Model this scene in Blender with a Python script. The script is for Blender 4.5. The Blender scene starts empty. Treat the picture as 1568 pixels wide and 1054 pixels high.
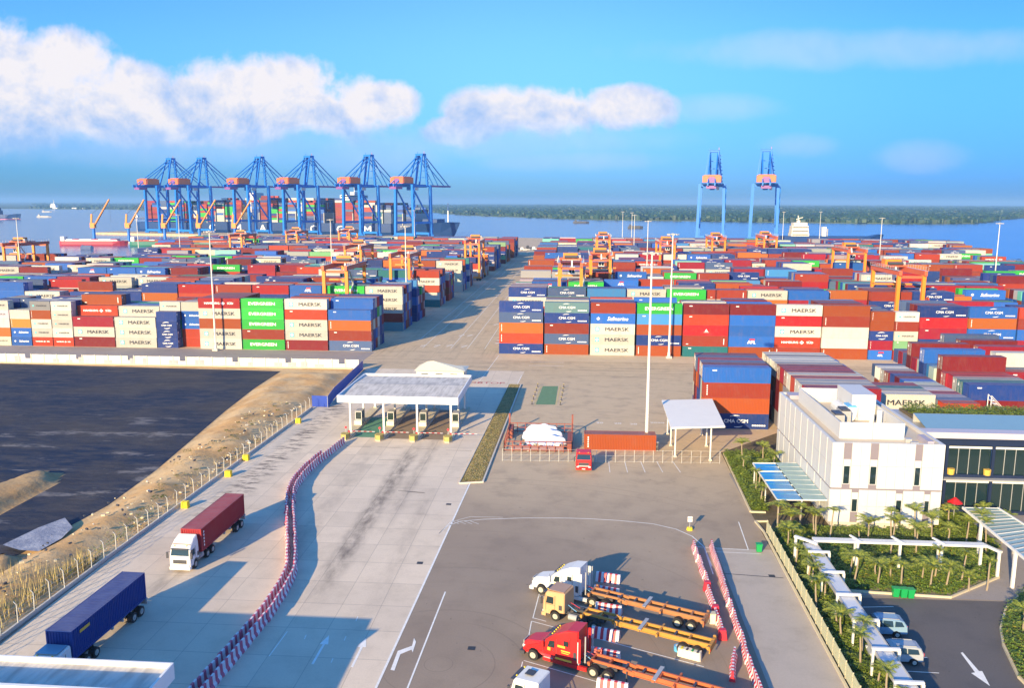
import bpy, math, random
import numpy as np
from mathutils import Vector, Matrix, noise as mnoise
R = math.radians
D = bpy.data
scene = bpy.context.scene
COL = scene.collection
rnd = random.Random(7)

# ------------------------------------------------------------------ camera
FPX, CH, ROLL, YAW = 1290.0, 41.5, -0.003, R(4.4)
PITCH = math.atan((527 - 309.5) / FPX)
def ray(u, v):
    """world direction through a point of the surveyed photograph (1568 x 1054)"""
    x = u - 784.0; y = v - 527.0
    c, s = math.cos(ROLL), math.sin(ROLL)
    x, y = x * c - y * s, x * s + y * c
    Z = -y * math.cos(PITCH) - FPX * math.sin(PITCH)
    Y = FPX * math.cos(PITCH) - y * math.sin(PITCH)
    c, s = math.cos(YAW), math.sin(YAW)
    return Vector((x * c - Y * s, x * s + Y * c, Z))
def G(u, v, z=0.0):
    r = ray(u, v); t = (z - CH) / r.z
    return Vector((r.x * t, r.y * t, z))
def AY(u, v, y):
    r = ray(u, v); t = y / r.y
    return Vector((r.x * t, y, r.z * t + CH))
cam = D.cameras.new('camera'); cam.sensor_width = 36; cam.lens = 36 * FPX / 1568
cam.clip_start = 0.5; cam.clip_end = 60000
camo = D.objects.new('camera', cam); COL.objects.link(camo)
_r = (ray(785, 527) - ray(784, 527)); _u = (ray(784, 526) - ray(784, 527)); _b = -ray(784, 527).normalized()
camo.matrix_world = Matrix(((_r.x, _u.x, _b.x, 0), (_r.y, _u.y, _b.y, 0), (_r.z, _u.z, _b.z, CH), (0, 0, 0, 1)))
scene.camera = camo

# ------------------------------------------------------------------ sun, sky, exposure
SUN_EL, SUN_TRAVEL = R(17.0), R(24.5)         # shadows run this far clockwise of +Y
sd = Vector((math.sin(SUN_TRAVEL) * math.cos(SUN_EL), math.cos(SUN_TRAVEL) * math.cos(SUN_EL), -math.sin(SUN_EL)))
sun = D.lights.new('sun', 'SUN'); sun.energy = 5.0; sun.angle = R(0.5); sun.color = (1.0, 0.76, 0.40)
suno = D.objects.new('sun', sun); COL.objects.link(suno)
suno.rotation_euler = sd.to_track_quat('-Z', 'Y').to_euler()
scene.view_settings.view_transform = 'Standard'; scene.view_settings.look = 'None'
scene.view_settings.gamma = 1.0; scene.view_settings.exposure = 0.97
scene.render.film_transparent = False
HAZE_D = 0.00010

# ------------------------------------------------------------------ node helper
class NT:
    def __init__(s, tree): s.t = tree; s.n = tree.nodes; s.l = tree.links
    def node(s, typ, **kw):
        n = s.n.new(typ)
        for k, v in kw.items(): setattr(n, k, v)
        return n
    def put(s, sock, val):
        if isinstance(val, (int, float)):
            sock.default_value = val if sock.type == 'VALUE' else (val, val, val, 1) if sock.type == 'RGBA' else (val,) * 3
        elif isinstance(val, (tuple, list)):
            sock.default_value = tuple(val) + ((1,) if sock.type == 'RGBA' and len(val) == 3 else ())
        else: s.l.new(val, sock)
    def m(s, op, a, b=0.0, c=None, clamp=False):
        n = s.node('ShaderNodeMath', operation=op, use_clamp=clamp)
        s.put(n.inputs[0], a); s.put(n.inputs[1], b)
        if c is not None: s.put(n.inputs[2], c)
        return n.outputs[0]
    def mix(s, f, a, b, mode='MIX'):
        n = s.node('ShaderNodeMix', data_type='RGBA', blend_type=mode)
        s.put(n.inputs[0], f); s.put(n.inputs[6], a); s.put(n.inputs[7], b)
        return n.outputs[2]
    def vm(s, op, a, b=(0, 0, 0)):
        n = s.node('ShaderNodeVectorMath', operation=op); s.put(n.inputs[0], a); s.put(n.inputs[1], b)
        return n.outputs[0]
    def noise(s, vec, scale, detail=4, rough=0.55, out='Fac'):
        n = s.node('ShaderNodeTexNoise'); s.put(n.inputs['Vector'], vec)
        n.inputs['Scale'].default_value = scale; n.inputs['Detail'].default_value = detail; n.inputs['Roughness'].default_value = rough
        return n.outputs[out]
    def ramp(s, f, a, b):      # clamped linear a..b -> 0..1
        n = s.node('ShaderNodeMapRange'); n.clamp = True; n.interpolation_type = 'SMOOTHSTEP'
        s.put(n.inputs[0], f); n.inputs[1].default_value = a; n.inputs[2].default_value = b
        return n.outputs[0]
    def sep(s, v):
        n = s.node('ShaderNodeSeparateXYZ'); s.put(n.inputs[0], v); return n.outputs
    def comb(s, x, y, z):
        n = s.node('ShaderNodeCombineXYZ'); s.put(n.inputs[0], x); s.put(n.inputs[1], y); s.put(n.inputs[2], z); return n.outputs[0]

# ------------------------------------------------------------------ world: Nishita sky with procedural cumulus
world = D.worlds.new('World'); scene.world = world; world.use_nodes = True
world.node_tree.nodes.clear()
w = NT(world.node_tree)
sky = w.node('ShaderNodeTexSky', sky_type='NISHITA'); sky.sun_disc = False
sky.sun_elevation = SUN_EL; sky.sun_rotation = SUN_TRAVEL + math.pi
sky.altitude = 0; sky.air_density = 1.0; sky.dust_density = 0.6; sky.ozone_density = 3.0
tc = w.node('ShaderNodeTexCoord').outputs['Generated']
X, Y, Z = w.sep(tc)[:3]
Yc = w.m('MAXIMUM', w.m('ABSOLUTE', Y), 0.05)
PX_ = w.m('DIVIDE', X, Yc); PZ_ = w.m('DIVIDE', Z, Yc)
P2 = w.comb(PX_, PZ_, 0)
def pz(u, v):
    r = ray(u, v); return r.x / r.y, r.z / r.y
wrp = w.noise(P2, 6.0, 3, 0.5, 'Color')
P3 = w.vm('ADD', P2, w.vm('MULTIPLY', w.vm('SUBTRACT', wrp, (.5, .5, .5)), (.07, .05, 0)))
wob = w.noise(P3, 9.0, 8, 0.60)
wob2 = w.noise(P3, 34.0, 6, 0.62)
billow = w.m('ADD', w.m('MULTIPLY', w.m('SUBTRACT', wob, 0.5), 2.9), w.m('MULTIPLY', w.m('SUBTRACT', wob2, 0.5), 0.85))
def ell(u, v, ru, rv, amp=1.0):
    cx, cz = pz(u, v)
    dx = w.m('MULTIPLY', w.m('SUBTRACT', PX_, cx), FPX / ru); dz = w.m('MULTIPLY', w.m('SUBTRACT', PZ_, cz), FPX / rv)
    q = w.m('ADD', w.m('MULTIPLY', dx, dx), w.m('MULTIPLY', dz, dz))
    return w.m('MULTIPLY', w.m('SUBTRACT', 1.0, q), amp)
dense = None
for e in [(-40, 120, 190, 95), (60, 120, 140, 80), (200, 160, 110, 70), (340, 140, 110, 68), (430, 155, 130, 66), (520, 168, 120, 55), (590, 160, 60, 40), (300, 190, 250, 38),
          (745, 165, 75, 42), (840, 172, 80, 42), (960, 165, 85, 36), (700, 200, 55, 26), (180, 175, 190, 50), (0, 170, 200, 60)]:
    q = ell(*e); dense = q if dense is None else w.m('MAXIMUM', dense, q)
mask = w.ramp(w.m('ADD', dense, billow), -0.05, 0.62)
faint = None
for e in [(1100, 165, 95, 24), (1225, 222, 60, 20), (1412, 240, 70, 26), (880, 245, 150, 20), (1320, 75, 330, 30), (300, 215, 400, 45), (800, 215, 240, 30), (560, 230, 140, 40)]:
    q = ell(*e); faint = q if faint is None else w.m('MAXIMUM', faint, q)
fmask = w.m('MULTIPLY', w.ramp(w.m('ADD', faint, w.m('MULTIPLY', billow, 0.7)), -0.3, 1.2), 0.28)
# clouds elsewhere in the sky (behind the camera)
band = w.m('MULTIPLY', w.ramp(w.noise(w.comb(X, Z, Y), 4.0, 6, 0.6), 0.52, 0.68), w.ramp(Y, 0.05, -0.25))
lit = w.m('SUBTRACT', w.noise(w.vm('ADD', P3, (0.010, 0.014, 0)), 9.0, 8, 0.60), wob)
hgt = w.ramp(PZ_, 0.060, 0.135)
shade = w.m('ADD', w.m('MULTIPLY', hgt, 0.60), w.m('MULTIPLY_ADD', lit, 5.0, 0.34), clamp=True)
ccol = w.mix(shade, (0.44, 0.62, 0.98), (1.0, 0.95, 0.97))
fade = w.ramp(PZ_, 0.050, 0.100)
lowt = w.ramp(PZ_, 0.20, 0.0)
rightt = w.ramp(PX_, -0.15, 0.50); leftt = w.ramp(PX_, -0.10, -0.70)
tint = w.mix(lowt, (0.36, 0.62, 1.05), (0.16, 0.38, 0.84))
tint = w.mix(rightt, tint, w.mix(1.0, tint, (0.50, 0.70, 0.95), 'MULTIPLY'))
tint = w.mix(leftt, tint, w.mix(1.0, tint, (0.80, 0.98, 1.02), 'MULTIPLY'))
tint = w.mix(w.ramp(w.m('DIVIDE', Z, w.m('SQRT', w.m('ADD', w.m('MULTIPLY', X, X), w.m('MULTIPLY', Y, Y)))), 0.30, 0.55), tint, (0.33, 0.95, 1.42))
skyc = w.mix(1.0, sky.outputs[0], tint, 'MULTIPLY')
base = skyc
CL = 3.8
cc = w.mix(1.0, ccol, (CL, CL, CL), 'MULTIPLY')
base = w.mix(fmask, base, w.mix(0.5, cc, (CL * .9, CL * .85, CL), 'MIX'))
base = w.mix(w.m('MULTIPLY', mask, w.m('MULTIPLY_ADD', fade, 0.72, 0.26)), base, cc)
base = w.mix(w.m('MULTIPLY', band, 0.7), base, cc)
bg = w.node('ShaderNodeBackground'); w.put(bg.inputs[0], base); bg.inputs[1].default_value = 0.13
wo = w.node('ShaderNodeOutputWorld'); w.l.new(bg.outputs[0], wo.inputs[0])

# ------------------------------------------------------------------ materials
MATS = {}
def new_mat(name):
    m = D.materials.new(name); m.use_nodes = True; m.node_tree.nodes.clear()
    t = NT(m.node_tree)
    b = t.node('ShaderNodeBsdfPrincipled'); o = t.node('ShaderNodeOutputMaterial'); t.l.new(b.outputs[0], o.inputs[0])
    MATS[name] = m
    return m, t, b
def paint(name, col, rough=0.5, var=0.18, scale=0.6, metal=0.0, bump=0.0, bscale=20, spec=0.5):
    m, t, b = new_mat(name)
    pos = t.node('ShaderNodeNewGeometry').outputs['Position']
    n = t.noise(pos, scale, 5, 0.6); n2 = t.noise(pos, scale * 6, 3)
    f = t.m('ADD', t.m('MULTIPLY', t.m('SUBTRACT', n, 0.5), var * 2.2), t.m('MULTIPLY', t.m('SUBTRACT', n2, 0.5), var))
    k = t.m('ADD', 1.0, f)
    t.put(b.inputs['Base Color'], t.mix(1.0, col, t.comb(k, k, k), 'MULTIPLY'))
    b.inputs['Roughness'].default_value = rough; b.inputs['Metallic'].default_value = metal
    b.inputs['Specular IOR Level'].default_value = spec
    if bump:
        bn = t.node('ShaderNodeBump'); bn.inputs['Strength'].default_value = bump; t.put(bn.inputs['Height'], t.noise(pos, bscale, 3)); t.l.new(bn.outputs[0], b.inputs['Normal'])
    return m
def glass(name, col, rough=0.05):
    m, t, b = new_mat(name); b.inputs['Base Color'].default_value = (*col, 1); b.inputs['Roughness'].default_value = rough
    b.inputs['Specular IOR Level'].default_value = 0.9
    return m
WHITE = paint('white_paint', (.72, .71, .68), .45, .09, 1.2)
CREAM = paint('cream_paint', (.72, .66, .52), .5, .08)
BLACK = paint('black_rubber', (.018, .018, .02), .7, .15)
DARK = paint('dark_steel', (.06, .06, .07), .5, .2)
GREYM = paint('grey_steel', (.38, .38, .38), .4, .1)
GALV = paint('galvanised_steel', (.55, .55, .52), .4, .08, metal=0.2)
POLE = paint('mast_paint', (.68, .66, .6), .4, .05)
RED = paint('red_paint', (.55, .02, .02), .38, .14, 1.5)
BRED = paint('barrier_red', (.60, .03, .05), .5, .1)
BWHITE = paint('barrier_white', (.75, .68, .68), .5, .08)
YEL = paint('yellow_paint', (.85, .62, .02), .5, .08)
YCAB = paint('cab_yellow', (.58, .35, .17), .4, .06)
TAN = paint('faded_brown_roof', (.42, .27, .19), .6, .15)
ORG = paint('crane_orange', (.78, .24, .02), .45, .1, 0.3)
ORGRED = paint('crane_red', (.62, .12, .05), .5, .15, 0.3)
SBLUE = paint('crane_blue', (.010, .17, .60), .5, .12, 0.15)
HOUSEO = paint('machinery_orange', (.58, .12, .06), .5, .15, .3)
TRO = paint('trailer_orange', (.37, .16, .06), .6, .25, 1.2)
TRY = paint('trailer_yellow', (.48, .23, .04), .6, .2, 1.2)
TRR = paint('trailer_red_orange', (.48, .12, .04), .6, .2, 1.2)
HUB = paint('wheel_hub', (.45, .42, .34), .5, .15)
GLS = glass('dark_glass', (.015, .03, .035))
GRNGL = glass('green_glass', (.012, .028, .030), .06)
TRUNK = paint('palm_trunk', (.30, .24, .17), .8, .2, 3)
HULL = paint('navy_hull', (.01, .045, .17), .45, .12, .05)
HULLR = paint('red_hull', (.40, .04, .07), .5, .15, .1)
HULLG = paint('green_hull', (.02, .16, .12), .5, .15, .1)
LBLUE = paint('light_blue_panel', (.10, .40, .75), .4, .08)
BLUEF = paint('blue_sheet', (.01, .05, .36), .4, .12)
CONC = paint('kerb_concrete', (.55, .51, .44), .85, .12, 1.5)
BEIGE = paint('beige_render', (.58, .50, .34), .8, .12, 1.0)
SAILC = paint('white_fabric', (.80, .82, .86), .6, .06, .4)
GRN = paint('bin_green', (.01, .30, .08), .4, .08)
FASC = paint('roof_fascia', (.80, .80, .78), .4, .05)
NAVYF = paint('navy_frame', (.012, .022, .06), .4, .1)
CARB = paint('car_pale_blue', (.20, .32, .44), .25, .03)
CARS = paint('car_silver', (.34, .37, .41), .25, .03)
FENP = paint('pale_fence', (.50, .50, .30), .7, .18, 1.5)
PLANKG = paint('green_island', (.10, .26, .17), .8, .2, .8)
LMP = paint('lamp_head', (.45, .43, .40), .4, .1)
PAVW = paint('road_marking', (.80, .78, .74), .7, .22, 1.5)
PAVR = paint('red_road_marking', (.48, .10, .10), .7, .3, 1.5)
TYRE = BLACK
def roofmat(name, col, rot=0, pitch=0.5):
    m, t, b = new_mat(name)
    pos = t.node('ShaderNodeNewGeometry').outputs['Position']
    s = t.sep(pos); ax = s[0] if rot == 0 else s[1]
    wv = t.m('SINE', t.m('MULTIPLY', ax, 2 * math.pi / pitch))
    sm = t.ramp(t.noise(t.comb(t.m('MULTIPLY', s[0], .6), t.m('MULTIPLY', s[1], .12), 0), 2.0, 5), .35, .75)
    c = t.mix(sm, col, tuple(x * .62 for x in col))
    t.put(b.inputs['Base Color'], c); b.inputs['Roughness'].default_value = .75; b.inputs['Specular IOR Level'].default_value = .25
    bn = t.node('ShaderNodeBump'); bn.inputs['Strength'].default_value = .25; bn.inputs['Distance'].default_value = .03; t.put(bn.inputs['Height'], wv); t.l.new(bn.outputs[0], b.inputs['Normal'])
    return m
ROOF = roofmat('sheet_metal_roof', (.66, .61, .55))
ROOFW = paint('white_roof_sheet', (.80, .76, .70), .8, .06, .5)
PANEL = paint('white_wall_panel', (.56, .56, .56), .5, .07, .35)
PANGR = paint('grey_wall_strip', (.22, .19, .22), .5, .06)

def container_mat(name, attr=False, wall=True):
    m, t, b = new_mat(name)
    geo = t.node('ShaderNodeNewGeometry')
    if attr: c = t.node('ShaderNodeAttribute', attribute_name='Col').outputs['Color']; rv = t.noise(geo.outputs['Position'], .05, 1)
    else:
        oi = t.node('ShaderNodeObjectInfo'); c = oi.outputs['Color']; rv = oi.outputs['Random']
    pos = geo.outputs['Position']; p = t.sep(pos); nz = t.sep(geo.outputs['Normal'])[2]
    grime = t.ramp(t.noise(pos, .55, 6, .65), .45, .78)
    streak = t.ramp(t.noise(t.comb(t.m('MULTIPLY', p[0], 3), t.m('MULTIPLY', p[1], 3), t.m('MULTIPLY', p[2], .25)), 1.0, 4), .5, .8)
    k = t.m('MULTIPLY_ADD', rv, .22, .9)
    c = t.mix(1.0, c, t.comb(k, k, k), 'MULTIPLY')
    c = t.mix(t.m('MULTIPLY', grime, .15), c, (.20, .15, .12))
    c = t.mix(t.m('MULTIPLY', streak, .13), c, (.22, .10, .05))
    top = t.ramp(nz, .6, .9)
    dust = t.mix(t.ramp(t.noise(pos, .9, 5), .3, .8), (.34, .31, .31), (.20, .16, .16))
    c = t.mix(t.m('MULTIPLY', top, .30), c, dust)
    t.put(b.inputs['Base Color'], c); b.inputs['Roughness'].default_value = .6; b.inputs['Specular IOR Level'].default_value = .3
    if attr:
        # corrugated sheet on the far containers
        wv = t.m('SINE', t.m('MULTIPLY', t.m('ADD', p[0], p[1]), 2 * math.pi / .28))
        bn = t.node('ShaderNodeBump'); bn.inputs['Strength'].default_value = .35; bn.inputs['Distance'].default_value = .03
        t.put(bn.inputs['Height'], wv); t.l.new(bn.outputs[0], b.inputs['Normal'])
    return m
CONT = container_mat('container_steel')
CONTF = container_mat('container_steel_far', True)

def concrete_ground(name, c1, c2, dirt, joints=True, lanes=True, amt=.75, seamcol=(.15, .13, .12)):
    m, t, b = new_mat(name)
    pos = t.node('ShaderNodeNewGeometry').outputs['Position']; p = t.sep(pos)
    big = t.noise(pos, .035, 5, .6); mid = t.noise(pos, .35, 6, .65); fin = t.noise(pos, 5.0, 4, .7)
    c = t.mix(t.ramp(big, .3, .7), c1, c2)
    c = t.mix(t.m('MULTIPLY', t.ramp(mid, .42, .75), .55), c, tuple(x * .70 for x in c1))
    c = t.mix(t.m('MULTIPLY', t.ramp(fin, .3, .8), .25), c, tuple(x * .6 for x in c1))
    if joints:
        # slab joints, every 5 m across and 4.1 m along, slabs of slightly different tone
        for ax, per, off in ((p[0], 4.1, 1.3), (p[1], 5.2, 0.0)):
            fr = t.m('FRACT', t.m('ADD', t.m('DIVIDE', ax, per), 50 + off / per))
            ln = t.m('MULTIPLY', t.ramp(t.m('ABSOLUTE', t.m('SUBTRACT', fr, .5)), .012, .006), .36)
            c = t.mix(ln, c, seamcol)
        vr = t.node('ShaderNodeTexWhiteNoise', noise_dimensions='2D')
        t.put(vr.inputs[0], t.comb(t.m('FLOOR', t.m('ADD', t.m('DIVIDE', p[0], 4.1), 50.317 + .5)), t.m('FLOOR', t.m('ADD', t.m('DIVIDE', p[1], 5.2), 50.5)), 0))
        k = t.m('MULTIPLY_ADD', vr.outputs[0], .12, .94)
        c = t.mix(1.0, c, t.comb(k, k, k), 'MULTIPLY')
    if lanes:
        for cx, wd, y0, y1, am in ((-27.2, 2.2, 76, 142, .95), (-24.2, 1.6, 95, 150, .5), (-34, 2.2, 80, 140, .35), (-48.5, 3.6, 92, 178, 1.0), (-45.0, 2.0, 60, 110, .5), (-20.5, 1.5, 70, 120, .3)):
            dx = t.m('DIVIDE', t.m('ABSOLUTE', t.m('SUBTRACT', p[0], cx)), wd)
            lm = t.ramp(dx, 1.0, .15)
            ym = t.m('MULTIPLY', t.ramp(p[1], y0, y0 + 18), t.ramp(p[1], y1, y1 - 12))
            if cx == -48.5: st = t.ramp(t.noise(t.comb(t.m('MULTIPLY', p[0], .35), t.m('MULTIPLY', p[1], 1.0), 0), .9, 4, .7), .46, .62)
            else: st = t.ramp(t.noise(t.comb(t.m('MULTIPLY', p[0], 1.1), t.m('MULTIPLY', p[1], .35), 0), .9, 6, .62), .2, .8)
            c = t.mix(t.m('MULTIPLY', t.m('MULTIPLY', t.m('MULTIPLY', lm, ym), st), am * amt), c, dirt)
    t.put(b.inputs['Base Color'], c); b.inputs['Roughness'].default_value = .8
    bn = t.node('ShaderNodeBump'); bn.inputs['Strength'].default_value = .25; bn.inputs['Distance'].default_value = .02
    t.put(bn.inputs['Height'], fin); t.l.new(bn.outputs[0], b.inputs['Normal'])
    return m
GCONC = concrete_ground('concrete_slabs', (.74, .61, .46), (.66, .55, .43), (.11, .085, .07), amt=.9)
def asphalt(name, c1, c2, tracks=True, far=None):
    m, t, b = new_mat(name)
    pos = t.node('ShaderNodeNewGeometry').outputs['Position']; p = t.sep(pos)
    big = t.noise(pos, .03, 5, .6); mid = t.noise(pos, .25, 6, .65); fin = t.noise(pos, 6.0, 3, .7)
    c = t.mix(t.ramp(big, .35, .65), c1, c2)
    if far:   # paler paving beyond the lorry park, with grazing-view brightness painted into the colour
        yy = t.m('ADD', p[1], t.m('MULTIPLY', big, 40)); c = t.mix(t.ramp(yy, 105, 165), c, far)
    c = t.mix(t.m('MULTIPLY', t.ramp(mid, .45, .72), .35), c, tuple(x * .68 for x in c1))
    c = t.mix(t.m('MULTIPLY', t.ramp(fin, .35, .8), .25), c, tuple(x * .6 for x in c1))
    sp = t.ramp(t.noise(pos, 1.7, 2, .5), .70, .76)
    c = t.mix(t.m('MULTIPLY', sp, .45), c, tuple(x * .35 for x in c1))   # oil drips
    if tracks:   # curved and straight tyre tracks
        d = t.vm('SUBTRACT', pos, (-12, 70, 0)); dd = t.sep(d)
        rad = t.m('SQRT', t.m('ADD', t.m('MULTIPLY', dd[0], dd[0]), t.m('MULTIPLY', dd[1], dd[1])))
        st = t.ramp(t.noise(t.comb(rad, 0, 0), 1.1, 4, .7), .56, .68)
        c = t.mix(t.m('MULTIPLY', t.m('MULTIPLY', st, t.ramp(t.noise(pos, .06, 3), .35, .55)), .6), c, tuple(x * .45 for x in c1))
        st = t.ramp(t.noise(t.comb(t.m('MULTIPLY', p[0], .8), t.m('MULTIPLY', p[1], .02), 0), 1.0, 4, .7), .52, .68)
        c = t.mix(t.m('MULTIPLY', t.m('MULTIPLY', st, t.ramp(p[1], 200, 240)), .3), c, tuple(x * .5 for x in c1))
        st = t.ramp(t.noise(t.comb(t.m('MULTIPLY', p[0], .03), t.m('MULTIPLY', p[1], .7), 0), 1.0, 4, .7), .50, .66)
        c = t.mix(t.m('MULTIPLY', t.m('MULTIPLY', st, t.m('MULTIPLY', t.ramp(p[1], 196, 202), t.ramp(p[1], 226, 220))), .45), c, tuple(x * .5 for x in c1))
    t.put(b.inputs['Base Color'], c); b.inputs['Roughness'].default_value = .85
    bn = t.node('ShaderNodeBump'); bn.inputs['Strength'].default_value = .3; bn.inputs['Distance'].default_value = .02
    t.put(bn.inputs['Height'], fin); t.l.new(bn.outputs[0], b.inputs['Normal'])
    return m
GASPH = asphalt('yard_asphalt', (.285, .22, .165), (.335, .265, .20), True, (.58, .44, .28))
GDARK = asphalt('car_park_asphalt', (.10, .095, .10), (.13, .115, .11), False)
GPATH = asphalt('path_paving', (.27, .24, .23), (.33, .29, .27), False)

def two_tone(name, c1, c2, c3, scale, rough=.9, th=(.4, .6), bump=.6, stretch=(1, 1, 1)):
    m, t, b = new_mat(name)
    pos = t.node('ShaderNodeNewGeometry').outputs['Position']
    q = t.vm('MULTIPLY', pos, stretch)
    n1 = t.noise(q, scale, 7, .68); n2 = t.noise(q, scale * 5, 5, .7)
    c = t.mix(t.ramp(n1, *th), c1, c2); c = t.mix(t.m('MULTIPLY', t.ramp(n2, .52, .72), .6), c, c3)
    t.put(b.inputs['Base Color'], c); b.inputs['Roughness'].default_value = rough
    bn = t.node('ShaderNodeBump'); bn.inputs['Strength'].default_value = bump; bn.inputs['Distance'].default_value = .25
    t.put(bn.inputs['Height'], n2); t.l.new(bn.outputs[0], b.inputs['Normal'])
    return m
SAND = two_tone('dry_sand', (.56, .33, .13), (.64, .44, .22), (.34, .19, .08), .12)
SANDD = two_tone('damp_sand', (.40, .24, .10), (.46, .30, .14), (.26, .15, .07), .2)
GRASSM = two_tone('verge_grass', (.20, .15, .04), (.36, .24, .08), (.12, .11, .03), .5)
LINER, t, b = new_mat('black_liner')
pos = t.node('ShaderNodeNewGeometry').outputs['Position']; p = t.sep(pos)
st = t.vm('MULTIPLY', pos, (.35, 1.0, 1))
wr = t.noise(st, .55, 7, .7); lg = t.noise(pos, .045, 4, .6); lt = t.noise(st, .16, 6, .72)
c = t.mix(t.ramp(lg, .35, .65), (.014, .024, .055), (.060, .052, .052))
c = t.mix(t.m('MULTIPLY', t.ramp(wr, .42, .62), .65), c, (.085, .075, .075))
c = t.mix(t.m('MULTIPLY', t.ramp(t.noise(t.vm('MULTIPLY', pos, (.12, .5, 1)), .35, 5, .7), .45, .7), .55), c, (.008, .016, .045))
c = t.mix(t.m('MULTIPLY', t.m('MULTIPLY', t.ramp(lt, .56, .64), t.ramp(p[1], 165, 145)), .55), c, (.30, .27, .25))
t.put(b.inputs['Base Color'], c); b.inputs['Roughness'].default_value = .75; b.inputs['Specular IOR Level'].default_value = .2
bn = t.node('ShaderNodeBump'); bn.inputs['Strength'].default_value = .8; bn.inputs['Distance'].default_value = .3
t.put(bn.inputs['Height'], wr); t.l.new(bn.outputs[0], b.inputs['Normal'])
WATER, t, b = new_mat('river_water')
pos = t.node('ShaderNodeNewGeometry').outputs['Position']
n = t.noise(t.vm('MULTIPLY', pos, (.4, 1, 1)), .01, 5, .6)
t.put(b.inputs['Base Color'], t.mix(t.ramp(n, .35, .65), (.03, .11, .26), (.06, .15, .30)))
b.inputs['Roughness'].default_value = .18
bn = t.node('ShaderNodeBump'); bn.inputs['Strength'].default_value = .35; bn.inputs['Distance'].default_value = .4
t.put(bn.inputs['Height'], t.noise(pos, .25, 4, .6)); t.l.new(bn.outputs[0], b.inputs['Normal'])
def leafmat(name, c1, c2, c3):
    m, t, b = new_mat(name)
    geo = t.node('ShaderNodeNewGeometry')
    r = geo.outputs['Random Per Island']
    c = t.mix(t.ramp(r, .0, .8), c1, c2); c = t.mix(t.m('MULTIPLY', t.ramp(r, .9, 1.0), .8), c, c3)
    t.put(b.inputs['Base Color'], c); b.inputs['Roughness'].default_value = .55
    b.inputs['Transmission Weight'].default_value = 0.0
    return m
LEAF = leafmat('shrub_leaves', (.05, .085, .010), (.17, .23, .022), (.42, .42, .08))
PALML = leafmat('palm_leaves', (.07, .11, .014), (.24, .27, .035), (.38, .34, .07))
HEATH = leafmat('ginger_leaves', (.05, .095, .012), (.18, .26, .03), (.46, .36, .06))
REED = leafmat('dry_reeds', (.36, .28, .10), (.50, .40, .18), (.22, .18, .06))
FOREST = leafmat('mangrove_leaves', (.008, .030, .025), (.025, .065, .045), (.05, .09, .05))

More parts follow.
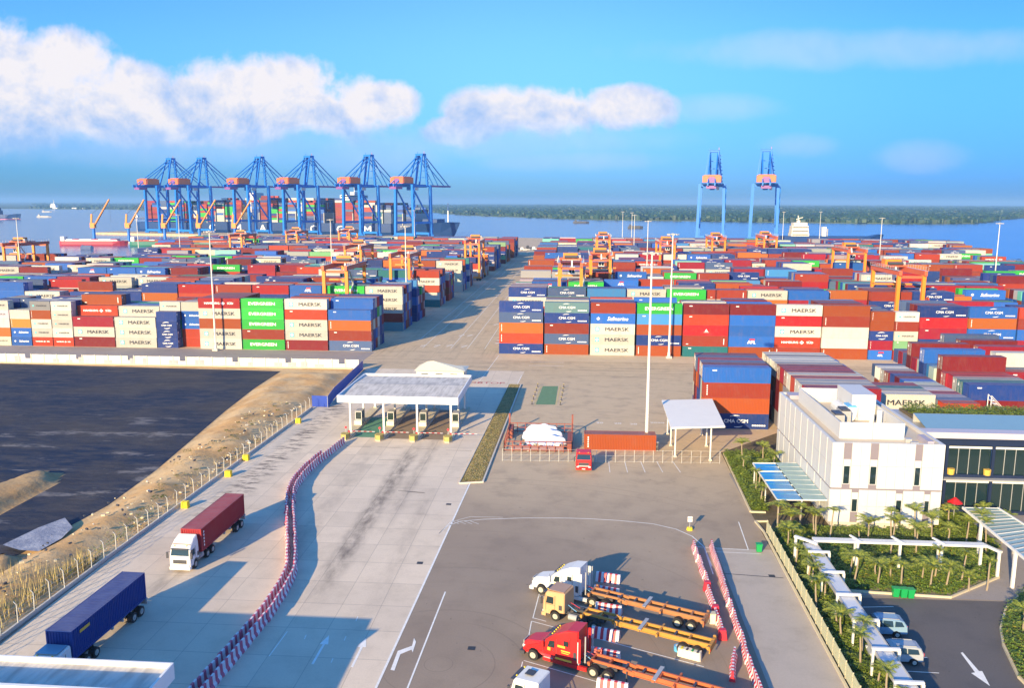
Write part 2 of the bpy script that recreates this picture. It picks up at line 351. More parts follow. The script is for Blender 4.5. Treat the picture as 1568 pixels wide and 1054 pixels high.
# ------------------------------------------------------------------ mesh helper
class MB:
    def __init__(s): s.v = []; s.f = []; s.mi = []; s.ms = []
    def _m(s, mat):
        if mat not in s.ms: s.ms.append(mat)
        return s.ms.index(mat)
    def add(s, vs, fs, mat=None, M=None):
        o = len(s.v)
        s.v += [tuple(M @ Vector(p)) if M is not None else tuple(p) for p in vs]
        k = s._m(mat)
        for f in fs: s.f.append(tuple(i + o for i in f)); s.mi.append(k)
        return s
    def box(s, x0, x1, y0, y1, z0, z1, mat=None, M=None):
        vs = [(x0, y0, z0), (x1, y0, z0), (x1, y1, z0), (x0, y1, z0), (x0, y0, z1), (x1, y0, z1), (x1, y1, z1), (x0, y1, z1)]
        return s.add(vs, [(0, 3, 2, 1), (4, 5, 6, 7), (0, 1, 5, 4), (1, 2, 6, 5), (2, 3, 7, 6), (3, 0, 4, 7)], mat, M)
    def bar(s, a, b, w, h=None, mat=None, M=None, up=(0, 0, 1)):
        """rectangular bar from a to b"""
        a = Vector(a); b = Vector(b); h = w if h is None else h
        d = (b - a).normalized(); u = Vector(up)
        if abs(d.dot(u)) > .95: u = Vector((0, 1, 0))
        r = d.cross(u).normalized(); u = r.cross(d)
        vs = [p + r * (i * w / 2) + u * (j * h / 2) for p in (a, b) for i, j in ((-1, -1), (1, -1), (1, 1), (-1, 1))]
        return s.add(vs, [(0, 1, 2, 3), (7, 6, 5, 4), (0, 4, 5, 1), (1, 5, 6, 2), (2, 6, 7, 3), (3, 7, 4, 0)], mat, M)
    def tube(s, a, b, r0, r1=None, n=8, mat=None, M=None, cap=True):
        a = Vector(a); b = Vector(b); r1 = r0 if r1 is None else r1
        d = (b - a).normalized(); u = Vector((0, 0, 1)) if abs(d.z) < .95 else Vector((0, 1, 0))
        r = d.cross(u).normalized(); u = r.cross(d)
        vs = []
        for p, q in ((a, r0), (b, r1)):
            for i in range(n):
                t = 2 * math.pi * i / n; vs.append(p + r * (q * math.cos(t)) + u * (q * math.sin(t)))
        fs = [(i, (i + 1) % n, n + (i + 1) % n, n + i) for i in range(n)]
        if cap: fs += [tuple(range(n))[::-1], tuple(range(n, 2 * n))]
        return s.add(vs, fs, mat, M)
    def prism(s, poly, z0, z1, mat=None, M=None):
        n = len(poly); vs = [(x, y, z0) for x, y in poly] + [(x, y, z1) for x, y in poly]
        fs = [tuple(range(n))[::-1], tuple(range(n, 2 * n))] + [(i, (i + 1) % n, n + (i + 1) % n, n + i) for i in range(n)]
        return s.add(vs, fs, mat, M)
    def body(s, prof, wf, mat=None, M=None, cham=.09):
        """profile in x,z extruded across y; wf(x,z) half width; chamfered long edges"""
        cx = sum(p[0] for p in prof) / len(prof); cz = sum(p[1] for p in prof) / len(prof); n = len(prof)
        vs = []
        for sg, ins in ((-1, 0), (-1, 1), (1, 1), (1, 0)):
            for x, z in prof:
                hw = wf(x, z)
                if ins == 0:
                    L = math.hypot(x - cx, z - cz) or 1; k = 1 - cham / L
                    vs.append((cx + (x - cx) * k, sg * hw, cz + (z - cz) * k))
                else: vs.append((x, sg * (hw - cham), z))
        fs = [tuple(range(n)), tuple(range(3 * n, 4 * n))[::-1]]
        for r in range(3): fs += [(r * n + i, r * n + n + i, r * n + n + (i + 1) % n, r * n + (i + 1) % n) for i in range(n)]
        return s.add(vs, fs, mat, M)
    def mesh(s, name):
        me = D.meshes.new(name); me.from_pydata(s.v, [], s.f)
        for m in s.ms: me.materials.append(m)
        if len(s.ms) > 1: me.polygons.foreach_set('material_index', s.mi)
        me.update(); return me
    def build(s, name, parent=None, loc=None, rz=0, smooth=False):
        me = s.mesh(name)
        if smooth: me.polygons.foreach_set('use_smooth', [True] * len(me.polygons))
        o = D.objects.new(name, me); COL.objects.link(o)
        if parent: o.parent = parent
        if loc is not None: o.location = loc
        o.rotation_euler = (0, 0, rz)
        return o
def tag(o, label=None, cat=None, group=None, kind=None):
    for k, v in (('label', label), ('category', cat), ('group', group), ('kind', kind)):
        if v: o[k] = v
    return o
def empty(name, loc=(0, 0, 0), rz=0):
    o = D.objects.new(name, None); COL.objects.link(o); o.location = loc; o.rotation_euler = (0, 0, rz); o.empty_display_size = .5
    return o
KIDS = {}
def copy_tree(o, parent=None, kids=None):
    c = o.copy(); COL.objects.link(c); c.parent = parent
    for ch in [q for q in o.children]: copy_tree(ch, c)
    return c
def T(x=0, y=0, z=0, rz=0): return Matrix.Translation((x, y, z)) @ Matrix.Rotation(rz, 4, 'Z')
def sheet(name, pts, z, mat, kind='structure', label=None, cat=None):
    """flat polygon given by world x,y points"""
    me = D.meshes.new(name); me.from_pydata([(p[0], p[1], z) for p in pts], [], [tuple(range(len(pts)))]); me.materials.append(mat)
    if me.polygons[0].normal.z < 0: me.flip_normals()
    me.update()
    o = D.objects.new(name, me); COL.objects.link(o); tag(o, label, cat, None, kind); return o
def px(*pts): return [tuple(G(u, v)[:2]) for u, v in pts]
_tc = {}
def text_mesh(txt, size, mat, bold=.02, shear=0.0, align='CENTER'):
    key = (txt, size, mat.name, bold, shear, align)
    if key in _tc: return _tc[key]
    cu = D.curves.new('lettering', 'FONT'); cu.body = txt; cu.size = size; cu.align_x = align; cu.align_y = 'CENTER'; cu.offset = bold; cu.shear = shear
    cu.resolution_u = 2
    ob = D.objects.new('lettering', cu); COL.objects.link(ob)
    dg = bpy.context.evaluated_depsgraph_get(); dg.update()
    me = D.meshes.new_from_object(ob.evaluated_get(dg)); me.materials.clear(); me.materials.append(mat); me.name = 'lettering'
    D.objects.remove(ob); D.curves.remove(cu)
    vs = [tuple(v.co) for v in me.vertices]; fs = [tuple(p.vertices) for p in me.polygons]
    D.meshes.remove(me)
    _tc[key] = (vs, fs); return _tc[key]
def put_text(mb, txt, size, mat, M, bold=.02, shear=0, sx=1.0, align='CENTER'):
    vs, fs = text_mesh(txt, size, mat, 0, shear, align)
    for dx, dy, dz in ((0, 0, 0), (-1, .5, .003), (1, -.5, .006)) if bold else ((0, 0, 0),):   # heavier strokes, each layer 3 mm proud
        mb.add([(x * sx + dx * bold, y + dy * bold, z + dz) for x, y, z in vs], fs, mat, M)
FRONT = Matrix.Rotation(R(90), 4, 'X')          # text plane facing -Y
ORD = ['first', 'second', 'third', 'fourth', 'fifth', 'sixth', 'seventh', 'eighth', 'ninth', 'tenth', 'eleventh', 'twelfth', 'thirteenth', 'fourteenth', 'fifteenth', 'sixteenth', 'seventeenth', 'eighteenth', 'nineteenth', 'twentieth']
def nth(i):
    if i < 20: return ORD[i]
    return ('twenty', 'thirty', 'forty', 'fifty')[(i + 1) // 10 - 2] + ('' if (i + 1) % 10 == 0 else '-' + ORD[(i + 1) % 10 - 1])


# ================================================================== SETTING
# river, main land, far land
water = sheet('river_water', [(-26000, -400), (30000, -400), (30000, 45000), (-26000, 45000)], -2.6, WATER)
QL = [(-1500, 330), (-1500, 640), (-640, 640), (-320, 610), (-296, 640), (-300, 900), (-560, 1020), (-560, 1165), (-178, 1030), (360, 900), (345, 720), (300, 640), (420, 600), (900, 560), (1200, 330), (1200, -300), (-1500, -300)]
QL = QL[:4] + [(-292, 650), (-296, 985), (-640, 1085), (-640, 1140), (-178, 1030), (345, 890), (330, 720), (290, 640), (420, 600), (900, 560), (1400, 560), (1400, -300), (-1500, -300)]
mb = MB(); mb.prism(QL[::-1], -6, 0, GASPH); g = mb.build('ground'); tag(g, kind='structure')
conc = sheet('concrete_road', [(-53.2, 20), (-17.9, 20), (-15.2, 137), (-12.6, 205), (-52.3, 205), (-53.6, 150), (-54.2, 90)], .008, GCONC)
apron = sheet('yard_access_road', [(-300, 204.8), (-56, 204.8), (-56, 228.3), (-300, 228.3)], .004, GPATH)
lane = sheet('concrete_lane', [(16.9, 20), (23.7, 20), (24.2, 98.6), (17.3, 98.6)], .008, concrete_ground('pale_lane_concrete', (.48, .41, .34), (.42, .36, .31), (.1, .08, .07), False, False))
strip = sheet('yard_edge_strip', [(-21.5, 219.5), (118, 219.5), (118, 228.9), (-21.5, 228.9)], .006, concrete_ground('beige_strip_concrete', (.66, .52, .34), (.56, .44, .30), (.1, .08, .07), False, False))
sandy = sheet('sand_ground', [(-300, -50), (-54.6, -50), (-54.3, 90), (-53.6, 150), (-52.6, 203.5), (-300, 203.5)], .010, SAND)
parking = sheet('car_park', [(29.0, 20), (75, 20), (75, 85.8), (48, 87.0), (29.0, 86.6)], .010, GDARK)
tag(parking, kind='structure')
path = sheet('paved_path', [(24, 87.2), (48, 87.2), (75, 86), (75, 128), (24, 128)], .006, GPATH)
plot = sheet('garden_soil', [(24.2, 20), (28.9, 20), (28.9, 104.8), (52.5, 104.8), (52.5, 128), (37.5, 128), (37.5, 153), (24.6, 139), (24.0, 111), (24.0, 104)], .014, two_tone('garden_soil', (.10, .08, .045), (.15, .11, .06), (.05, .06, .02), .8))
riverbank = sheet('river_bank_ground', [(185, 395), (900, 395), (900, 555), (420, 595), (292, 636), (225, 560), (205, 470)], .012, two_tone('bank_soil', (.30, .22, .14), (.22, .18, .09), (.40, .32, .22), .02))
# black lined basin with banks
bp = px((-200, 553), (0, 557), (430, 569), (390, 595), (345, 630), (310, 660), (240, 720), (165, 775), (110, 805), (30, 850), (-200, 960))
basin = sheet('lined_basin', bp, .03, LINER)
def noisy_mound(name, outline, hmax, mat, kind='structure', step=1.6, zbase=.02, freq=.12, rim=4.0):
    xs = [p[0] for p in outline]; ys = [p[1] for p in outline]
    def dist(x, y):
        ins = False; dm = 1e9; n = len(outline)
        for i in range(n):
            x1, y1 = outline[i]; x2, y2 = outline[(i + 1) % n]
            if (y1 > y) != (y2 > y) and x < (x2 - x1) * (y - y1) / (y2 - y1) + x1: ins = not ins
            L2 = (x2 - x1) ** 2 + (y2 - y1) ** 2; t = max(0, min(1, ((x - x1) * (x2 - x1) + (y - y1) * (y2 - y1)) / L2)) if L2 else 0
            dm = min(dm, math.hypot(x - x1 - t * (x2 - x1), y - y1 - t * (y2 - y1)))
        return dm if ins else -dm
    nx = int((max(xs) - min(xs)) / step) + 3; ny = int((max(ys) - min(ys)) / step) + 3
    V = []; idx = {}; F = []
    H_ = [[0] * ny for _ in range(nx)]
    for i in range(nx):
        for j in range(ny):
            x = min(xs) - step + i * step; y = min(ys) - step + j * step
            d = dist(x, y)
            f = max(0, min(1, d / rim)); f = f * f * (3 - 2 * f)
            n = mnoise.fractal(Vector((x * freq, y * freq, 3.1)), 1.0, 2.0, 5)
            n2 = mnoise.noise(Vector((x * .9, y * .9, 9)))
            H_[i][j] = len(V); V.append((x, y, (-.5 if d < -step else zbase - .02 + f * hmax * (.8 + .28 * n) + (.10 * n2 * f))))
    for i in range(nx - 1):
        for j in range(ny - 1):
            q = (H_[i][j], H_[i + 1][j], H_[i + 1][j + 1], H_[i][j + 1])
            if all(V[k][2] < -.3 for k in q): continue
            F.append(q)
    me = D.meshes.new(name); me.from_pydata(V, [], F); me.materials.append(mat); me.polygons.foreach_set('use_smooth', [True] * len(F))
    o = D.objects.new(name, me); COL.objects.link(o); tag(o, kind=kind); return o
noisy_mound('sand_embankment', [(-71.6, 197), (-71.6, 181), (-69.4, 160), (-67.4, 145), (-64.8, 122), (-63.6, 106), (-64.2, 95), (-66, 80), (-66, 50), (-55.4, 50), (-55.2, 90), (-54.6, 150), (-53.8, 198)], 1.3, SAND, rim=4.5, step=1.0)
noisy_mound('sand_spit', px((-80, 770), (0, 742), (60, 722), (94, 727), (86, 742), (0, 787), (-80, 830)), 1.3, SANDD, rim=2.5, step=.7, zbase=.05)
noisy_mound('sand_bank', px((-60, 905), (0, 850), (35, 856), (28, 875), (0, 890)), .9, SANDD, rim=1.5, step=.6, zbase=.05)
# whitish loose sheet at the basin edge
sheet('loose_liner_sheet', px((5, 842), (60, 815), (100, 800), (112, 815), (95, 832), (60, 852), (30, 850)), .6, two_tone('pale_liner', (.42, .42, .46), (.26, .27, .33), (.12, .12, .16), .5, .6))

# far shore: low land and mangrove forest
def far_land(name, pts, z=-1.2):
    mb = MB(); mb.prism(pts, -6, z, two_tone('far_ground', (.05, .09, .05), (.08, .10, .05), (.03, .05, .02), .004)); return tag(mb.build(name), kind='structure')
shoreR = [(-360, 2760), (-120, 2420), (25, 2190), (150, 2130), (275, 2084), (500, 1960), (700, 1900), (880, 1960), (1120, 2360), (1600, 3100)]
shoreL = [(-9000, 5200), (-3600, 4500), (-2300, 4200), (-1500, 3150), (-1330, 3000), (-1250, 3200), (-1100, 4700), (-700, 5600)]
far_land('far_shore_land', [(9000, 9000), (9000, 26000), (-3000, 26000), (-1500, 6400)] + shoreR + [(3800, 5800)])
far_land('left_shore_land', shoreL + [(-700, 9000), (-9000, 26000), (-26000, 26000), (-26000, 5600)])
def forest(name, poly_fn, label, n, ybase, yspan, xr, seed):
    r = random.Random(seed); V = []; F = []
    cnt = 0
    while cnt < n:
        y = ybase + yspan * (r.random() ** 2.2); x = r.uniform(xr[0], xr[1]) * (y / ybase)
        if not poly_fn(x, y): continue
        cnt += 1
        sc = .7 + .5 * (y / ybase); w_ = r.uniform(9, 20) * sc; h = r.uniform(8, 17)
        for k in range(5):      # a clump of leaning leaf masses
            cx = x + r.uniform(-w_, w_) * .5; cy = y + r.uniform(-w_, w_) * .5; rr = w_ * r.uniform(.25, .45); hh = h * r.uniform(.6, 1)
            o = len(V); a0 = r.random() * 6.28; m = 5
            V.append((cx + r.uniform(-2, 2), cy, hh - 1))
            for i in range(m): a = a0 + i * 6.283 / m; V.append((cx + rr * math.cos(a), cy + rr * math.sin(a), hh * r.uniform(.62, .85) - 1))
            for i in range(m): a = a0 + i * 6.283 / m; V.append((cx + rr * .95 * math.cos(a), cy + rr * .95 * math.sin(a), -1.0))
            for i in range(m):
                j = (i + 1) % m; F.append((o, o + 1 + i, o + 1 + j)); F.append((o + 1 + i, o + 1 + m + i, o + 1 + m + j, o + 1 + j))
    me = D.meshes.new(name); me.from_pydata(V, [], F); me.materials.append(FOREST)
    o = D.objects.new(name, me); COL.objects.link(o); tag(o, label, 'forest', None, 'stuff')
def inpoly(P):
    def f(x, y):
        ins = False; n = len(P)
        for i in range(n):
            x1, y1 = P[i]; x2, y2 = P[(i + 1) % n]
            if (y1 > y) != (y2 > y) and x < (x2 - x1) * (y - y1) / (y2 - y1) + x1: ins = not ins
        return ins
    return f
forest('mangrove_forest', inpoly([(9000, 9000), (-3000, 26000), (-1500, 6400)] + shoreR + [(3800, 5800)]), 'low green mangrove forest along the far bank of the river', 5200, 1900, 9000, (-700, 1150), 3)
forest('shoreline_forest', inpoly(shoreL + [(-700, 9000), (-9000, 26000)]), 'hazy blue-green wooded shore across the water at left', 1600, 3000, 8000, (-2000, -300), 4)

# painted markings
mk = 0
def mark(pts, z=.016, mat=PAVW, name='road_marking'):
    return sheet(name, pts, z, mat)
def line(a, b, w=.15, z=.016, mat=PAVW, name='road_marking'):
    a = Vector(a[:2]); b = Vector(b[:2]); n = Vector((-(b - a).y, (b - a).x)).normalized() * w / 2
    return mark([a + n, a - n, b - n, b + n], z, mat, name)
def polyline(pts, w=.15, z=.016, mat=PAVW):
    vs = []; n = len(pts); fs = []
    for i, p in enumerate(pts):
        a = Vector(pts[max(0, i - 1)][:2]); b = Vector(pts[min(n - 1, i + 1)][:2]); d = (b - a).normalized(); q = Vector((-d.y, d.x)) * w / 2
        vs += [(p[0] + q.x, p[1] + q.y, z), (p[0] - q.x, p[1] - q.y, z)]
    for i in range(n - 1): fs.append((2 * i, 2 * i + 1, 2 * i + 3, 2 * i + 2))
    me = D.meshes.new('road_marking'); me.from_pydata(vs, [], fs); me.materials.append(mat)
    if me.polygons[0].normal.z < 0: me.flip_normals()
    o = D.objects.new('road_marking', me); COL.objects.link(o); tag(o, kind='structure'); return o
line((-17.75, 25), (-15.05, 137), .22)
line((-15.05, 137), (-13.0, 200), .12)
polyline([tuple(G(u, v)[:2]) for u, v in [(672, 818), (685, 806), (705, 799), (740, 796), (800, 794), (860, 794), (900, 795), (950, 798), (1000, 803), (1035, 811), (1060, 822), (1078, 838), (1090, 868)]], .13)
polyline([tuple(G(u, v)[:2]) for u, v in [(672, 818), (690, 800), (720, 792), (770, 793)]], .08)
for k in range(4): line(G(690 + k * 10, 798 + k * .2), G(703 + k * 10, 803), .08)
line(G(622, 1060), G(682, 907), .16)
line(G(1063, 838), G(1146, 843), .12); line(G(1063, 838), G(1073, 878), .12); line(G(1146, 843), G(1131, 800), .12)
line(G(1080, 845), G(1165, 849), .1); line(G(1080, 845), G(1092, 880), .12)
# parking bay lines of the lorry park (slanted)
bd = Vector((.914, -.406))
for a, ln in (((-3.6, 84.2), 17.5), ((-3.9, 79.3), 1.5), ((-4.0, 78.6), 17.5), ((-4.3, 72.8), 1.5), ((-4.3, 71.2), 17.5), ((-4.6, 66.0), 17)):
    line(Vector(a), Vector(a) + bd * ln, .1)
line((-3.5, 84.6), (-3.9, 79.2), .1); line((-4.0, 78.6), (-4.2, 73), .1); line((-4.4, 71), (-4.7, 66.2), .1)
# arrows
def arrow(x, y, L=4.6, rz=0, mat=PAVW, s=1):
    P = [(-.11, 0), (.11, 0), (.11, L - 1.7), (.42, L - 1.7), (0, L), (-.42, L - 1.7), (-.11, L - 1.7)]
    c, q = math.cos(rz), math.sin(rz)
    mark([(x + (a * c - b * q) * s, y + (a * q + b * c) * s) for a, b in P], .02, mat, 'lane_arrow')
arrow(-23.4, 69.0, 5.2); arrow(-19.7, 68.8, 5.2); arrow(-41.5, 60, 5)
P = [(598, 1028), (604, 1028), (612, 1003), (632, 999), (634, 1003), (638, 983), (628, 980), (628, 990), (609, 996)]
mark([tuple(G(u, v)[:2]) for u, v in [(598, 1027), (604, 1028), (613, 1003), (630, 996), (632, 1000), (637, 984), (634, 978), (631, 990), (609, 998)]], .02, PAVW, 'lane_arrow')
line(G(412, 1006), G(440, 968), .1)
for u, v in ((466, 980), (527, 982), (507, 1016), (545, 952)): line(G(u, v), G(u + 3, v - 7), .08)
mark([tuple(G(u, v)[:2]) for u, v in [(1471, 1001), (1474, 1000), (1499, 1029), (1504, 1029), (1516, 1052), (1487, 1032), (1493, 1031)]], .03, PAVW, 'lane_arrow')
for u0, v0, u1, v1 in ((1318, 931, 1368, 930), (1395, 1009, 1420, 1008), (1368, 1028, 1438, 1032)): line(G(u0, v0), G(u1, v1), .1, .03)
# yard road lane lines
for x in (-47.5, -43.9, -35.8, -31.0, -26.0):
    line((x, 236 if x > -45 else 250), (x + .8, 600), .14)
line((-22.5, 190), (-21.0, 226), .12)
for k in range(4): line((-23.9, 246 + k * 2.6), (-21.4, 248 + k * 2.6), .7, .016, PAVR if k % 2 else PAVW)
for (x, y) in [(-45, 238), (-41, 238), (-37.5, 239), (-33, 238), (-36.5, 258), (-34, 258), (-28, 283), (-25, 283)]:
    line((x, y), (x + 1.3, y + 3.4), .35)
    line((x - .4, y + 3.2), (x + 1.4, y + 3.5), .3)
def ground_text(txt, x, y, size, mat, rz=0):
    mb = MB(); put_text(mb, txt, size, mat, T(x, y, .02, rz)); o = mb.build('ground_lettering'); tag(o, kind='structure')
ground_text('STOP', -19.4, 190.5, 2.6, PAVR); ground_text('STOP', -24.6, 190.5, 2.6, PAVR)
for u, v in ((918, 648), (946, 649), (970, 650), (1001, 648), (1012, 648)): ground_text('20', *G(u, v)[:2], 1.4, PAVW)
for i in range(5): line(G(932 + i * 24.5, 707), G(934 + i * 27, 724), .1)
for y in (215.6, 210.6): line((-12, y + 2), (-3, y + 2), .2)
mark([(-8.1, 170.3), (-4.1, 170.5), (-3.9, 188.5), (-7.4, 188.2)], .018, paint('green_road_paint', (.13, .24, .12), .8, .3, 1.2), 'green_paint_patch')
for a in ((-8.3, 170), (-3.9, 170.4)): line(a, (a[0] + .5, a[1] + 18.4), .18, .02, paint('yellow_line', (.6, .48, .15)))
line(G(610, 730 + 22), G(650, 755), .12, .02, paint('drain_iron', (.04, .035, .03)), 'drain_channel')
for a, b in (((620, 753), (651, 756)), ((580, 705), (610, 705)), ((530, 684), (568, 685)), ((578, 685), (617, 687)), ((632, 687), (671, 689)), ((683, 690), (722, 691))):
    line(G(*a), G(*b), .10, .02, MATS['drain_iron'], 'drain_channel')
line((17.2, 91.4), (23.6, 90.8), .14, .016, MATS['drain_iron'], 'drain_channel')
for u, v in ((722, 994), (643, 863), (687, 773), (1182, 883)):
    q = G(u, v); mark([(q.x - .35, q.y - .3), (q.x + .35, q.y - .3), (q.x + .35, q.y + .35), (q.x - .35, q.y + .35)], .02, MATS['drain_iron'], 'drain_cover')

# kerbs and grass verge
gv = MB(); gv.prism([(-16.9, 119.5), (-13.7, 120.5), (-12.6, 188.8), (-15.1, 188.8)], 0, .16, GRASSM); tag(gv.build('grass_verge'), kind='structure')
kb = MB(); kb.bar((-13.55, 120.3, .1), (-12.45, 189, .1), .25, .3, CONC); kb.bar((-17.0, 119.5, .1), (-15.2, 189, .1), .15, .26, CONC); kb.bar((-17.0, 119.4, .1), (-13.5, 120.3, .1), .15, .26, CONC); tag(kb.build('kerb'), kind='structure')
kb = MB()
for a, b in (((24.9, 138), (24.0, 111.2)), ((24.0, 111.1), (26.0, 111.1)), ((25.6, 107.8), (23.9, 107.6)), ((24.25, 104.2), (23.5, 40)), ((23.9, 107.6), (24.25, 104.2)), ((29.2, 88.0), (40.2, 87.3)), ((40.2, 87.3), (47.7, 92.8)), ((47.7, 92.8), (50.9, 99.5))):
    kb.bar((*a, .1), (*b, .1), .22, .26, BEIGE)
tag(kb.build('kerb'), kind='structure')
isl = [tuple(p) for p in px((1620, 900), (1568, 908), (1540, 935), (1532, 965), (1536, 990), (1560, 1040), (1620, 1100))]
mb = MB(); mb.prism(isl[::-1], 0, .22, MATS['garden_soil']); tag(mb.build('planting_island_soil'), kind='structure')
kb = MB()
for i in range(len(isl) - 1): kb.bar((*isl[i], .12), (*isl[i + 1], .12), .2, .3, BEIGE)
tag(kb.build('kerb'), kind='structure')

# ================================================================== CONTAINERS
PAL = {  # linear base colours
 'cream': (.74, .71, .64), 'white': (.74, .74, .72), 'navy': (.012, .045, .23), 'slate blue': (.07, .12, .26), 'grey-green': (.13, .25, .28), 'blue': (.02, .13, .50),
 'light blue': (.05, .24, .55), 'orange': (.72, .19, .035), 'brown-orange': (.50, .10, .025), 'brick red': (.42, .055, .03), 'dark red': (.28, .02, .03), 'bright red': (.60, .02, .03),
 'orange-red': (.66, .07, .03), 'crimson': (.45, .018, .05), 'green': (.03, .44, .06), 'sage green': (.20, .42, .22), 'mint': (.22, .58, .48), 'teal': (.015, .16, .19), 'pale grey': (.42, .42, .44), 'ochre': (.62, .33, .06)}
_sc = lambda c: tuple(v * (.64 if min(c) > .3 else .56 if c[0] > c[2] else .82) for v in c)
PAL = {k: _sc(v) for k, v in PAL.items()}
TWHT = paint('white_lettering', (.80, .80, .80), .5, .04); TBLK = paint('dark_lettering', (.025, .03, .05), .5, .05)
TCYN = paint('cyan_emblem', (.10, .44, .48), .4, .05); TREDL = paint('red_emblem', (.55, .03, .06), .5, .05); TYEL = paint('amber_lettering', (.80, .45, .05), .5, .05)
CW = 2.44
def container_mesh(L, H, name='shipping_container'):
    """hollow-looking corrugated box: corner posts and rails with recessed corrugated walls"""
    mb = MB(); m = CONT; hx, hy = L / 2, CW / 2
    for sx in (-1, 1):
        for sy in (-1, 1):
            x0, x1 = sorted((sx * hx, sx * (hx - .16))); y0, y1 = sorted((sy * hy, sy * (hy - .13)))
            mb.box(x0, x1, y0, y1, 0, H, m)
    for sy in (-1, 1):
        y0, y1 = sorted((sy * (hy - .003), sy * (hy - .12)))
        mb.box(-hx + .16, hx - .16, y0, y1, 0, .16, m); mb.box(-hx + .16, hx - .16, y0, y1, H - .10, H - .003, m)
    for sx in (-1, 1):
        x0, x1 = sorted((sx * (hx - .003), sx * (hx - .12)))
        mb.box(x0, x1, -hy + .13, hy - .13, 0, .14, m); mb.box(x0, x1, -hy + .13, hy - .13, H - .12, H - .003, m)
    def corr(x0, x1, n, d, fn):
        pts = []
        for i in range(n):
            a = x0 + (x1 - x0) * i / n; s_ = (x1 - x0) / n
            pts += [(a, 0), (a + s_ * .35, 0), (a + s_ * .5, d), (a + s_ * .85, d)]
        pts.append((x1, 0)); vs = []
        for p, q in pts: vs += [fn(p, q, 0), fn(p, q, 1)]
        mb.add(vs, [(2 * i, 2 * i + 2, 2 * i + 3, 2 * i + 1) for i in range(len(pts) - 1)], m)
    nn = int(L / .28)
    corr(-hx + .16, hx - .16, nn, .05, lambda p, q, k: (p, -hy + .03 + q, .16 + k * (H - .26)))
    corr(-hx + .16, hx - .16, nn, .05, lambda p, q, k: (p, hy - .03 - q, .16 + k * (H - .26)))
    corr(-hy + .13, hy - .13, 8, .05, lambda p, q, k: (-hx + .04 + q, p, .14 + k * (H - .26)))
    mb.box(-hx + .16, hx - .16, -hy + .12, hy - .12, H - .06, H - .02, m)
    for i in range(int(L / .5)): mb.box(-hx + .3 + i * .5, -hx + .5 + i * .5, -hy + .2, hy - .2, H - .02, H - .005, m)
    mb.box(-hx + .1, hx - .1, -hy + .1, hy - .1, .05, .10, m)
    return mb.mesh(name)
def door_mesh(L, H):
    mb = MB(); hx = L / 2
    for s in (-1, 1):
        y0, y1 = sorted((s * .01, s * 1.08)); mb.box(hx - .07, hx - .035, y0, y1, .15, H - .13, CONT)
        for q in (.32, .80): mb.tube((hx - .02, s * q, .08), (hx - .02, s * q, H - .06), .022, n=5, mat=GALV)
        for z in (.5, 1.3): mb.box(hx - .035, hx - .01, s * .56 - .2, s * .56 + .2, z, z + .05, GALV)
    mb.box(hx - .034, hx - .03, -.95, -.45, H * .62, H * .8, TWHT)
    return mb.mesh('door')
def star(mb, cx, cz, r, mat, M):
    vs = [(0 + cx, cz, 0)]
    for i in range(14):
        a = math.pi / 2 + i * math.pi / 7; q = r if i % 2 == 0 else r * .5
        vs.append((cx + q * math.cos(a), cz + q * math.sin(a), 0))
    mb.add(vs, [(0, 1 + i, 1 + (i + 1) % 14) for i in range(14)], mat, M)
def arc_stroke(mb, pts, w, mat, M):
    vs = []; n = len(pts)
    for i, p in enumerate(pts):
        a = Vector(pts[max(0, i - 1)]); b = Vector(pts[min(n - 1, i + 1)]); d = (b - a).normalized(); k = w * math.sin(math.pi * (i + .5) / n) / 2 + .01
        vs += [(p[0] - d.y * k, p[1] + d.x * k, 0), (p[0] + d.y * k, p[1] - d.x * k, 0)]
    mb.add(vs, [(2 * i, 2 * i + 1, 2 * i + 3, 2 * i + 2) for i in range(n - 1)], mat, M)
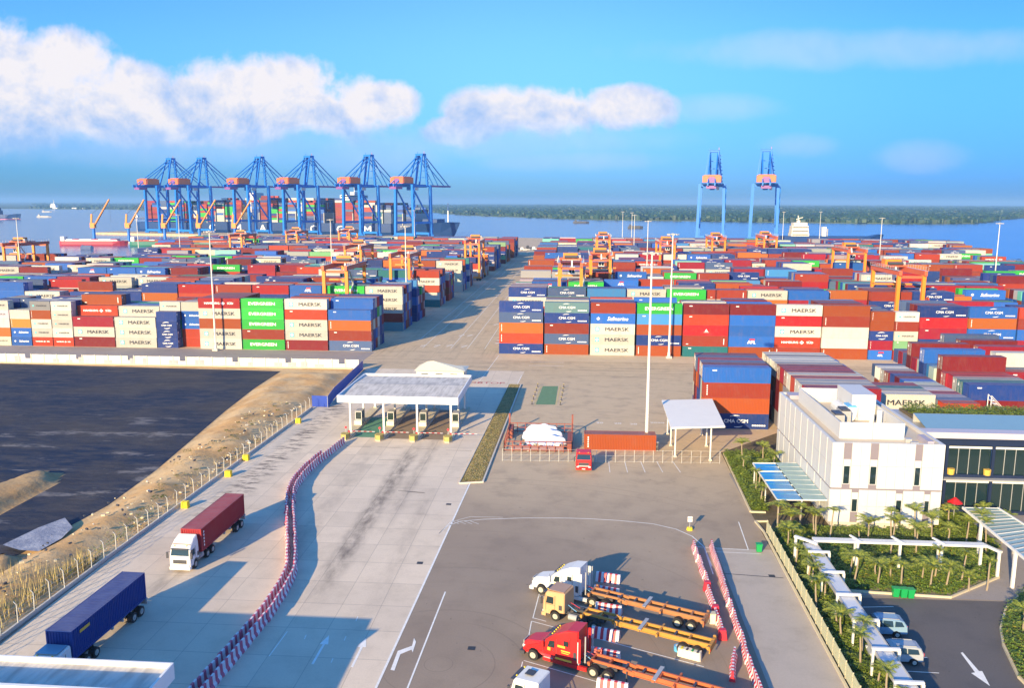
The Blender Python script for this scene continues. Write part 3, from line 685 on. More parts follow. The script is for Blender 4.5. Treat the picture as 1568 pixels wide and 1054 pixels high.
def logo_mb(kind, L, H, mb=None, base=None):
    """lettering on both long faces"""
    mb = mb or MB(); k = L / 12.2
    for face in (0, 1):
        B = (base or Matrix()) @ Matrix.Rotation(math.pi * face, 4, 'Z') @ Matrix.Translation((0, -CW / 2 - .012, H * .5)) @ FRONT
        def tx(s, size, mat, x=0, z=0, bold=.03, sh=0, sx=1.0): put_text(mb, s, size, mat, B @ Matrix.Translation((x, z, 0)), bold, sh, sx)
        def rect(x0, x1, z0, z1, mat, dz=0): mb.add([(x0, z0, dz), (x1, z0, dz), (x1, z1, dz), (x0, z1, dz)], [(0, 1, 2, 3)], mat, B)
        if kind == 'M':
            q = 1 if L > 8 else .62
            tx('MAERSK', 1.35 * q, TBLK, 1.15 * q, -.05, .04, 0, 1.32)
            rect(-4.75 * q, -3.55 * q, -.62 * q, .6 * q, TCYN); star(mb, -4.15 * q, -.01, .5 * q, TWHT, B @ Matrix.Translation((0, 0, .004)))
        elif kind == 'm': tx('MAERSK', .62, TBLK, .5, 0, .02, 0, 1.4); rect(-2.2, -1.7, -.25, .25, TCYN)
        elif kind == 'E': tx('EVERGREEN', 1.2, TWHT, -.1, 0, .045, 0, 1.22)
        elif kind == 'C':
            tx('CMA CGM', .92, TWHT, .1, 0, .02, 0, 1.05); [rect(3.1 * k + i_ * .42, 3.1 * k + i_ * .42 + .33, -.9, -.62, TWHT) for i_ in range(6)]
            arc_stroke(mb, [(.1 + 1.7 * math.cos(a), .35 + .75 * math.sin(a)) for a in np.linspace(2.3, 1.2, 8)], .12, TWHT, B)
            arc_stroke(mb, [(.3 + 1.5 * math.cos(a), -.35 + .75 * math.sin(a)) for a in np.linspace(-1.9, -.8, 8)], .12, TWHT, B)
        elif kind == 'c':
            tx('CMA CGM', .85 * min(1, k * 1.5), TWHT, 0, 0, .02, 0, 1.05)
            arc_stroke(mb, [(1.3 * math.cos(a), .35 + .6 * math.sin(a)) for a in np.linspace(2.6, .9, 10)], .16, TWHT, B)
            arc_stroke(mb, [(1.2 * math.cos(a), -.3 + .6 * math.sin(a)) for a in np.linspace(-2.3, -.5, 10)], .16, TWHT, B)
        elif kind == 'S': tx('Safmarine', 1.45, TWHT, 1.2, -.05, .03, .35, 1.0); star(mb, -4.0, 0, .55, TWHT, B)
        elif kind == 's': tx('Safmarine', .75, TWHT, .6, 0, .03, .35, 1.0); star(mb, -2.0, 0, .35, TWHT, B)
        elif kind == 'H':
            q = 1 if L > 8 else .5
            tx('HAMBURG', .82 * q, TWHT, -2.0 * q, 0, .04, 0, 1.15); tx('SÜD', .82 * q, TWHT, 3.3 * q, 0, .04, 0, 1.15)
            mb.add([(.55 * q, 0, 0), (1.15 * q, .5 * q, 0), (1.75 * q, 0, 0), (1.15 * q, -.5 * q, 0)], [(0, 3, 2, 1)], TWHT, B)
        elif kind == 'A':
            tx('APL', 1.15 * max(k, .6), TWHT, 0, -.15, .09, .12, 1.1); rect(-.5, .9, .45, .85, TREDL)
        elif kind == 'k': rect(-4.6 * k, -3.8 * k, .75, .98, TWHT)
        elif kind == 'v':
            for z in (-.75, -.35, .05, .45, .85): rect(-5.55 * k, -5.35 * k, z - .13, z + .13, TWHT)
        elif kind == 'o': tx('▲', .9, TWHT, .2, 0, .02); rect(-.5, .9, -.5, -.42, TWHT)
        elif kind == 'r': rect(4.9 * k, 5.1 * k, -.9, .7, TWHT); rect(-5.2 * k, -4.6 * k, -.95, -.75, TWHT)
    return mb
MK = {'M': 'black-lettered', 'm': 'small-lettered', 'E': 'white-lettered', 'C': 'swoosh-lettered', 'c': 'swoosh-lettered', 'S': 'script-lettered', 's': 'script-lettered', 'H': 'diamond-marked', 'A': 'short-lettered', 'k': 'corner-marked', 'v': 'edge-marked', 'o': 'triangle-marked', 'r': 'plain', '': 'plain'}
MESHES = {}
def cmesh(kind, L, H):
    key = (kind, L, H)
    if key not in MESHES:
        if kind == 'box': MESHES[key] = container_mesh(L, H)
        elif kind == 'door': MESHES[key] = door_mesh(L, H)
        else: MESHES[key] = logo_mb(kind, L, H).mesh('lettering')
    return MESHES[key]
def make_container(x, y, z, L, H, colname, kind, label, group, rz=0, parts=True, cat='container', cvar=1.0):
    o = D.objects.new('shipping_container', cmesh('box', L, H)); COL.objects.link(o)
    c = PAL[colname]; col = (*[min(1, v * cvar) for v in c], 1); o.color = col
    o.location = (x, y, z); o.rotation_euler = (0, 0, rz)
    if parts:
        d = D.objects.new('door', cmesh('door', L, H)); COL.objects.link(d); d.parent = o; d.color = col
        if kind: t_ = D.objects.new('lettering', cmesh(kind, L, H)); COL.objects.link(t_); t_.parent = o
    tag(o, label, cat, group); return o

# ---- explicit stacks read from the photograph (bottom to top)
def S(txt):   # "brick red v, cream M" -> list
    out = []
    for q in txt.split(','):
        q = q.strip(); a = q.rsplit(' ', 1)
        out.append((a[0], a[1]) if len(a) == 2 and a[1] in MK and len(a[1]) == 1 else (q, ''))
    return out
L40, L20 = 12.06, 6.0
FRONTR = [(-21.2, 40, 'navy C, orange-red v, orange v, slate blue C, navy C'), (-8.65, 40, 'brown-orange v, slate blue C, brick red k, navy C, grey-green C'),
 (3.9, 40, 'cream M, cream M, cream M, blue S, brick red k'), (16.45, 40, 'brown-orange v, navy C, brown-orange, light blue k, green E'),
 (29.0, 40, 'teal k, brick red r, bright red o, orange-red k, dark red k'), (41.3, 40, 'brown-orange r, blue A, blue, blue, dark red k'),
 (53.5, 40, 'brick red v, orange-red H, cream M, bright red k, cream M'), (65.9, 40, 'brown-orange v, white, white, brick red v, brown-orange'),
 (78.4, 20, 'blue A, crimson v, navy c, brown-orange, brown-orange v'), (84.7, 20, 'orange-red H, sage green k, cream m, brick red v, white m'),
 (91.0, 40, 'brown-orange v, navy C, crimson k, bright red k, navy C'), (103.5, 40, 'brick red v, brown-orange v, blue C, orange v, blue C'),
 (116.0, 40, 'brick red v, crimson v, blue C, brick red, orange-red v')]
FRONTL = [(-69.2, 40, 'slate blue C, brick red k, orange v, blue k'), (-81.7, 40, 'dark red v, cream M, cream M, orange-red k, cream M'), (-94.2, 40, 'green E, brick red k, green E, green E, green E'),
 (-106.7, 40, 'cream M, cream M, brown-orange, cream M, bright red H'), (-113.0, 20, ''), (-119.3, 20, 'navy c, navy c, navy c, navy'),
 (-131.6, 40, 'cream M, cream M, cream M'), (-144.1, 40, 'dark red k, cream M, crimson k'), (-150.4, 20, 'orange-red H, cream m, cream m, cream m, cream m'),
 (-156.7, 20, 'orange-red H, cream m, cream m, brown-orange v, pale grey m'), (-163.0, 20, 'blue s, blue s, ochre v, cream'), (-169.3, 20, 'cream m, orange v, cream, cream m, cream m')]
SEC = {('L', 0): 'blue k', ('L', 3): 'brick red', }
POOL = ['brick red'] * 7 + ['dark red'] * 5 + ['crimson'] * 3 + ['orange-red'] * 2 + ['brown-orange'] * 4 + ['navy'] * 9 + ['blue'] * 6 + ['slate blue'] * 4 + ['cream'] * 5 + ['white'] * 3 + ['pale grey'] * 3 + ['green'] * 2 + ['orange'] * 2 + ['mint', 'teal', 'light blue', 'sage green', 'bright red', 'bright red']
def rkind(c, L):
    r = rnd.random(); big = L > 8
    if c == 'cream': return ('M' if big else 'm') if r < .75 else ''
    if c == 'white': return ('M' if big else 'm') if r < .35 else ''
    if c in ('navy', 'slate blue'): return ('C' if big else 'c') if r < .65 else 'k'
    if c == 'green': return 'E' if big else ''
    if c == 'blue': return (('S' if big else 's') if r < .25 else 'A' if r < .5 else 'k')
    if c in ('orange-red', 'bright red'): return 'H' if r < .35 else 'k'
    if c == 'mint': return 'k'
    return 'v' if r < .4 else 'k' if r < .6 else ''
ALL = []   # dict(x,y,z,L,H,c,k,side,row,bay,lev)
BLOCKY = [229.2, 267.0, 289.0, 331.0, 352.5, 388.0, 409.5, 450.0, 471.5, 511.0, 532.5, 572.0, 593.5, 633.0, 654.5]
def gen_side(side):
    for b, y0 in enumerate(BLOCKY):
        if side == 'L':
            xs = FRONTL if b == 0 else None; dirn = -1
            xmin = -175 if b == 0 else -(y0 * .74) - 8
            if y0 > 440: xmin = max(-.515 * y0, -292)
            xstart = -57.0 + (.004 * (y0 - 229)) * 6
        else:
            xs = FRONTR if b == 0 else None; dirn = 1
            xmin = min(y0 * .56 + 4, 215 if y0 < 400 else 205 + (y0 - 400) * .28); xstart = -21.2 - .012 * (y0 - 229)
        bays = []
        if xs: bays = [(x, n, S(t) if t else []) for x, n, t in xs]
        else:
            x = xstart
            while (x > xmin) if dirn < 0 else (x < xmin):
                n = 20 if rnd.random() < (.10 if y0 < 450 else .04) else 40; L = L40 if n == 40 else L20
                if dirn < 0: bays.append((x - L, n, None)); x -= L + .45
                else: bays.append((x, n, None)); x += L + .45
                if rnd.random() < .04: x += dirn * 3
        for bi, (x, n, st) in enumerate(bays):
            L = L40 if n == 40 else L20; H = 2.9 if n == 40 else 2.6
            hb = rnd.choice([3, 4, 4, 5, 5])
            if y0 < 300: hb = rnd.choice([4, 4, 5, 5])
            lead = rnd.choice(POOL)
            for j in range(6):
                y = y0 + CW / 2 + j * 2.62
                if j == 0 and st is not None: lv = st
                else:
                    h = hb + rnd.choice([-1, 0, 0, 0, 1]); h = max(2, min(5, h))
                    if st is not None: h = max(3, min(5, h))
                    if side == 'L' and b == 0:
                        if bi == 0: h = 5
                        if bi in (6,): h = 3 if j == 0 else 4
                        if bi == 7: h = 4 if j == 1 else 5 if j < 4 else 4
                        if bi == 4: h = 5 if j else 0
                    if side == 'R' and b == 0 and bi < 8: h = min(h, 5) if j > 1 else 4
                    if y0 > 500: h = min(5, h + 1)
                    lv = []
                    for l in range(h):
                        c = lead if rnd.random() < .25 else rnd.choice(POOL); lv.append((c, rkind(c, L)))
                    if side == 'L' and b == 0 and j == 1:
                        if bi == 0: lv[4] = ('blue', 'k')
                        if bi == 4: lv = S('orange-red, orange-red, blue s, blue s, cream')
                        if bi == 6: lv[3] = ('cream', 'M')
                        if bi == 7: lv[3] = ('orange-red', 'H')
                    if side == 'L' and b == 0 and j == 2 and bi == 7: lv[-1] = ('brown-orange', 'r')
                    if side == 'L' and b == 1 and j == 0:
                        q = {0: 'cream M', 1: 'green E', 2: 'blue A', 3: 'bright red k', 4: 'brick red v'}.get(bi)
                        if q:
                            while len(lv) < 5: lv.append(('cream', 'M'))
                            lv = lv[:5]; lv[4] = S(q)[0]
                            if bi == 0: lv = S('grey-green k, brick red, cream M, cream M, cream M')
                            if bi == 2: lv[3] = ('blue', '')
                    if side == 'L' and b == 2 and j == 0 and bi == 0: lv = S('navy, navy, blue, navy, light blue k')
                    if side == 'L' and b == 3 and j == 0 and bi == 0: lv = S('teal, cream, orange-red, cream M, orange-red')
                    if side == 'L' and b == 5 and j == 0 and bi == 0: lv = S('cream, cream, cream, cream M, cream M')
                    if side == 'R' and b == 1 and j == 0:
                        q = {0: 'navy C', 1: 'slate blue C', 2: 'light blue', 3: 'cream M', 4: 'green E', 5: 'brick red r', 6: 'cream M', 7: 'blue'}.get(bi)
                        if q:
                            while len(lv) < 5: lv.append(('cream', 'M'))
                            lv = lv[:5]; lv[4] = S(q)[0]
                            if bi == 3: lv[3] = ('cream', 'M')
                    if side == 'R' and b == 2 and j == 0 and bi < 2: lv = lv[:4] + [('blue', 'A')]
                for l, (c, k) in enumerate(lv):
                    ALL.append(dict(x=x + L / 2 + rnd.uniform(-.06, .06), y=y + rnd.uniform(-.05, .05), z=l * H + .01, L=L, H=H, c=c, k=k, side=side, row=b * 6 + j, bay=bi, lev=l, top=l == len(lv) - 1))
gen_side('L'); gen_side('R')
# stacks behind the white building (ends towards the road)
def stack_rows(x0, n, y0, rows, hts, tag_, cols, fixed=None, jit=.5):
    L = L40 if n == 40 else L20; H = 2.9 if n == 40 else 2.6
    for j in range(rows):
        h = hts[j % len(hts)]; dx = rnd.uniform(0, jit); cc = cols[j % len(cols)]
        for l in range(h):
            c, k = (fixed[l] if fixed and j == 0 and l < len(fixed) else (cc if l == h - 1 else rnd.choice(['brick red', 'cream', 'orange', 'brown-orange', 'dark red', 'pale grey', 'navy', 'white']), ''))
            if not (fixed and j == 0) and rnd.random() < .5: k = rkind(c, L)
            ALL.append(dict(x=x0 + L / 2 + (dx if j else 0), y=y0 + CW / 2 + j * 2.62, z=l * H + .01, L=L, H=H, c=c, k=k, side=tag_, row=j, bay=0, lev=l, top=l == h - 1))
stack_rows(23.7, 40, 154.6, 6, [4], 'P', ['blue', 'dark red', 'slate blue', 'crimson', 'slate blue', 'dark red'], S('navy C, brown-orange v, brick red v, blue k'), .25)
stack_rows(37.7, 40, 138.3, 13, [4], 'Q', ['crimson', 'pale grey', 'pale grey', 'brick red', 'cream', 'dark red', 'crimson', 'dark red', 'pale grey', 'white', 'white', 'pale grey', 'cream'], None, .3)
stack_rows(50.4, 20, 160, 12, [3], 'U', ['pale grey', 'crimson', 'slate blue', 'white', 'cream', 'navy', 'crimson', 'blue', 'dark red', 'blue', 'pale grey', 'light blue'], None)
stack_rows(46.9 + 3.3, 40, 147.6, 4, [3], 'V', ['cream', 'pale grey', 'teal', 'crimson'], S('brick red, cream M, cream M'), .2)
stack_rows(62.8, 20, 145.4, 14, [3], 'W', ['orange-red', 'slate blue', 'pale grey', 'crimson', 'white', 'pale grey', 'cream', 'blue', 'dark red', 'navy', 'dark red', 'pale grey', 'white', 'slate blue'], S('cream, brick red, orange-red H'), .3)
stack_rows(72.0, 40, 157.0, 15, [3, 3, 3, 3, 3, 4, 3, 3, 4, 3, 3, 4, 3, 3, 3], 'X', ['navy', 'teal', 'pale grey', 'crimson', 'crimson', 'dark red', 'white', 'light blue', 'blue', 'white', 'crimson', 'dark red', 'slate blue', 'crimson', 'slate blue'], None, .8)
stack_rows(84.6, 40, 170.0, 12, [3, 3, 4], 'Y', ['crimson', 'slate blue', 'white', 'dark red', 'blue'], None, .5)

# ---- which containers the photograph shows, and how large (coarse depth raster from this camera)
W_, H_ = 784, 527
zb = np.full((H_, W_), 1e9, np.float32); ib = np.full((H_, W_), -1, np.int32)
Minv = camo.matrix_world.inverted()
def rast(quad, idx):
    P = []
    for q in quad:
        c = Minv @ Vector(q)
        if c.z > -1: return
        P.append((W_ / 2 + FPX / 2 * c.x / -c.z, H_ / 2 - FPX / 2 * c.y / -c.z, -c.z))
    xs = [p[0] for p in P]; ys = [p[1] for p in P]
    x0, x1 = max(0, int(min(xs))), min(W_ - 1, int(max(xs)) + 1); y0, y1 = max(0, int(min(ys))), min(H_ - 1, int(max(ys)) + 1)
    if x0 > x1 or y0 > y1: return
    gx, gy = np.meshgrid(np.arange(x0, x1 + 1) + .5, np.arange(y0, y1 + 1) + .5)
    ins = None; area = sum(P[i][0] * P[(i + 1) % 4][1] - P[(i + 1) % 4][0] * P[i][1] for i in range(4)); sg = 1 if area > 0 else -1
    for i in range(4):
        ax, ay, _ = P[i]; bx, by, _ = P[(i + 1) % 4]
        e = sg * ((bx - ax) * (gy - ay) - (by - ay) * (gx - ax)) >= 0
        ins = e if ins is None else ins & e
    if not ins.any(): return
    d = sum(p[2] for p in P) / 4
    sub = zb[y0:y1 + 1, x0:x1 + 1]; si = ib[y0:y1 + 1, x0:x1 + 1]
    mk_ = ins & (d < sub); sub[mk_] = d; si[mk_] = idx
for i, c in enumerate(ALL):
    x0, x1, y0, y1, z0, z1 = c['x'] - c['L'] / 2, c['x'] + c['L'] / 2, c['y'] - CW / 2, c['y'] + CW / 2, c['z'], c['z'] + c['H']
    rast([(x0, y0, z0), (x1, y0, z0), (x1, y0, z1), (x0, y0, z1)], i)
    rast([(x0, y0, z1), (x1, y0, z1), (x1, y1, z1), (x0, y1, z1)], i)
    xe = x1 if x1 < 0 else x0
    rast([(xe, y0, z0), (xe, y1, z0), (xe, y1, z1), (xe, y0, z1)], i)
# the white building and its wing hide part of the back stacks
rast([(33, 106.3, 0), (46.5, 106.3, 0), (46.5, 106.3, 11.4), (33, 106.3, 11.4)], -2)
rast([(33, 106.3, 11.4), (46.5, 106.3, 11.4), (46.5, 135, 11.4), (33, 135, 11.4)], -2)
rast([(46.5, 113, 0), (90, 113, 0), (90, 113, 11), (46.5, 113, 11)], -2)
rast([(46.5, 113, 11), (90, 113, 11), (90, 127, 11), (46.5, 127, 11)], -2)
cnt = np.bincount(ib[ib >= 0].ravel(), minlength=len(ALL))
order = sorted(range(len(ALL)), key=lambda i: -cnt[i])
keep = set(i for i in order[:292] if cnt[i] > 0)
PLACE = {'P': 'of stacks beside the small white canopy', 'Q': 'of stacks just behind the white building', 'U': 'of short stacks behind the roof garden', 'V': 'of stacks behind the plant room',
         'W': 'of short stacks behind the planted roof', 'X': 'of long stacks behind the glass wing', 'Y': 'of stacks far behind the glass wing'}
UP = ['bottom', 'second', 'third', 'fourth', 'fifth']
for i in sorted(keep):
    c = ALL[i]; L = c['L']
    nm = c['c'] + ' ' + MK[c['k']]
    if c['side'] in 'LR':
        rw = 'front row' if c['row'] == 0 else nth(c['row']) + ' row'
        lab = f"{nm} container, {UP[c['lev']]} level, {nth(c['bay'])} stack {'left' if c['side'] == 'L' else 'right'} of road, {rw}"
        grp = 'containers stacked in the yard ' + ('left' if c['side'] == 'L' else 'right') + ' of the road'
    else:
        lab = f"{c['c']} container, {UP[c['lev']]} level, {nth(c['row'])} row {PLACE[c['side']]}"; grp = 'containers stacked behind the white building'
    make_container(c['x'], c['y'], c['z'], L, c['H'], c['c'], c['k'], lab, grp, rz=math.pi if c['side'] in 'PQUVWXY' and c['row'] % 3 else 0, parts=cnt[i] >= 12, cvar=rnd.uniform(.85, 1.12))
# the rest of the yard: one object
V = []; F = []; CLR = []
txt = MB()
for i, c in enumerate(ALL):
    if i in keep: continue
    hx, hy, H = c['L'] / 2, CW / 2, c['H'] - .03; o = len(V); col = [v * rnd.uniform(.85, 1.1) for v in PAL[c['c']]]
    for z in (0, H):
        for sx, sy in ((-1, -1), (1, -1), (1, 1), (-1, 1)): V.append((c['x'] + sx * hx, c['y'] + sy * hy, c['z'] + z))
    for f in ((4, 5, 6, 7), (0, 1, 5, 4), (1, 2, 6, 5), (2, 3, 7, 6), (3, 0, 4, 7)): F.append(tuple(k + o for k in f)); CLR.append((*col, 1))
    if cnt[i] >= 5 and c['k'] and c['k'] in 'MmCcESH':
        logo_mb(c['k'], c['L'], c['H'], txt, Matrix.Translation((c['x'], c['y'], c['z'])))
nb = len(F)
o = len(V); V += txt.v; F += [tuple(k + o for k in f) for f in txt.f]; CLR += [(0, 0, 0, 1)] * len(txt.f)
me = D.meshes.new('stacked_containers'); me.from_pydata(V, [], F); me.materials.append(CONTF)
for m_ in txt.ms: me.materials.append(m_)
me.polygons.foreach_set('material_index', [0] * nb + [k + 1 for k in txt.mi])
ca = me.color_attributes.new('Col', 'FLOAT_COLOR', 'CORNER'); data = np.repeat(np.array(CLR, np.float32), [len(f) for f in F], axis=0); ca.data.foreach_set('color', data.ravel())
far = D.objects.new('stacked_containers', me); COL.objects.link(far)
tag(far, 'hundreds of mixed coloured containers stacked across the far yard', 'containers', None, 'stuff')
print('containers', len(ALL), 'kept', len(keep), 'min px', min(cnt[i] for i in keep))

# ================================================================== WALLS, FENCES, KERBSIDE THINGS
# white panel wall along the yard front
t = empty('boundary_wall', (0, 0, 0)); tag(t, 'long low whitewashed panel wall between the dark basin and the container yard', 'wall')
WDIRTY = two_tone('stained_whitewash', (.74, .70, .64), (.60, .56, .52), (.34, .31, .30), .35, .8, bump=.1)
mb = MB(); x = -168.0; i = 0
while x < -57.5:
    hgt_ = 2.3; mb = MB()
    if i % 4 != 3: mb.box(x, x + 3.3, 204.2, 204.45, 0, hgt_, WDIRTY)
    else: mb.box(x, x + 1.7, 204.2, 204.45, 0, hgt_, WDIRTY); mb.box(x + 1.7, x + 3.3, 204.2, 204.45, 0, 1.2, WDIRTY)
    mb.build('panel', t); x += 3.45; i += 1
mb = MB(); x = -168.1
while x < -57.5: mb = MB(); mb.box(x - .12, x + .12, 204.1, 204.5, 0, 2.45, CONC); mb.build('pier', t); x += 3.45
mb = MB(); mb.box(-168, -56, 203.7, 204.9, 0, .22, BEIGE); mb.build('footing', t)
mb = MB(); r_ = random.Random(5); x = -166
while x < -60:
    if r_.random() < .6: w0 = r_.uniform(.8, 2.4); mb = MB(); mb.box(x + .3, x + w0 + .3, 204.12, 204.196, .35, .35 + r_.uniform(.6, 1.5), paint('stain_grey', (.36, .35, .37), .8, .2, 1.2) if 'stain_grey' not in MATS else MATS['stain_grey']); mb.build('painted_patch', t)
    x += 3.45
# blue sheet fence beside the gate
t = empty('hoarding', (0, 0, 0)); tag(t, 'blue sheet metal hoarding curving past the toll canopy', 'fence')
bfp = [(-50.2, 164.0), (-51.2, 172), (-51.7, 182), (-52.3, 192), (-52.9, 203)]
mb = MB()
for a, b in zip(bfp[:-1], bfp[1:]): mb.bar((*a, 1.25), (*b, 1.25), .06, 2.3, BLUEF)
mb.bar((-53.6, 164.2, 1.25), (-50.2, 164, 1.25), .06, 2.3, BLUEF); mb.build('sheet', t)
mb = MB()
for a in bfp: mb = MB(); mb.tube((a[0] - .1, a[1], 0), (a[0] - .1, a[1], 2.5), .06, mat=GREYM); mb.build('post', t)
# mesh fence of thin posts + rail on a low kerb wall, left of the concrete road
fl = [(-54.6, 40), (-54.45, 67), (-54.4, 90), (-53.9, 120), (-53.4, 150), (-53.2, 163)]
t = empty('wire_fence', (0, 0, 0)); tag(t, 'rusty wire fence of thin posts on a low kerb beside the sand bank', 'fence')
mb = MB(); pw = MB(); wi = MB()
for a, b in zip(fl[:-1], fl[1:]):
    mb.bar((*a, .22), (*b, .22), .22, .44, CONC); A = Vector(a); B = Vector(b); L = (B - A).length; n = int(L / 2.4)
    for k in range(n):
        p = A.lerp(B, (k + .5) / n); lean = rnd.uniform(-.08, .08); pw = MB()
        pw.bar((p.x, p.y, .2), (p.x + lean, p.y, 2.3), .07, .07, GALV); pw.bar((p.x + lean, p.y, 2.3), (p.x + lean - .3, p.y, 2.6), .05, .05, GALV); pw.build('post', t)
    for z in (.8, 1.3, 1.8, 2.25): wi.bar((*a, z), (*b, z), .015, .015, GALV)
mb.build('kerb', t); wi.build('wire', t)
# dry reeds along that fence
mb = MB(); r_ = random.Random(11)
for k in range(2600):
    y = r_.uniform(52, 150) if r_.random() < .35 else r_.uniform(52, 88); fx = -54.9 - abs(r_.gauss(0, .9)) - (0 if y > 85 else r_.uniform(0, 7))
    if y > 88 and mnoise.noise(Vector((y * .3, 0, 0))) < .05: continue
    x = fx; h = r_.uniform(.3, 1.3) * (1.2 if y < 90 else .45); a = r_.random() * 3.14; dx = math.cos(a) * .05; dy = math.sin(a) * .05; lx = r_.uniform(-.3, .3); ly = r_.uniform(-.3, .3)
    z0 = .2
    mb.add([(x - dx, y - dy, z0), (x + dx, y + dy, z0), (x + lx, y + ly, z0 + h + (.7 if fx < -56 else .05))], [(0, 1, 2)], REED)
o = mb.build('dry_reeds'); tag(o, 'dry yellow reeds growing along the wire fence on the bank', 'reeds', None, 'stuff')
mb = MB()
for k in range(2600):
    y = r_.uniform(52, 104); x = -55.6 - abs(r_.gauss(0, 1.6)) - (2.5 if y < 80 else 0) * r_.random()
    a = r_.random() * 6.28; s_ = r_.uniform(.06, .18); z = r_.uniform(.15, .8)
    mb.add([(x, y, z), (x + s_ * math.cos(a), y + s_ * math.sin(a), z + s_ * .5), (x + s_ * math.cos(a + 2), y + s_ * math.sin(a + 2), z + s_ * .3)], [(0, 1, 2)], LEAF)
tag(mb.build('weeds'), 'low dark green weeds at the foot of the wire fence', 'weeds', None, 'stuff')
# rubble bits on the bank
mb = MB()
for k in range(240):
    y = r_.uniform(62, 165); x = r_.uniform(-63, -55.6) if r_.random() < .6 else -55.4 - abs(r_.gauss(0, .8)); s_ = r_.uniform(.05, .24)
    mb.box(-s_, s_, -s_ * .6, s_ * .6, 0, s_, r_.choice([CONC, DARK, BEIGE, DARK, BEIGE]), T(x, y, (1.25 if x < -57 else .3), r_.random() * 3))
tag(mb.build('rubble'), 'scattered rubble and litter on the sand bank by the fence', 'rubble', None, 'stuff')
# yellow blocks
for i, ((u, v), nm) in enumerate(zip([(284, 778), (350, 730), (377, 705), (457, 648)], ['nearest the red container truck', 'second from the red container truck', 'third from the red container truck', 'nearest the toll canopy'])):
    p = G(u, v); mb = MB(); mb.body([(-.5, 0), (.5, 0), (.45, .95), (-.45, .95)], lambda x, z: .42, YEL, cham=.1)
    o = mb.build('yellow_block', loc=(p.x, p.y, 0)); tag(o, 'yellow square block on the kerb, ' + nm, 'block', 'yellow blocks along the kerb')
# pale mesh fence at right of the lorry park
t = empty('panel_fence', (0, 0, 0)); tag(t, 'long pale green panel fence between the lorry lane and the palm garden', 'fence')
a, b = Vector((24.55, 103.8)), Vector((23.85, 45)); L = (b - a).length; n = 30
mb = MB(); pm = MB()
for k in range(n):
    p = a.lerp(b, k / n); q = a.lerp(b, (k + .96) / n); mb = MB(); mb.bar((*p, .95), (*q, .95), .05, 1.5, FENP)
    for z in (.4, .9, 1.4): mb.bar((p.x - .04, p.y, z), (q.x - .04, q.y, z), .04, .05, BEIGE)
    mb.build('panel', t)
for k in range(n + 1): p = a.lerp(b, k / n); pm = MB(); pm.bar((*p, 0), (*p, 1.8), .09, .09, BEIGE); pm.build('post', t)
# light posts-and-rail fence across the yard behind the small red truck
t = empty('rail_fence', (0, 0, 0)); tag(t, 'thin white mesh fence crossing the paved yard behind the small red truck', 'fence')
mb = MB(); wi = MB()
for k in range(24):
    x = -11.6 + k * 1.52; y = 131.2 + .045 * (x + 11.6)
    mb = MB(); mb.bar((x, y, 0), (x, y, 2.1), .06, .06, GALV); mb.build('post', t)
wi.bar((-11.6, 131.2, 2.05), (23.4, 132.8, 2.05), .025, .025, GALV); wi.bar((-11.6, 131.2, 1.1), (23.4, 132.8, 1.1), .02, .02, GALV); wi.bar((-11.6, 131.2, .15), (23.4, 132.8, .15), .03, .03, GALV)
wi.build('rail', t)

# ================================================================== GATE CANOPIES
def canopy_gate(x0, x1, y0, y1, label, full=True):
    t = empty('toll_canopy', (x0, y0, 0)); tag(t, label, 'canopy', 'toll canopies across the concrete road')
    zt = 7.2; zf = 5.9; W = x1 - x0; Dp = y1 - y0
    mb = MB(); mb.box(0, W, 0, .18, zf, zt, FASC); mb.box(0, W, Dp - .18, Dp, zf, zt, FASC); mb.box(0, .18, .18, Dp - .18, zf, zt, FASC); mb.box(W - .18, W, .18, Dp - .18, zf, zt, FASC); mb.build('fascia', t)
    mb = MB()
    zr = zt - .30
    mb.add([(.18, .18, zr - .15), (W - .18, .18, zr - .15), (W - .18, Dp * .56, zr + .12), (.18, Dp * .56, zr + .12)], [(0, 1, 2, 3)], ROOF)
    mb.add([(.18, Dp * .56 + .25, zr + .12), (W - .18, Dp * .56 + .25, zr + .12), (W - .18, Dp - .18, zr - .1), (.18, Dp - .18, zr - .1)], [(0, 1, 2, 3)], ROOF)
    mb.box(.18, W - .18, Dp * .56, Dp * .56 + .25, zr - .2, zr + .1, GREYM)
    mb.box(.2, W - .2, .2, Dp - .2, zf + .1, zf + .2, GREYM); mb.build('roof', t)
    for i in range(4):
        xx = 2.2 + i * (W - 3.6) / 3
        for yy in (.6, Dp * .5, Dp - .7):
            mb = MB(); mb.box(xx - .17, xx + .17, yy - .17, yy + .17, 0, zf, WHITE); mb.box(xx - .3, xx + .3, yy - .3, yy + .3, 0, .5, CONC); mb.build('column', t)
    return t, W, Dp, zf
t, W, Dp, zf = canopy_gate(-42.6, -20.7, 144.6, 164.5, 'wide flat white toll canopy on slim columns over four traffic islands')
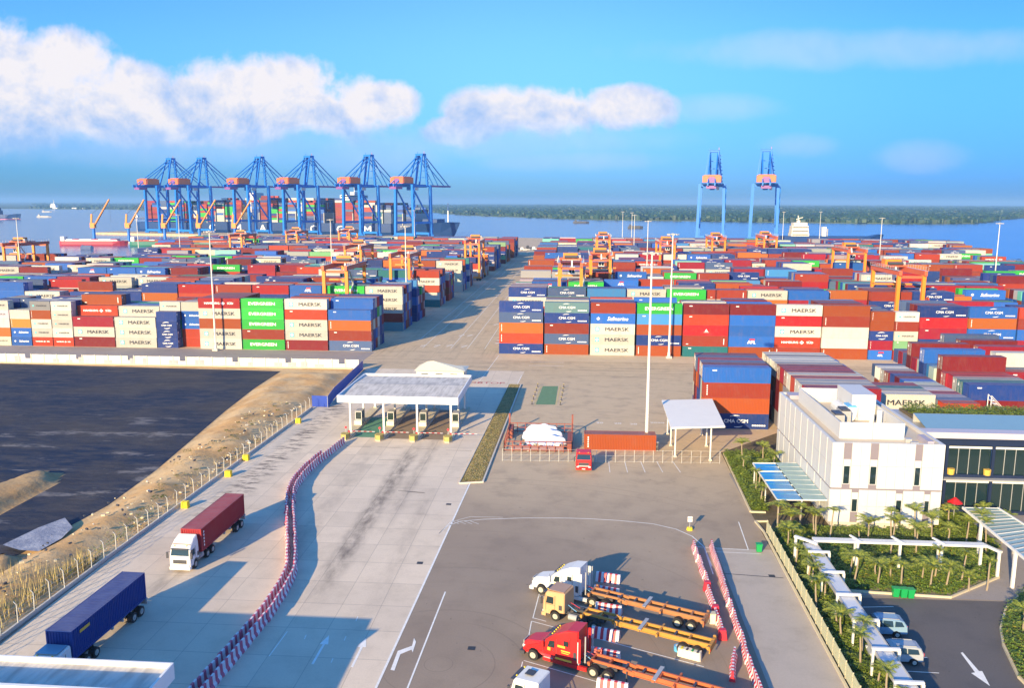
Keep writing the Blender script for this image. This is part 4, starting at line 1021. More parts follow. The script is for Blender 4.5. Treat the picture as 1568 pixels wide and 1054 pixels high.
for i in range(4):
    xx = -40.4 + i * 6.1
    mb = MB(); mb.prism([(xx - .75, 141.5), (xx - .35, 140.6), (xx + .35, 140.6), (xx + .75, 141.5), (xx + .75, 166), (xx - .75, 166)], 0, .28, BEIGE)
    mb.prism([(xx - .78, 141.4), (xx - .37, 140.5), (xx + .37, 140.5), (xx + .78, 141.4), (xx + .6, 142.2), (xx - .6, 142.2)], .28, 1.1, paint('ochre_nose', (.42, .34, .10), .7, .2, 1) if 'ochre_nose' not in MATS else MATS['ochre_nose'])
    tag(mb.build('traffic_island'), f'raised lane island with ochre nose under the toll canopy, {ORD[i]} from the left', 'traffic island', 'islands under the toll canopy')
    b = empty('toll_booth', (xx, 151.8, .28)); tag(b, f'narrow glazed toll booth on the {ORD[i]} island from the left', 'booth', 'toll booths under the canopy')
    mb = MB(); mb.box(-.62, .62, -1.1, 1.1, 0, 1.0, GREYM); mb.box(-.62, .62, -1.1, 1.1, 2.3, 2.55, GREYM)
    for sx in (-1, 1):
        for sy in (-1, 1): mb.box(sx * .58 - .04, sx * .58 + .04, sy * 1.06 - .04, sy * 1.06 + .04, 1.0, 2.3, WHITE)
    mb.box(-.7, .7, -1.6, -1.2, 0, .8, CREAM); mb.build('cabin', b)
    mb = MB(); mb.box(-.54, .54, -1.02, 1.02, 1.0, 2.3, GRNGL); mb.build('window', b)
    g_ = empty('barrier_gate', (xx + .3, 142.8, .28)); tag(g_, f'red and white lane barrier at the nose of the {ORD[i]} island from the left', 'barrier', 'lane barriers')
    mb = MB(); mb.box(-.18, .18, -.15, .15, 0, .95, BRED); mb.build('housing', g_)
    mb = MB()
    for k in range(9): mb.box(.2 + k * .5, .2 + k * .5 + .5, -.03, .03, .82, .89, (BWHITE, BRED)[k % 2])
    mb.build('arm', g_)
    mb = MB(); mb.tube((-.35, -.6, 0), (-.35, -.6, 1.9), .045, mat=GALV); mb.build('post', g_); mb = MB(); mb.tube((-.35, -.66, 1.7), (-.35, -.60, 1.7), .22, n=12, mat=BRED); mb.build('round_sign', g_)
sheet('green_lane_paint', [(-39.4, 143), (-35.1, 143), (-35.1, 157), (-39.4, 157)], .018, PLANKG)
sheet('brown_lane_sheet', [(-33.2, 142.5), (-29.0, 142.5), (-29.0, 164), (-33.2, 164)], .018, concrete_ground('brown_lane', (.30, .22, .15), (.26, .19, .13), (.08, .06, .05), False, False))  # darker brown sheets over two lanes under the canopy
sheet('brown_lane_sheet', [(-27.2, 142.5), (-22.9, 142.5), (-22.9, 164), (-27.2, 164)], .018, MATS['brown_lane'])
nc_ = canopy_gate(-51.6, -29.8, 36.2, 56.4, 'near toll canopy roof of ribbed grey sheet at the bottom left corner')[0]
mb = MB(); mb.box(.3, 21.5, 14.6, 14.9, 6.6, 8.3, FASC); mb.build('added_shade_screen', nc_)  # unseen screen added to throw shade over the visible strip of this roof
for k in range(10): mb = MB(); mb.tube((0, 0, 0), (0, 0, .75), .09, .09, n=8, mat=DARK); mb.tube((0, 0, .75), (0, 0, .8), .12, n=8, mat=YEL); mb.box(-.2, .2, -.2, .2, 0, .05, DARK); tag(mb.build('bollard', loc=((-8.9, -3.0)[k % 2] + (k // 2) * .1, 170.5 + (k // 2) * 4.2, 0)), 'short dark bollard beside the green painted patch, ' + ('left' if k % 2 == 0 else 'right') + ' side, ' + ORD[k // 2] + ' from the front', 'bollard', 'bollards around the green patch')
# hip-roofed guard house behind the gate
t = empty('guard_house', (-37.3, 189, 0)); tag(t, 'cream guard house with low hipped roof behind the toll canopy', 'building')
mb = MB(); mb.box(.5, 11.5, .5, 6.5, 0, 2.9, CREAM); mb.build('wall', t)
mb = MB(); mb.add([(0, 0, 2.9), (12, 0, 2.9), (12, 7, 2.9), (0, 7, 2.9), (2.6, 3.5, 4.5), (4.0, 3.6, 4.6), (11, 3.5, 3.3)], [(0, 1, 6, 5, 4), (1, 2, 6), (2, 3, 4, 5, 6), (3, 0, 4), (3, 2, 1, 0)], paint('cream_roof', (.74, .68, .50), .5, .06)); mb.build('roof', t)
mb = MB()
for k in range(3): mb = MB(); mb.box(1.6 + k * 3.4, 3.2 + k * 3.4, .46, .5, 1.1, 2.2, GLS); mb.build('window', t)
mb = MB(); mb.box(7.4, 8.2, 6.5, 6.54, 0, 2.1, DARK); mb.build('door', t)

# small white canopy with posts, right
t = empty('weigh_canopy', (0, 0, 0)); tag(t, 'small flat white canopy on six thin posts beside the container stacks', 'canopy')
mb = MB(); mb.prism([(15.3, 131.8), (24.1, 133.4), (25.0, 152.6), (15.7, 150.8)], 5.85, 6.1, ROOFW); mb.build('roof', t)
for q in ((16.6, 135.9), (22.1, 134.4), (16.6, 142.4), (22.7, 142.6), (22.9, 149.8), (16.8, 149.8)):
    mb = MB(); mb.tube((*q, 0), (*q, 5.85), .13, mat=WHITE); mb.box(q[0] - .25, q[0] + .25, q[1] - .25, q[1] + .25, 0, .25, CONC); mb.build('post', t)
mb = MB()
for y in (136, 142.5, 149.8): mb.box(15.9, 24.2, y - .08, y + .08, 5.6, 5.85, GREYM)
mb.build('beam', t)

# ================================================================== LIGHT MASTS
def light_mast():
    t = empty('light_mast'); tag(t, 'x', 'light mast', 'tall floodlight masts')
    mb = MB(); mb.tube((0, 0, .5), (0, 0, 33.4), .30, .13, n=10, mat=POLE); mb.build('pole', t, smooth=False)
    mb = MB(); mb.box(-.75, .75, -.75, .75, 0, .5, CONC); mb.tube((0, 0, .5), (0, 0, 1.6), .42, .36, mat=POLE); mb.build('base', t)
    h = MB(); h.tube((0, 0, 33.2), (0, 0, 33.5), .35, n=10, mat=LMP)
    for k in range(16):
        a = k * math.pi / 8; h.bar((1.2 * math.cos(a), 1.2 * math.sin(a), 33.3), (1.2 * math.cos(a + math.pi / 8), 1.2 * math.sin(a + math.pi / 8), 33.3), .08, .08, LMP)
        if k % 2: h.bar((0, 0, 33.35), (1.2 * math.cos(a), 1.2 * math.sin(a), 33.3), .06, .06, LMP)
    ho = h.build('lamp_ring', t)
    for k in range(8):
        a = k * math.pi / 4; m_ = MB(); m_.box(-.28, .28, -.14, .18, -.22, .1, LMP, T(1.4 * math.cos(a), 1.4 * math.sin(a), 33.25, a - math.pi / 2)); m_.build('lamp', ho)
    return t
MAST = light_mast()
masts = [((12.3, 140.8), 'nearest floodlight mast, in front of the long red container'), ((25.1, 226.6), 'floodlight mast at the foot of the front right container stacks'), ((-101.0, 226.4), 'floodlight mast at the foot of the front left container stacks'),
 ((-266, 385), 'floodlight mast by the leftmost orange gantry crane'), ((-322, 600), 'floodlight mast standing near the water at far left'), ((-242, 500), 'thin far mast in front of the green barge'), ((-114, 385.5), 'floodlight mast behind the left yard before the big ship'), ((-58.6, 285.8), 'floodlight mast beside the road in the left yard'),
 ((40, 766), 'tallest looking of the far masts near the right quay'), ((37.5, 568.7), 'far mast left of the two quay cranes at right'), ((31.4, 384.5), 'mast directly behind the nearest mast'), ((169.8, 491), 'mast at right against the open river'), ((190, 806), 'far mast just right of the right quay cranes'), ((227, 819), 'far mast right of the white ship bridge'), ((177.7, 374), 'floodlight mast near the right edge of the yard'), ((-159, 820), 'far mast before the bow of the navy ship'), ((44, 700), 'faint far mast standing by the river at centre')]
for i, ((x, y), lab) in enumerate(masts):
    o = MAST if i == 0 else copy_tree(MAST); o.location = (x, y, 0); o['label'] = lab

# ================================================================== RUBBER TYRED GANTRY CRANES
def rtg():
    t = empty('gantry_crane'); tag(t, 'x', 'gantry crane', 'orange rubber tyred gantry cranes over the stacks')
    Hh = 20.0; B = 7.4; Sp = 22.5
    for y in (0, Sp):
        for x in (0, B):
            mb = MB(); mb.bar((x, y, 1.6), (x, y, Hh), 1.0, 1.1, ORG, up=(0, 1, 0)); mb.build('leg', t)
        mb = MB(); mb.box(-1.2, B + 1.2, y - .5, y + .5, 1.3, 2.2, ORG); mb.build('sill_beam', t)
        mb = MB(); mb.bar((0, y, Hh - .6), (B, y, Hh - .6), .5, .8, ORGRED); mb.build('cross_beam', t)
        mb = MB()
        for x in (-.5, .9, B - .9, B + .5): mb = MB(); mb.tube((x, y - .35, .75), (x, y + .35, .75), .75, n=12, mat=BLACK); mb.build('wheel', t)
    for x in (0, B):
        mb = MB(); mb.box(x - .45, x + .45, -1.4, Sp + 1.4, Hh - .1, Hh + 1.4, ORGRED); mb.build('girder', t)
        mb = MB()
        for yy in np.arange(-1, Sp + 1.2, 2): mb.bar((x - .8 if x == 0 else x + .8, yy, Hh + 1.4), (x - .8 if x == 0 else x + .8, yy, Hh + 2.5), .06, .06, GALV)
        xx = x - .8 if x == 0 else x + .8
        mb.bar((xx, -1, Hh + 2.5), (xx, Sp + 1, Hh + 2.5), .06, .06, GALV); mb.bar((xx, -1, Hh + 2.0), (xx, Sp + 1, Hh + 2.0), .05, .05, GALV); mb.box(min(xx, x), max(xx, x), -1, Sp + 1, Hh + 1.36, Hh + 1.42, GALV); mb.build('walkway', t)
    tr = MB(); tr.box(-.3, B + .3, 5, 10.5, Hh + 1.5, Hh + 2.1, ORGRED); tr.box(1, B - 1.4, 6, 9.5, Hh + 2.1, Hh + 3.8, ORG); tr.box(B - 1.2, B - .2, 5.6, 7, Hh + 2.1, Hh + 3.2, GREYM); tr.tube((1.4, 4.8, Hh + 2.6), (B - 1.4, 4.8, Hh + 2.6), .55, n=10, mat=DARK)
    to = tr.build('trolley', t)
    cb = MB(); cb.box(3.0, 5.2, 2.6, 4.8, Hh - 3.2, Hh - .8, WHITE); cb.bar((4.1, 4.6, Hh - .8), (4.1, 5.6, Hh + 1.6), .5, .5, WHITE); cb.build('operator_cab', to)
    cb = MB(); cb.box(3.15, 4.0, 2.57, 2.6, Hh - 2.9, Hh - 1.7, GLS); cb.box(4.2, 5.05, 2.57, 2.6, Hh - 2.9, Hh - 1.7, GLS); cb.build('cab_window', to)
    sp = MB(); sp.box(-1.8, 10, 6.4, 8.6, Hh - 4.4, Hh - 3.9, YEL if False else ORG)
    for q in ((2.2, 6.8), (6, 6.8), (2.2, 8.2), (6, 8.2)): sp.tube((q[0], q[1], Hh - 4), (q[0], q[1], Hh + 1.5), .03, n=5, mat=DARK)
    sp.build('spreader', to)
    mb = MB()
    for k in range(4):
        z0 = 2.4 + k * 4.3; y0, y1 = (0.6, 4.2) if k % 2 == 0 else (4.2, .6)
        mb.bar((B + .9, y0, z0), (B + .9, y1, z0 + 4.3), .6, .12, GALV); mb.bar((B + 1.2, y0, z0 + 1), (B + 1.2, y1, z0 + 5.3), .05, .05, GALV)
        mb.bar((B + .9, y1, z0 + 4.3), (B, y1 if y1 < 1 else .3, z0 + 4.3), .1, .1, GALV)
    mb.build('stairway', t)
    mb = MB(); mb.box(-1.0, 1.4, Sp + .6, Sp + 2.4, 2.2, 4.6, CREAM); mb.build('power_pack', t)
    mb = MB()
    for k in range(2): mb.tube((B + 1.5, -.4 + k * 1.0, 12.5), (B + 1.6, -.4 + k, 12.5), .9, n=12, mat=ORGRED)
    mb.build('cable_reel', t)
    return t
RTG = rtg()
rl = [(10, 388, 'orange gantry crane at the far left edge against the water'), (497, 264.8, 'orange gantry crane with white cab just behind the front left stacks'), (599, 329, 'orange gantry crane near the road, with dark red girders'), (530, 386, 'orange gantry crane in the middle of the left yard'),
 (713, 448, 'orange gantry crane beside the road at the far end of the left yard'), (441, 570, 'far orange gantry crane before the letters on the ship'), (521, 592, 'far orange gantry crane right of the lettered hull, left yard'), (355, 509, 'far orange gantry crane near the barge cranes'),
 (857, 286.8, 'nearest orange gantry crane right of the road'), (905, 329.5, 'second orange gantry crane right of the road'), (914, 509, 'small far orange gantry crane behind the two near the road'), (1010, 448, 'orange gantry crane behind the two tall masts'), (1089, 509, 'far orange gantry crane below the left one of two quay cranes'),
 (1168, 531, 'far orange gantry crane below the right one of two quay cranes'), (1297, 386.5, 'orange gantry crane in the right yard before the open river'), (1376, 264.8, 'large orange gantry crane with white cab near the right edge')]
for i, (u, yl, lab) in enumerate(rl):
    o = RTG if i == 0 else copy_tree(RTG); p = AY(u, 400, yl); o.location = (p.x, yl - 1.2, 0); o['label'] = lab
    for ch in o.children:
        if ch.name.startswith('trolley'): ch.location = (0, (i * 5) % 11, 0)

# ================================================================== SHIP TO SHORE CRANES
HOUSEP = paint('house_panel_orange', (.60, .16, .05), .5, .15, .3)
def sts():
    t = empty('quay_crane'); tag(t, 'x', 'quay crane', 'blue ship to shore cranes')
    gz = 60.0; hb = 12.5; ga = 34.0
    for y in (0, ga):
        for s in (-1, 1):
            mb = MB(); mb.bar((s * (hb + 1.2), y, 3.5), (s * hb, y, gz + 1.5), 2.9, 3.0, SBLUE, up=(0, 1, 0)); mb.build('leg', t)
        mb = MB(); mb.box(-hb - 3, hb + 3, y - .9, y + .9, 2.4, 5.0, SBLUE); mb.build('sill_beam', t)
        mb = MB()
        for s in (-1, 1):
            for k in range(4): mb.box(s * (hb + 1) - 4 + k * 2.1, s * (hb + 1) - 4 + k * 2.1 + 1.5, y - .8, y + .8, 0, 2.4, SBLUE)
        mb.build('bogies', t)
        mb = MB(); mb.box(-hb - .2, hb + .2, y - .8, y + .8, gz - 1.5, gz + 1.2, SBLUE); mb.build('portal_beam', t)
    for s in (-1, 1):
        mb = MB(); mb.bar((s * (hb + .9), 0, 17), (s * (hb + .9), ga, 17), 2.2, 2.6, SBLUE); mb.bar((s * hb, 2, gz - 4), (s * (hb + .5), ga - 2, 19), 1.4, 1.4, SBLUE); mb.bar((s * hb, 0, gz), (s * hb, ga, gz), 1.2, 1.6, SBLUE); mb.build('brace', t)
        mb = MB(); mb.box(s * 3.6 - .7, s * 3.6 + .7, -24, ga + 4, gz - 1, gz + 2, SBLUE); mb.build('girder', t)
        mb = MB(); mb.box(s * 3.6 - .6, s * 3.6 + .6, ga + 4, ga + 54, gz - .6, gz + 1.4, paint('boom_purple', (.22, .08, .28), .5, .1, .2) if 'boom_purple' not in MATS else MATS['boom_purple']); mb.build('boom', t)
        mb = MB(); mb.bar((s * (hb - 3.5), ga - 1, gz + 1), (s * 4.6, ga + 1, 97), 2.2, 2.2, SBLUE, up=(0, 1, 0)); mb.bar((s * (hb - 4.5), ga - 15, gz + 1), (s * 4.6, ga - 4, 97), 1.5, 1.5, SBLUE, up=(0, 1, 0)); mb.build('apex_frame', t)
        mb = MB()
        mb.tube((s * 4.0, ga + 1, 96), (s * 3.6, ga + 50, gz + 1.5), .6, n=6, mat=SBLUE); mb.tube((s * 4.0, ga + 1, 95), (s * 3.6, ga + 28, gz + 1.5), .55, n=6, mat=SBLUE); mb.tube((s * 4.0, ga - 3, 95), (s * 3.6, -20, gz + 1.5), .6, n=6, mat=SBLUE); mb.tube((s * 4.0, ga - 3, 93), (s * 3.6, -2, gz + 1.5), .55, n=6, mat=SBLUE)
        mb.build('stay', t)
    mb = MB(); mb.box(-5.6, 5.6, ga - 4.5, ga + 2, 96, 98, SBLUE); mb.box(-6, 6, ga - 5, ga + 2.4, 98, 98.3, SBLUE); mb.bar((-5, ga - 1, 98), (-5, ga - 1, 101), .3, .3, SBLUE); mb.bar((5, ga - 1, 98), (5, ga - 1, 101), .3, .3, ORGRED)
    for k, z in enumerate((70, 78, 86)): mb.box(-6.4 + k * .5, 6.4 - k * .5, ga - .5, ga + .5, z, z + .7, SBLUE)
    mb.build('apex_beam', t)
    mb = MB()
    for k in range(8): z = 64 + k * 4; mb.box(7.6 - k * .25, 10.4 - k * .25, ga - 1, ga + 1, z, z + .9, SBLUE)
    mb.build('ladder_landing', t)
    mb = MB(); mb.box(-9.5, 9.5, -13, 6, gz + 2.4, gz + 9.5, HOUSEO); mh = mb.build('machinery_house', t)
    mb = MB(); mb.box(-3, 3, -13.4, -12.98, gz + 3, gz + 8, MATS['boom_purple']); mb.box(-11, 11, -17, 7, gz + 1.8, gz + 2.4, SBLUE); mb.box(-9.4, -3.4, -13.4, -12.98, gz + 3, gz + 9, HOUSEP); mb.box(3.4, 9.4, -13.4, -12.98, gz + 3, gz + 9, HOUSEP); mb.box(9.5, 9.8, -12, 5, gz + 3, gz + 9, HOUSEP); mb.box(-8, 8, -11, 4, gz + 9.5, gz + 10.4, HOUSEP); mb.build('house_panel', mh)
    mb = MB(); mb.box(-5, 5, -21, -9, gz - 4, gz - 1.0, MATS['boom_purple']); mb.box(-2.5, 2.5, 8, 14, gz - 5, gz - 1, SBLUE); mb.build('trolley', t)
    mb = MB(); mb.box(4.5, 7.3, 14, 18, gz - 5, gz - 1.5, WHITE); mb.build('operator_cab', t)
    mb = MB()
    for k in range(10): mb.bar((hb + 2.4, -1.5 if k % 2 else 2.2, 5 + k * 5.3), (hb + 2.2, 2.2 if k % 2 else -1.5, 10.3 + k * 5.3), .8, .3, SBLUE)
    mb.build('stairway', t)
    return t
STS = sts()
qd = Vector((-math.cos(R(15)), math.sin(R(15))))
def az(u): r = ray(u, 300); return r.x / r.y
qo = Vector((-178, 1018))
names = ['rightmost of the six blue quay cranes beside the big ship', 'fifth blue quay crane from the left, behind the lettered hull', 'fourth blue quay crane from the left, by the ship bridge', 'third blue quay crane from the left, over the long ship', 'second blue quay crane from the left, overlapping the first', 'leftmost blue quay crane, above the green barge']
for i, u in enumerate([646, 567, 476, 401, 313, 266]):
    k = az(u); tt = (qo.x - k * qo.y) / (k * qd.y - qd.x); p = qo + qd * tt
    o = STS if i == 0 else copy_tree(STS); o.rotation_euler.z = -R(27); o['label'] = names[i]
    q = Matrix.Rotation(-R(27), 2) @ Vector((0, 34)); o.location = (p.x - q.x, p.y - q.y, 0)
for u, yy, lab in ((1087, 925, 'left one of the two quay cranes seen end on at right'), (1168.5, 912, 'right one of the two quay cranes seen end on at right')):
    o = copy_tree(STS); p = AY(u, 360, yy); o.location = (p.x, yy, 0); o.rotation_euler.z = -R(10.5); o['label'] = lab

# ================================================================== SHIPS
def hull(mb, L, B, H, mat, bow=.12, deck=None, z0=-3, boot=None):
    st = [(-.5, .80), (-.46, .96), (-.3, 1), (.3, 1), (.5 - bow, .82), (.5 - bow * .4, .45), (.5, .03)]
    vs = []; n = len(st)
    for k, (f, wd) in enumerate(st):
        x = f * L; fl = 1 if k < 4 else .80 - .1 * (k - 4); rake = max(0, (k - 3)) / 3 * L * .018
        for s in (-1, 1):
            vs += [(x - rake, s * B / 2 * wd * fl * .9, z0), (x - rake * .5, s * B / 2 * wd * fl, z0 + H * .35), (x + rake * .3, s * B / 2 * wd, z0 + H + (2.2 if k >= 5 and H > 8 else 0))]
    fs = []
    for k in range(n - 1):
        a = k * 6; b = a + 6
        fs += [(a, b, b + 1, a + 1), (a + 1, b + 1, b + 2, a + 2), (a + 3, a + 4, b + 4, b + 3), (a + 4, a + 5, b + 5, b + 4), (a + 2, b + 2, b + 5, a + 5)]
    fs += [(0, 1, 4, 3), (1, 2, 5, 4)]
    mb.add(vs, fs, mat)
ship_rz = -R(15) + R(0)
t = empty('container_ship', (0, 0, 0)); tag(t, 'long navy container ship loaded high, moored behind the blue quay cranes', 'ship')
a = AY(702, 347, 1062); b_az = az(250)
L = 398; bow = Vector((a.x, 1062)); cen = bow + qd * (L / 2)
t.location = (cen.x, cen.y, 0); t.rotation_euler.z = math.atan2(-qd.y, -qd.x)
mb = MB(); hull(mb, L, 50, 17, HULL); mb.build('hull', t)
mb = MB()
M_ = T(0, -25.35, 7.2) @ FRONT
for ch, u in zip('CMACGM', (-148, -106, -66, 12, 52, 92)): put_text(mb, ch, 13, TWHT, M_ @ Matrix.Translation((u - 8, -1.5, 0)), .2, 0, 1.2)
mb.build('lettering', t)
r_ = random.Random(21)
V = MB()
cols_ = [[paint('cargo_' + k, PAL[k], .5, .15, .2) for k in g_] for g_ in (('brick red', 'crimson', 'dark red'), ('navy', 'slate blue', 'blue'), ('cream', 'white', 'teal'), ('orange-red', 'navy', 'green'))]
for bay in range(23):
    x = -L / 2 + 22 + bay * 14.2
    if bay in (5, 14): continue
    if x > L / 2 - 42: break
    hgt_ = [5, 6, 7, 7, 7, 6, 7, 8, 7, 7, 7, 7, 6, 7, 7, 7, 6, 6, 5, 5, 5, 4, 3][bay]
    for row in range(18):
        y = -23.5 + row * 2.62
        if abs(y) > 24 - max(0, (x - L / 2 + 80)) * .22: continue
        h = hgt_ + 3 + r_.choice([-1, 0, 0, 0, 1]); cs = r_.choice(cols_)
        for l in range(h):
            V.box(x, x + 12.2, y, y + 2.44, 14.2 + l * 2.9, 14.2 + l * 2.9 + 2.8, r_.choice(cs) if r_.random() < .8 else r_.choice(r_.choice(cols_)))
o = V.build('cargo_containers', t); o['kind'] = 'stuff'
mb = MB()
for k in range(24): mb.box(-L / 2 + 19.5 + k * 14.2, -L / 2 + 20.6 + k * 14.2, -24.5, 24.5, 12, 27, GREYM)
mb.build('lashing_bridges', t)
mb = MB(); mb.box(46, 57, -22, 22, 13, 50, WHITE); mb.box(45, 58, -25, 25, 46, 50, WHITE); mb.box(49, 55, -6, 6, 50, 54, WHITE); mb.bar((52, 0, 54), (52, 0, 60), .8, .8, WHITE); mb.build('bridge', t)
mb = MB(); mb.box(58, 58.1, -22, 22, 47.5, 49, GLS); mb.box(46, 57, -25.1, -25, 47.5, 49, GLS); mb.build('bridge_windows', t)
mb = MB(); mb.box(-L / 2 + 91, -L / 2 + 104, -9, 9, 13, 53, WHITE); mb.box(-L / 2 + 92, -L / 2 + 100, -9.2, -9.0, 44, 52, WHITE); mb.build('funnel', t)
mb = MB(); mb.bar((L / 2 - 14, 0, 16), (L / 2 - 14, 0, 40), 1.2, 1.2, WHITE); mb.bar((L / 2 - 14, -3, 32), (L / 2 - 14, 3, 32), .8, .8, WHITE); mb.box(L / 2 - 44, L / 2 - 24, -12, 12, 13, 20, HULL); mb.build('foremast', t)
# barges
def barge(name, label, u0, u1, v, mat, dk):
    a = G(u0, v, -2.5); b = G(u1, v, -2.5); c = (a + b) / 2; L = (b - a).length
    t = empty(name, (c.x, c.y, 0), math.atan2(b.y - a.y, b.x - a.x)); tag(t, label, 'barge', 'barges moored in the inlet')
    mb = MB(); hull(mb, L, 13, 5.2, mat, bow=.1); mb.build('hull', t)
    mb = MB(); mb.box(-L * .42, L * .36, -4.5, 4.5, 2.2, 3.3, dk)
    for k in range(8): mb.box(-L * .4 + k * L * .095, -L * .4 + k * L * .095 + L * .085, -4.3, 4.3, 3.3, 4.0, (dk, HULLR, WHITE)[k % 3])
    mb.build('hatch_covers', t); mb = MB(); mb.box(-L * .49, -L * .435, -4, 4, 2.2, 6.5, WHITE); mb.build('wheelhouse', t)
barge('barge', 'red barge with white covers under the leftmost barge cranes', 95, 197, 376, HULLR, WHITE)
barge('barge', 'dark green barge with red cargo below the leftmost quay crane', 202, 302, 377, HULLG, MATS['cargo_brick red'])
def jib():
    t = empty('barge_crane'); tag(t, 'x', 'crane', 'orange jib cranes by the inlet')
    mb = MB(); mb.tube((0, 0, 0), (0, 0, 14), 1.6, 1.3, n=10, mat=SBLUE); mb.build('pedestal', t)
    mb = MB(); mb.box(-2.6, 2.0, -2, 2, 14, 19, ORG); mb.bar((-2.0, 0, 19), (-1.0, 0, 28), 1.6, 1.2, ORG, up=(0, 1, 0)); mb.build('slewing_house', t)
    mb = MB(); mb.bar((1, -1, 16), (19, -.5, 43), .9, .9, ORG); mb.bar((1, 1, 16), (19, .5, 43), .9, .9, ORG)
    for k in range(7): mb.bar((1 + k * 2.6, -1 + k * .07, 16 + k * 3.86), (3.6 + k * 2.6, .9 - k * .07, 19.86 + k * 3.86), .5, .5, ORG)
    mb.build('jib', t)
    mb = MB(); mb.tube((-1, 0, 28), (19, 0, 43), .15, n=5, mat=DARK); mb.tube((19, 0, 43), (19, 0, 20), .1, n=5, mat=DARK); mb.build('cable', t)
    return t
JIB = jib()
for i, u in enumerate([133, 187, 243, 297, 352]):
    o = JIB if i == 0 else copy_tree(JIB); p = G(u, 371); o.location = (p.x, p.y, 0); o['label'] = f'orange jib crane on blue pedestal, {ORD[i]} from the left by the inlet'
pier = MB(); a = G(90, 368); b = G(372, 370); pier.bar((a.x, a.y + 14, -1.5), (b.x, b.y + 14, -1.5), 14, 3.0, CONC); tag(pier.build('jetty'), 'low concrete jetty behind the barges under the jib cranes', 'jetty')
for o in [q for q in COL.objects if q.name.startswith('barge_crane')]: o.location.y += 14; o.location.z = 0
# smaller vessels
def small_ship(label, u, v, L, mat, sup, y0=None, rz=0, h=4, cat='ship', supx=-.35, boot=None):
    p = G(u, v, -2.5); t = empty('cargo_ship', (p.x, p.y, 0), rz); tag(t, label, cat)
    mb = MB(); hull(mb, L, L * .16, h + .6, mat, bow=.15); mb.build('hull', t)
    if boot: mb = MB(); hull(mb, L * .985, L * .162, 2.2, boot, bow=.15); mb.build('waterline_band', t)
    mb = MB(); w_ = L * .06; hh = h - 2.6
    mb.box(supx * L - L * .07, supx * L + L * .07, -w_, w_, hh, hh + L * .07, sup); mb.box(supx * L - L * .05, supx * L + L * .05, -w_ * .9, w_ * .9, hh + L * .07, hh + L * .11, sup); mb.bar((supx * L, 0, hh + L * .11), (supx * L, 0, hh + L * .2), L * .008, L * .008, sup); mb.build('superstructure', t)
    mb = MB(); mb.box(supx * L + L * .05, L * .36, -w_, w_, hh, hh + .9, mat); mb.build('hatch_covers', t); return t
small_ship('dark blue ship with pink waterline leaving the left edge', -14, 336, 150, HULL, HULL, h=11, supx=.1, boot=paint('pink_boot_top', (.6, .18, .35), .5))
small_ship('small white ferry on the far water at left', 103, 320, 210, WHITE, WHITE, h=6)
small_ship('tiny white launch left of the leftmost quay crane', 222, 335, 60, HULL, WHITE, h=3)
small_ship('dark fishing boat on the river left of the right quay cranes', 973, 350, 26, DARK, DARK, h=4.0, cat='boat')
small_ship('low dark boat far out on the river', 890, 342, 34, DARK, DARK, h=3.6, cat='boat')
small_ship('tiny boat crossing the inlet behind the container tops', 134, 383, 12, HULL, HULL, h=3.4, cat='boat')
for u, v, nm in ((68, 333, 'nearer'), (72, 325, 'farther')): small_ship(f'{nm} of two faint grey boats on the left water', u, v, 40, GREYM, GREYM, h=3.4, cat='boat')
# white ship bridge right
t = empty('moored_ship', (0, 0, 0), 0); p = AY(1228, 364, 935); t.location = (p.x, 948, 0); tag(t, 'moored ship showing its white bridge block right of the quay cranes', 'ship')
mb = MB(); hull(mb, 118, 20, 9, HULL, z0=-3); o = mb.build('hull', t); o.location = (30, 0, 0)
mb = MB()
for k, (w_, z0, z1) in enumerate(((10, 5, 9), (9.4, 9, 13), (9, 13, 17), (7.5, 17, 20.5))): mb.box(-w_, w_ * .9, -7 + k * .4, 7 - k * .4, z0, z1, CREAM)
mb.bar((-1, 0, 20), (-2, 0, 28), .9, .9, CREAM); mb.bar((-4, 0, 24), (3, 0, 26), .7, .7, CREAM); mb.box(-3, 0, -2, 2, 20, 23, CREAM); mb.build('bridge', t)
mb = MB()
for z in (7, 11, 15): mb.box(-8.6, 8, -7.06 + (z - 7) * .1, -7.0 + (z - 7) * .1, z, z + .9, DARK)
mb.build('windows', t)
mb = MB(); mb.box(24, 28, -3, 3, 5, 16, WHITE); mb.bar((30, 0, 5), (30, 0, 14), 1, 1, GREYM); mb.build('deck_crane', t)
# pilings in the river at right
mb = MB()
for k in range(9): q = G(1340 + k * 14, 378 + k * .6, -2.6); mb.tube((q.x, q.y, -3), (q.x, q.y, 1.5 + (6 if k == 8 else 0)), .5, n=6, mat=DARK)
tag(mb.build('mooring_piles'), 'line of dark mooring piles in the river at right', 'piles')

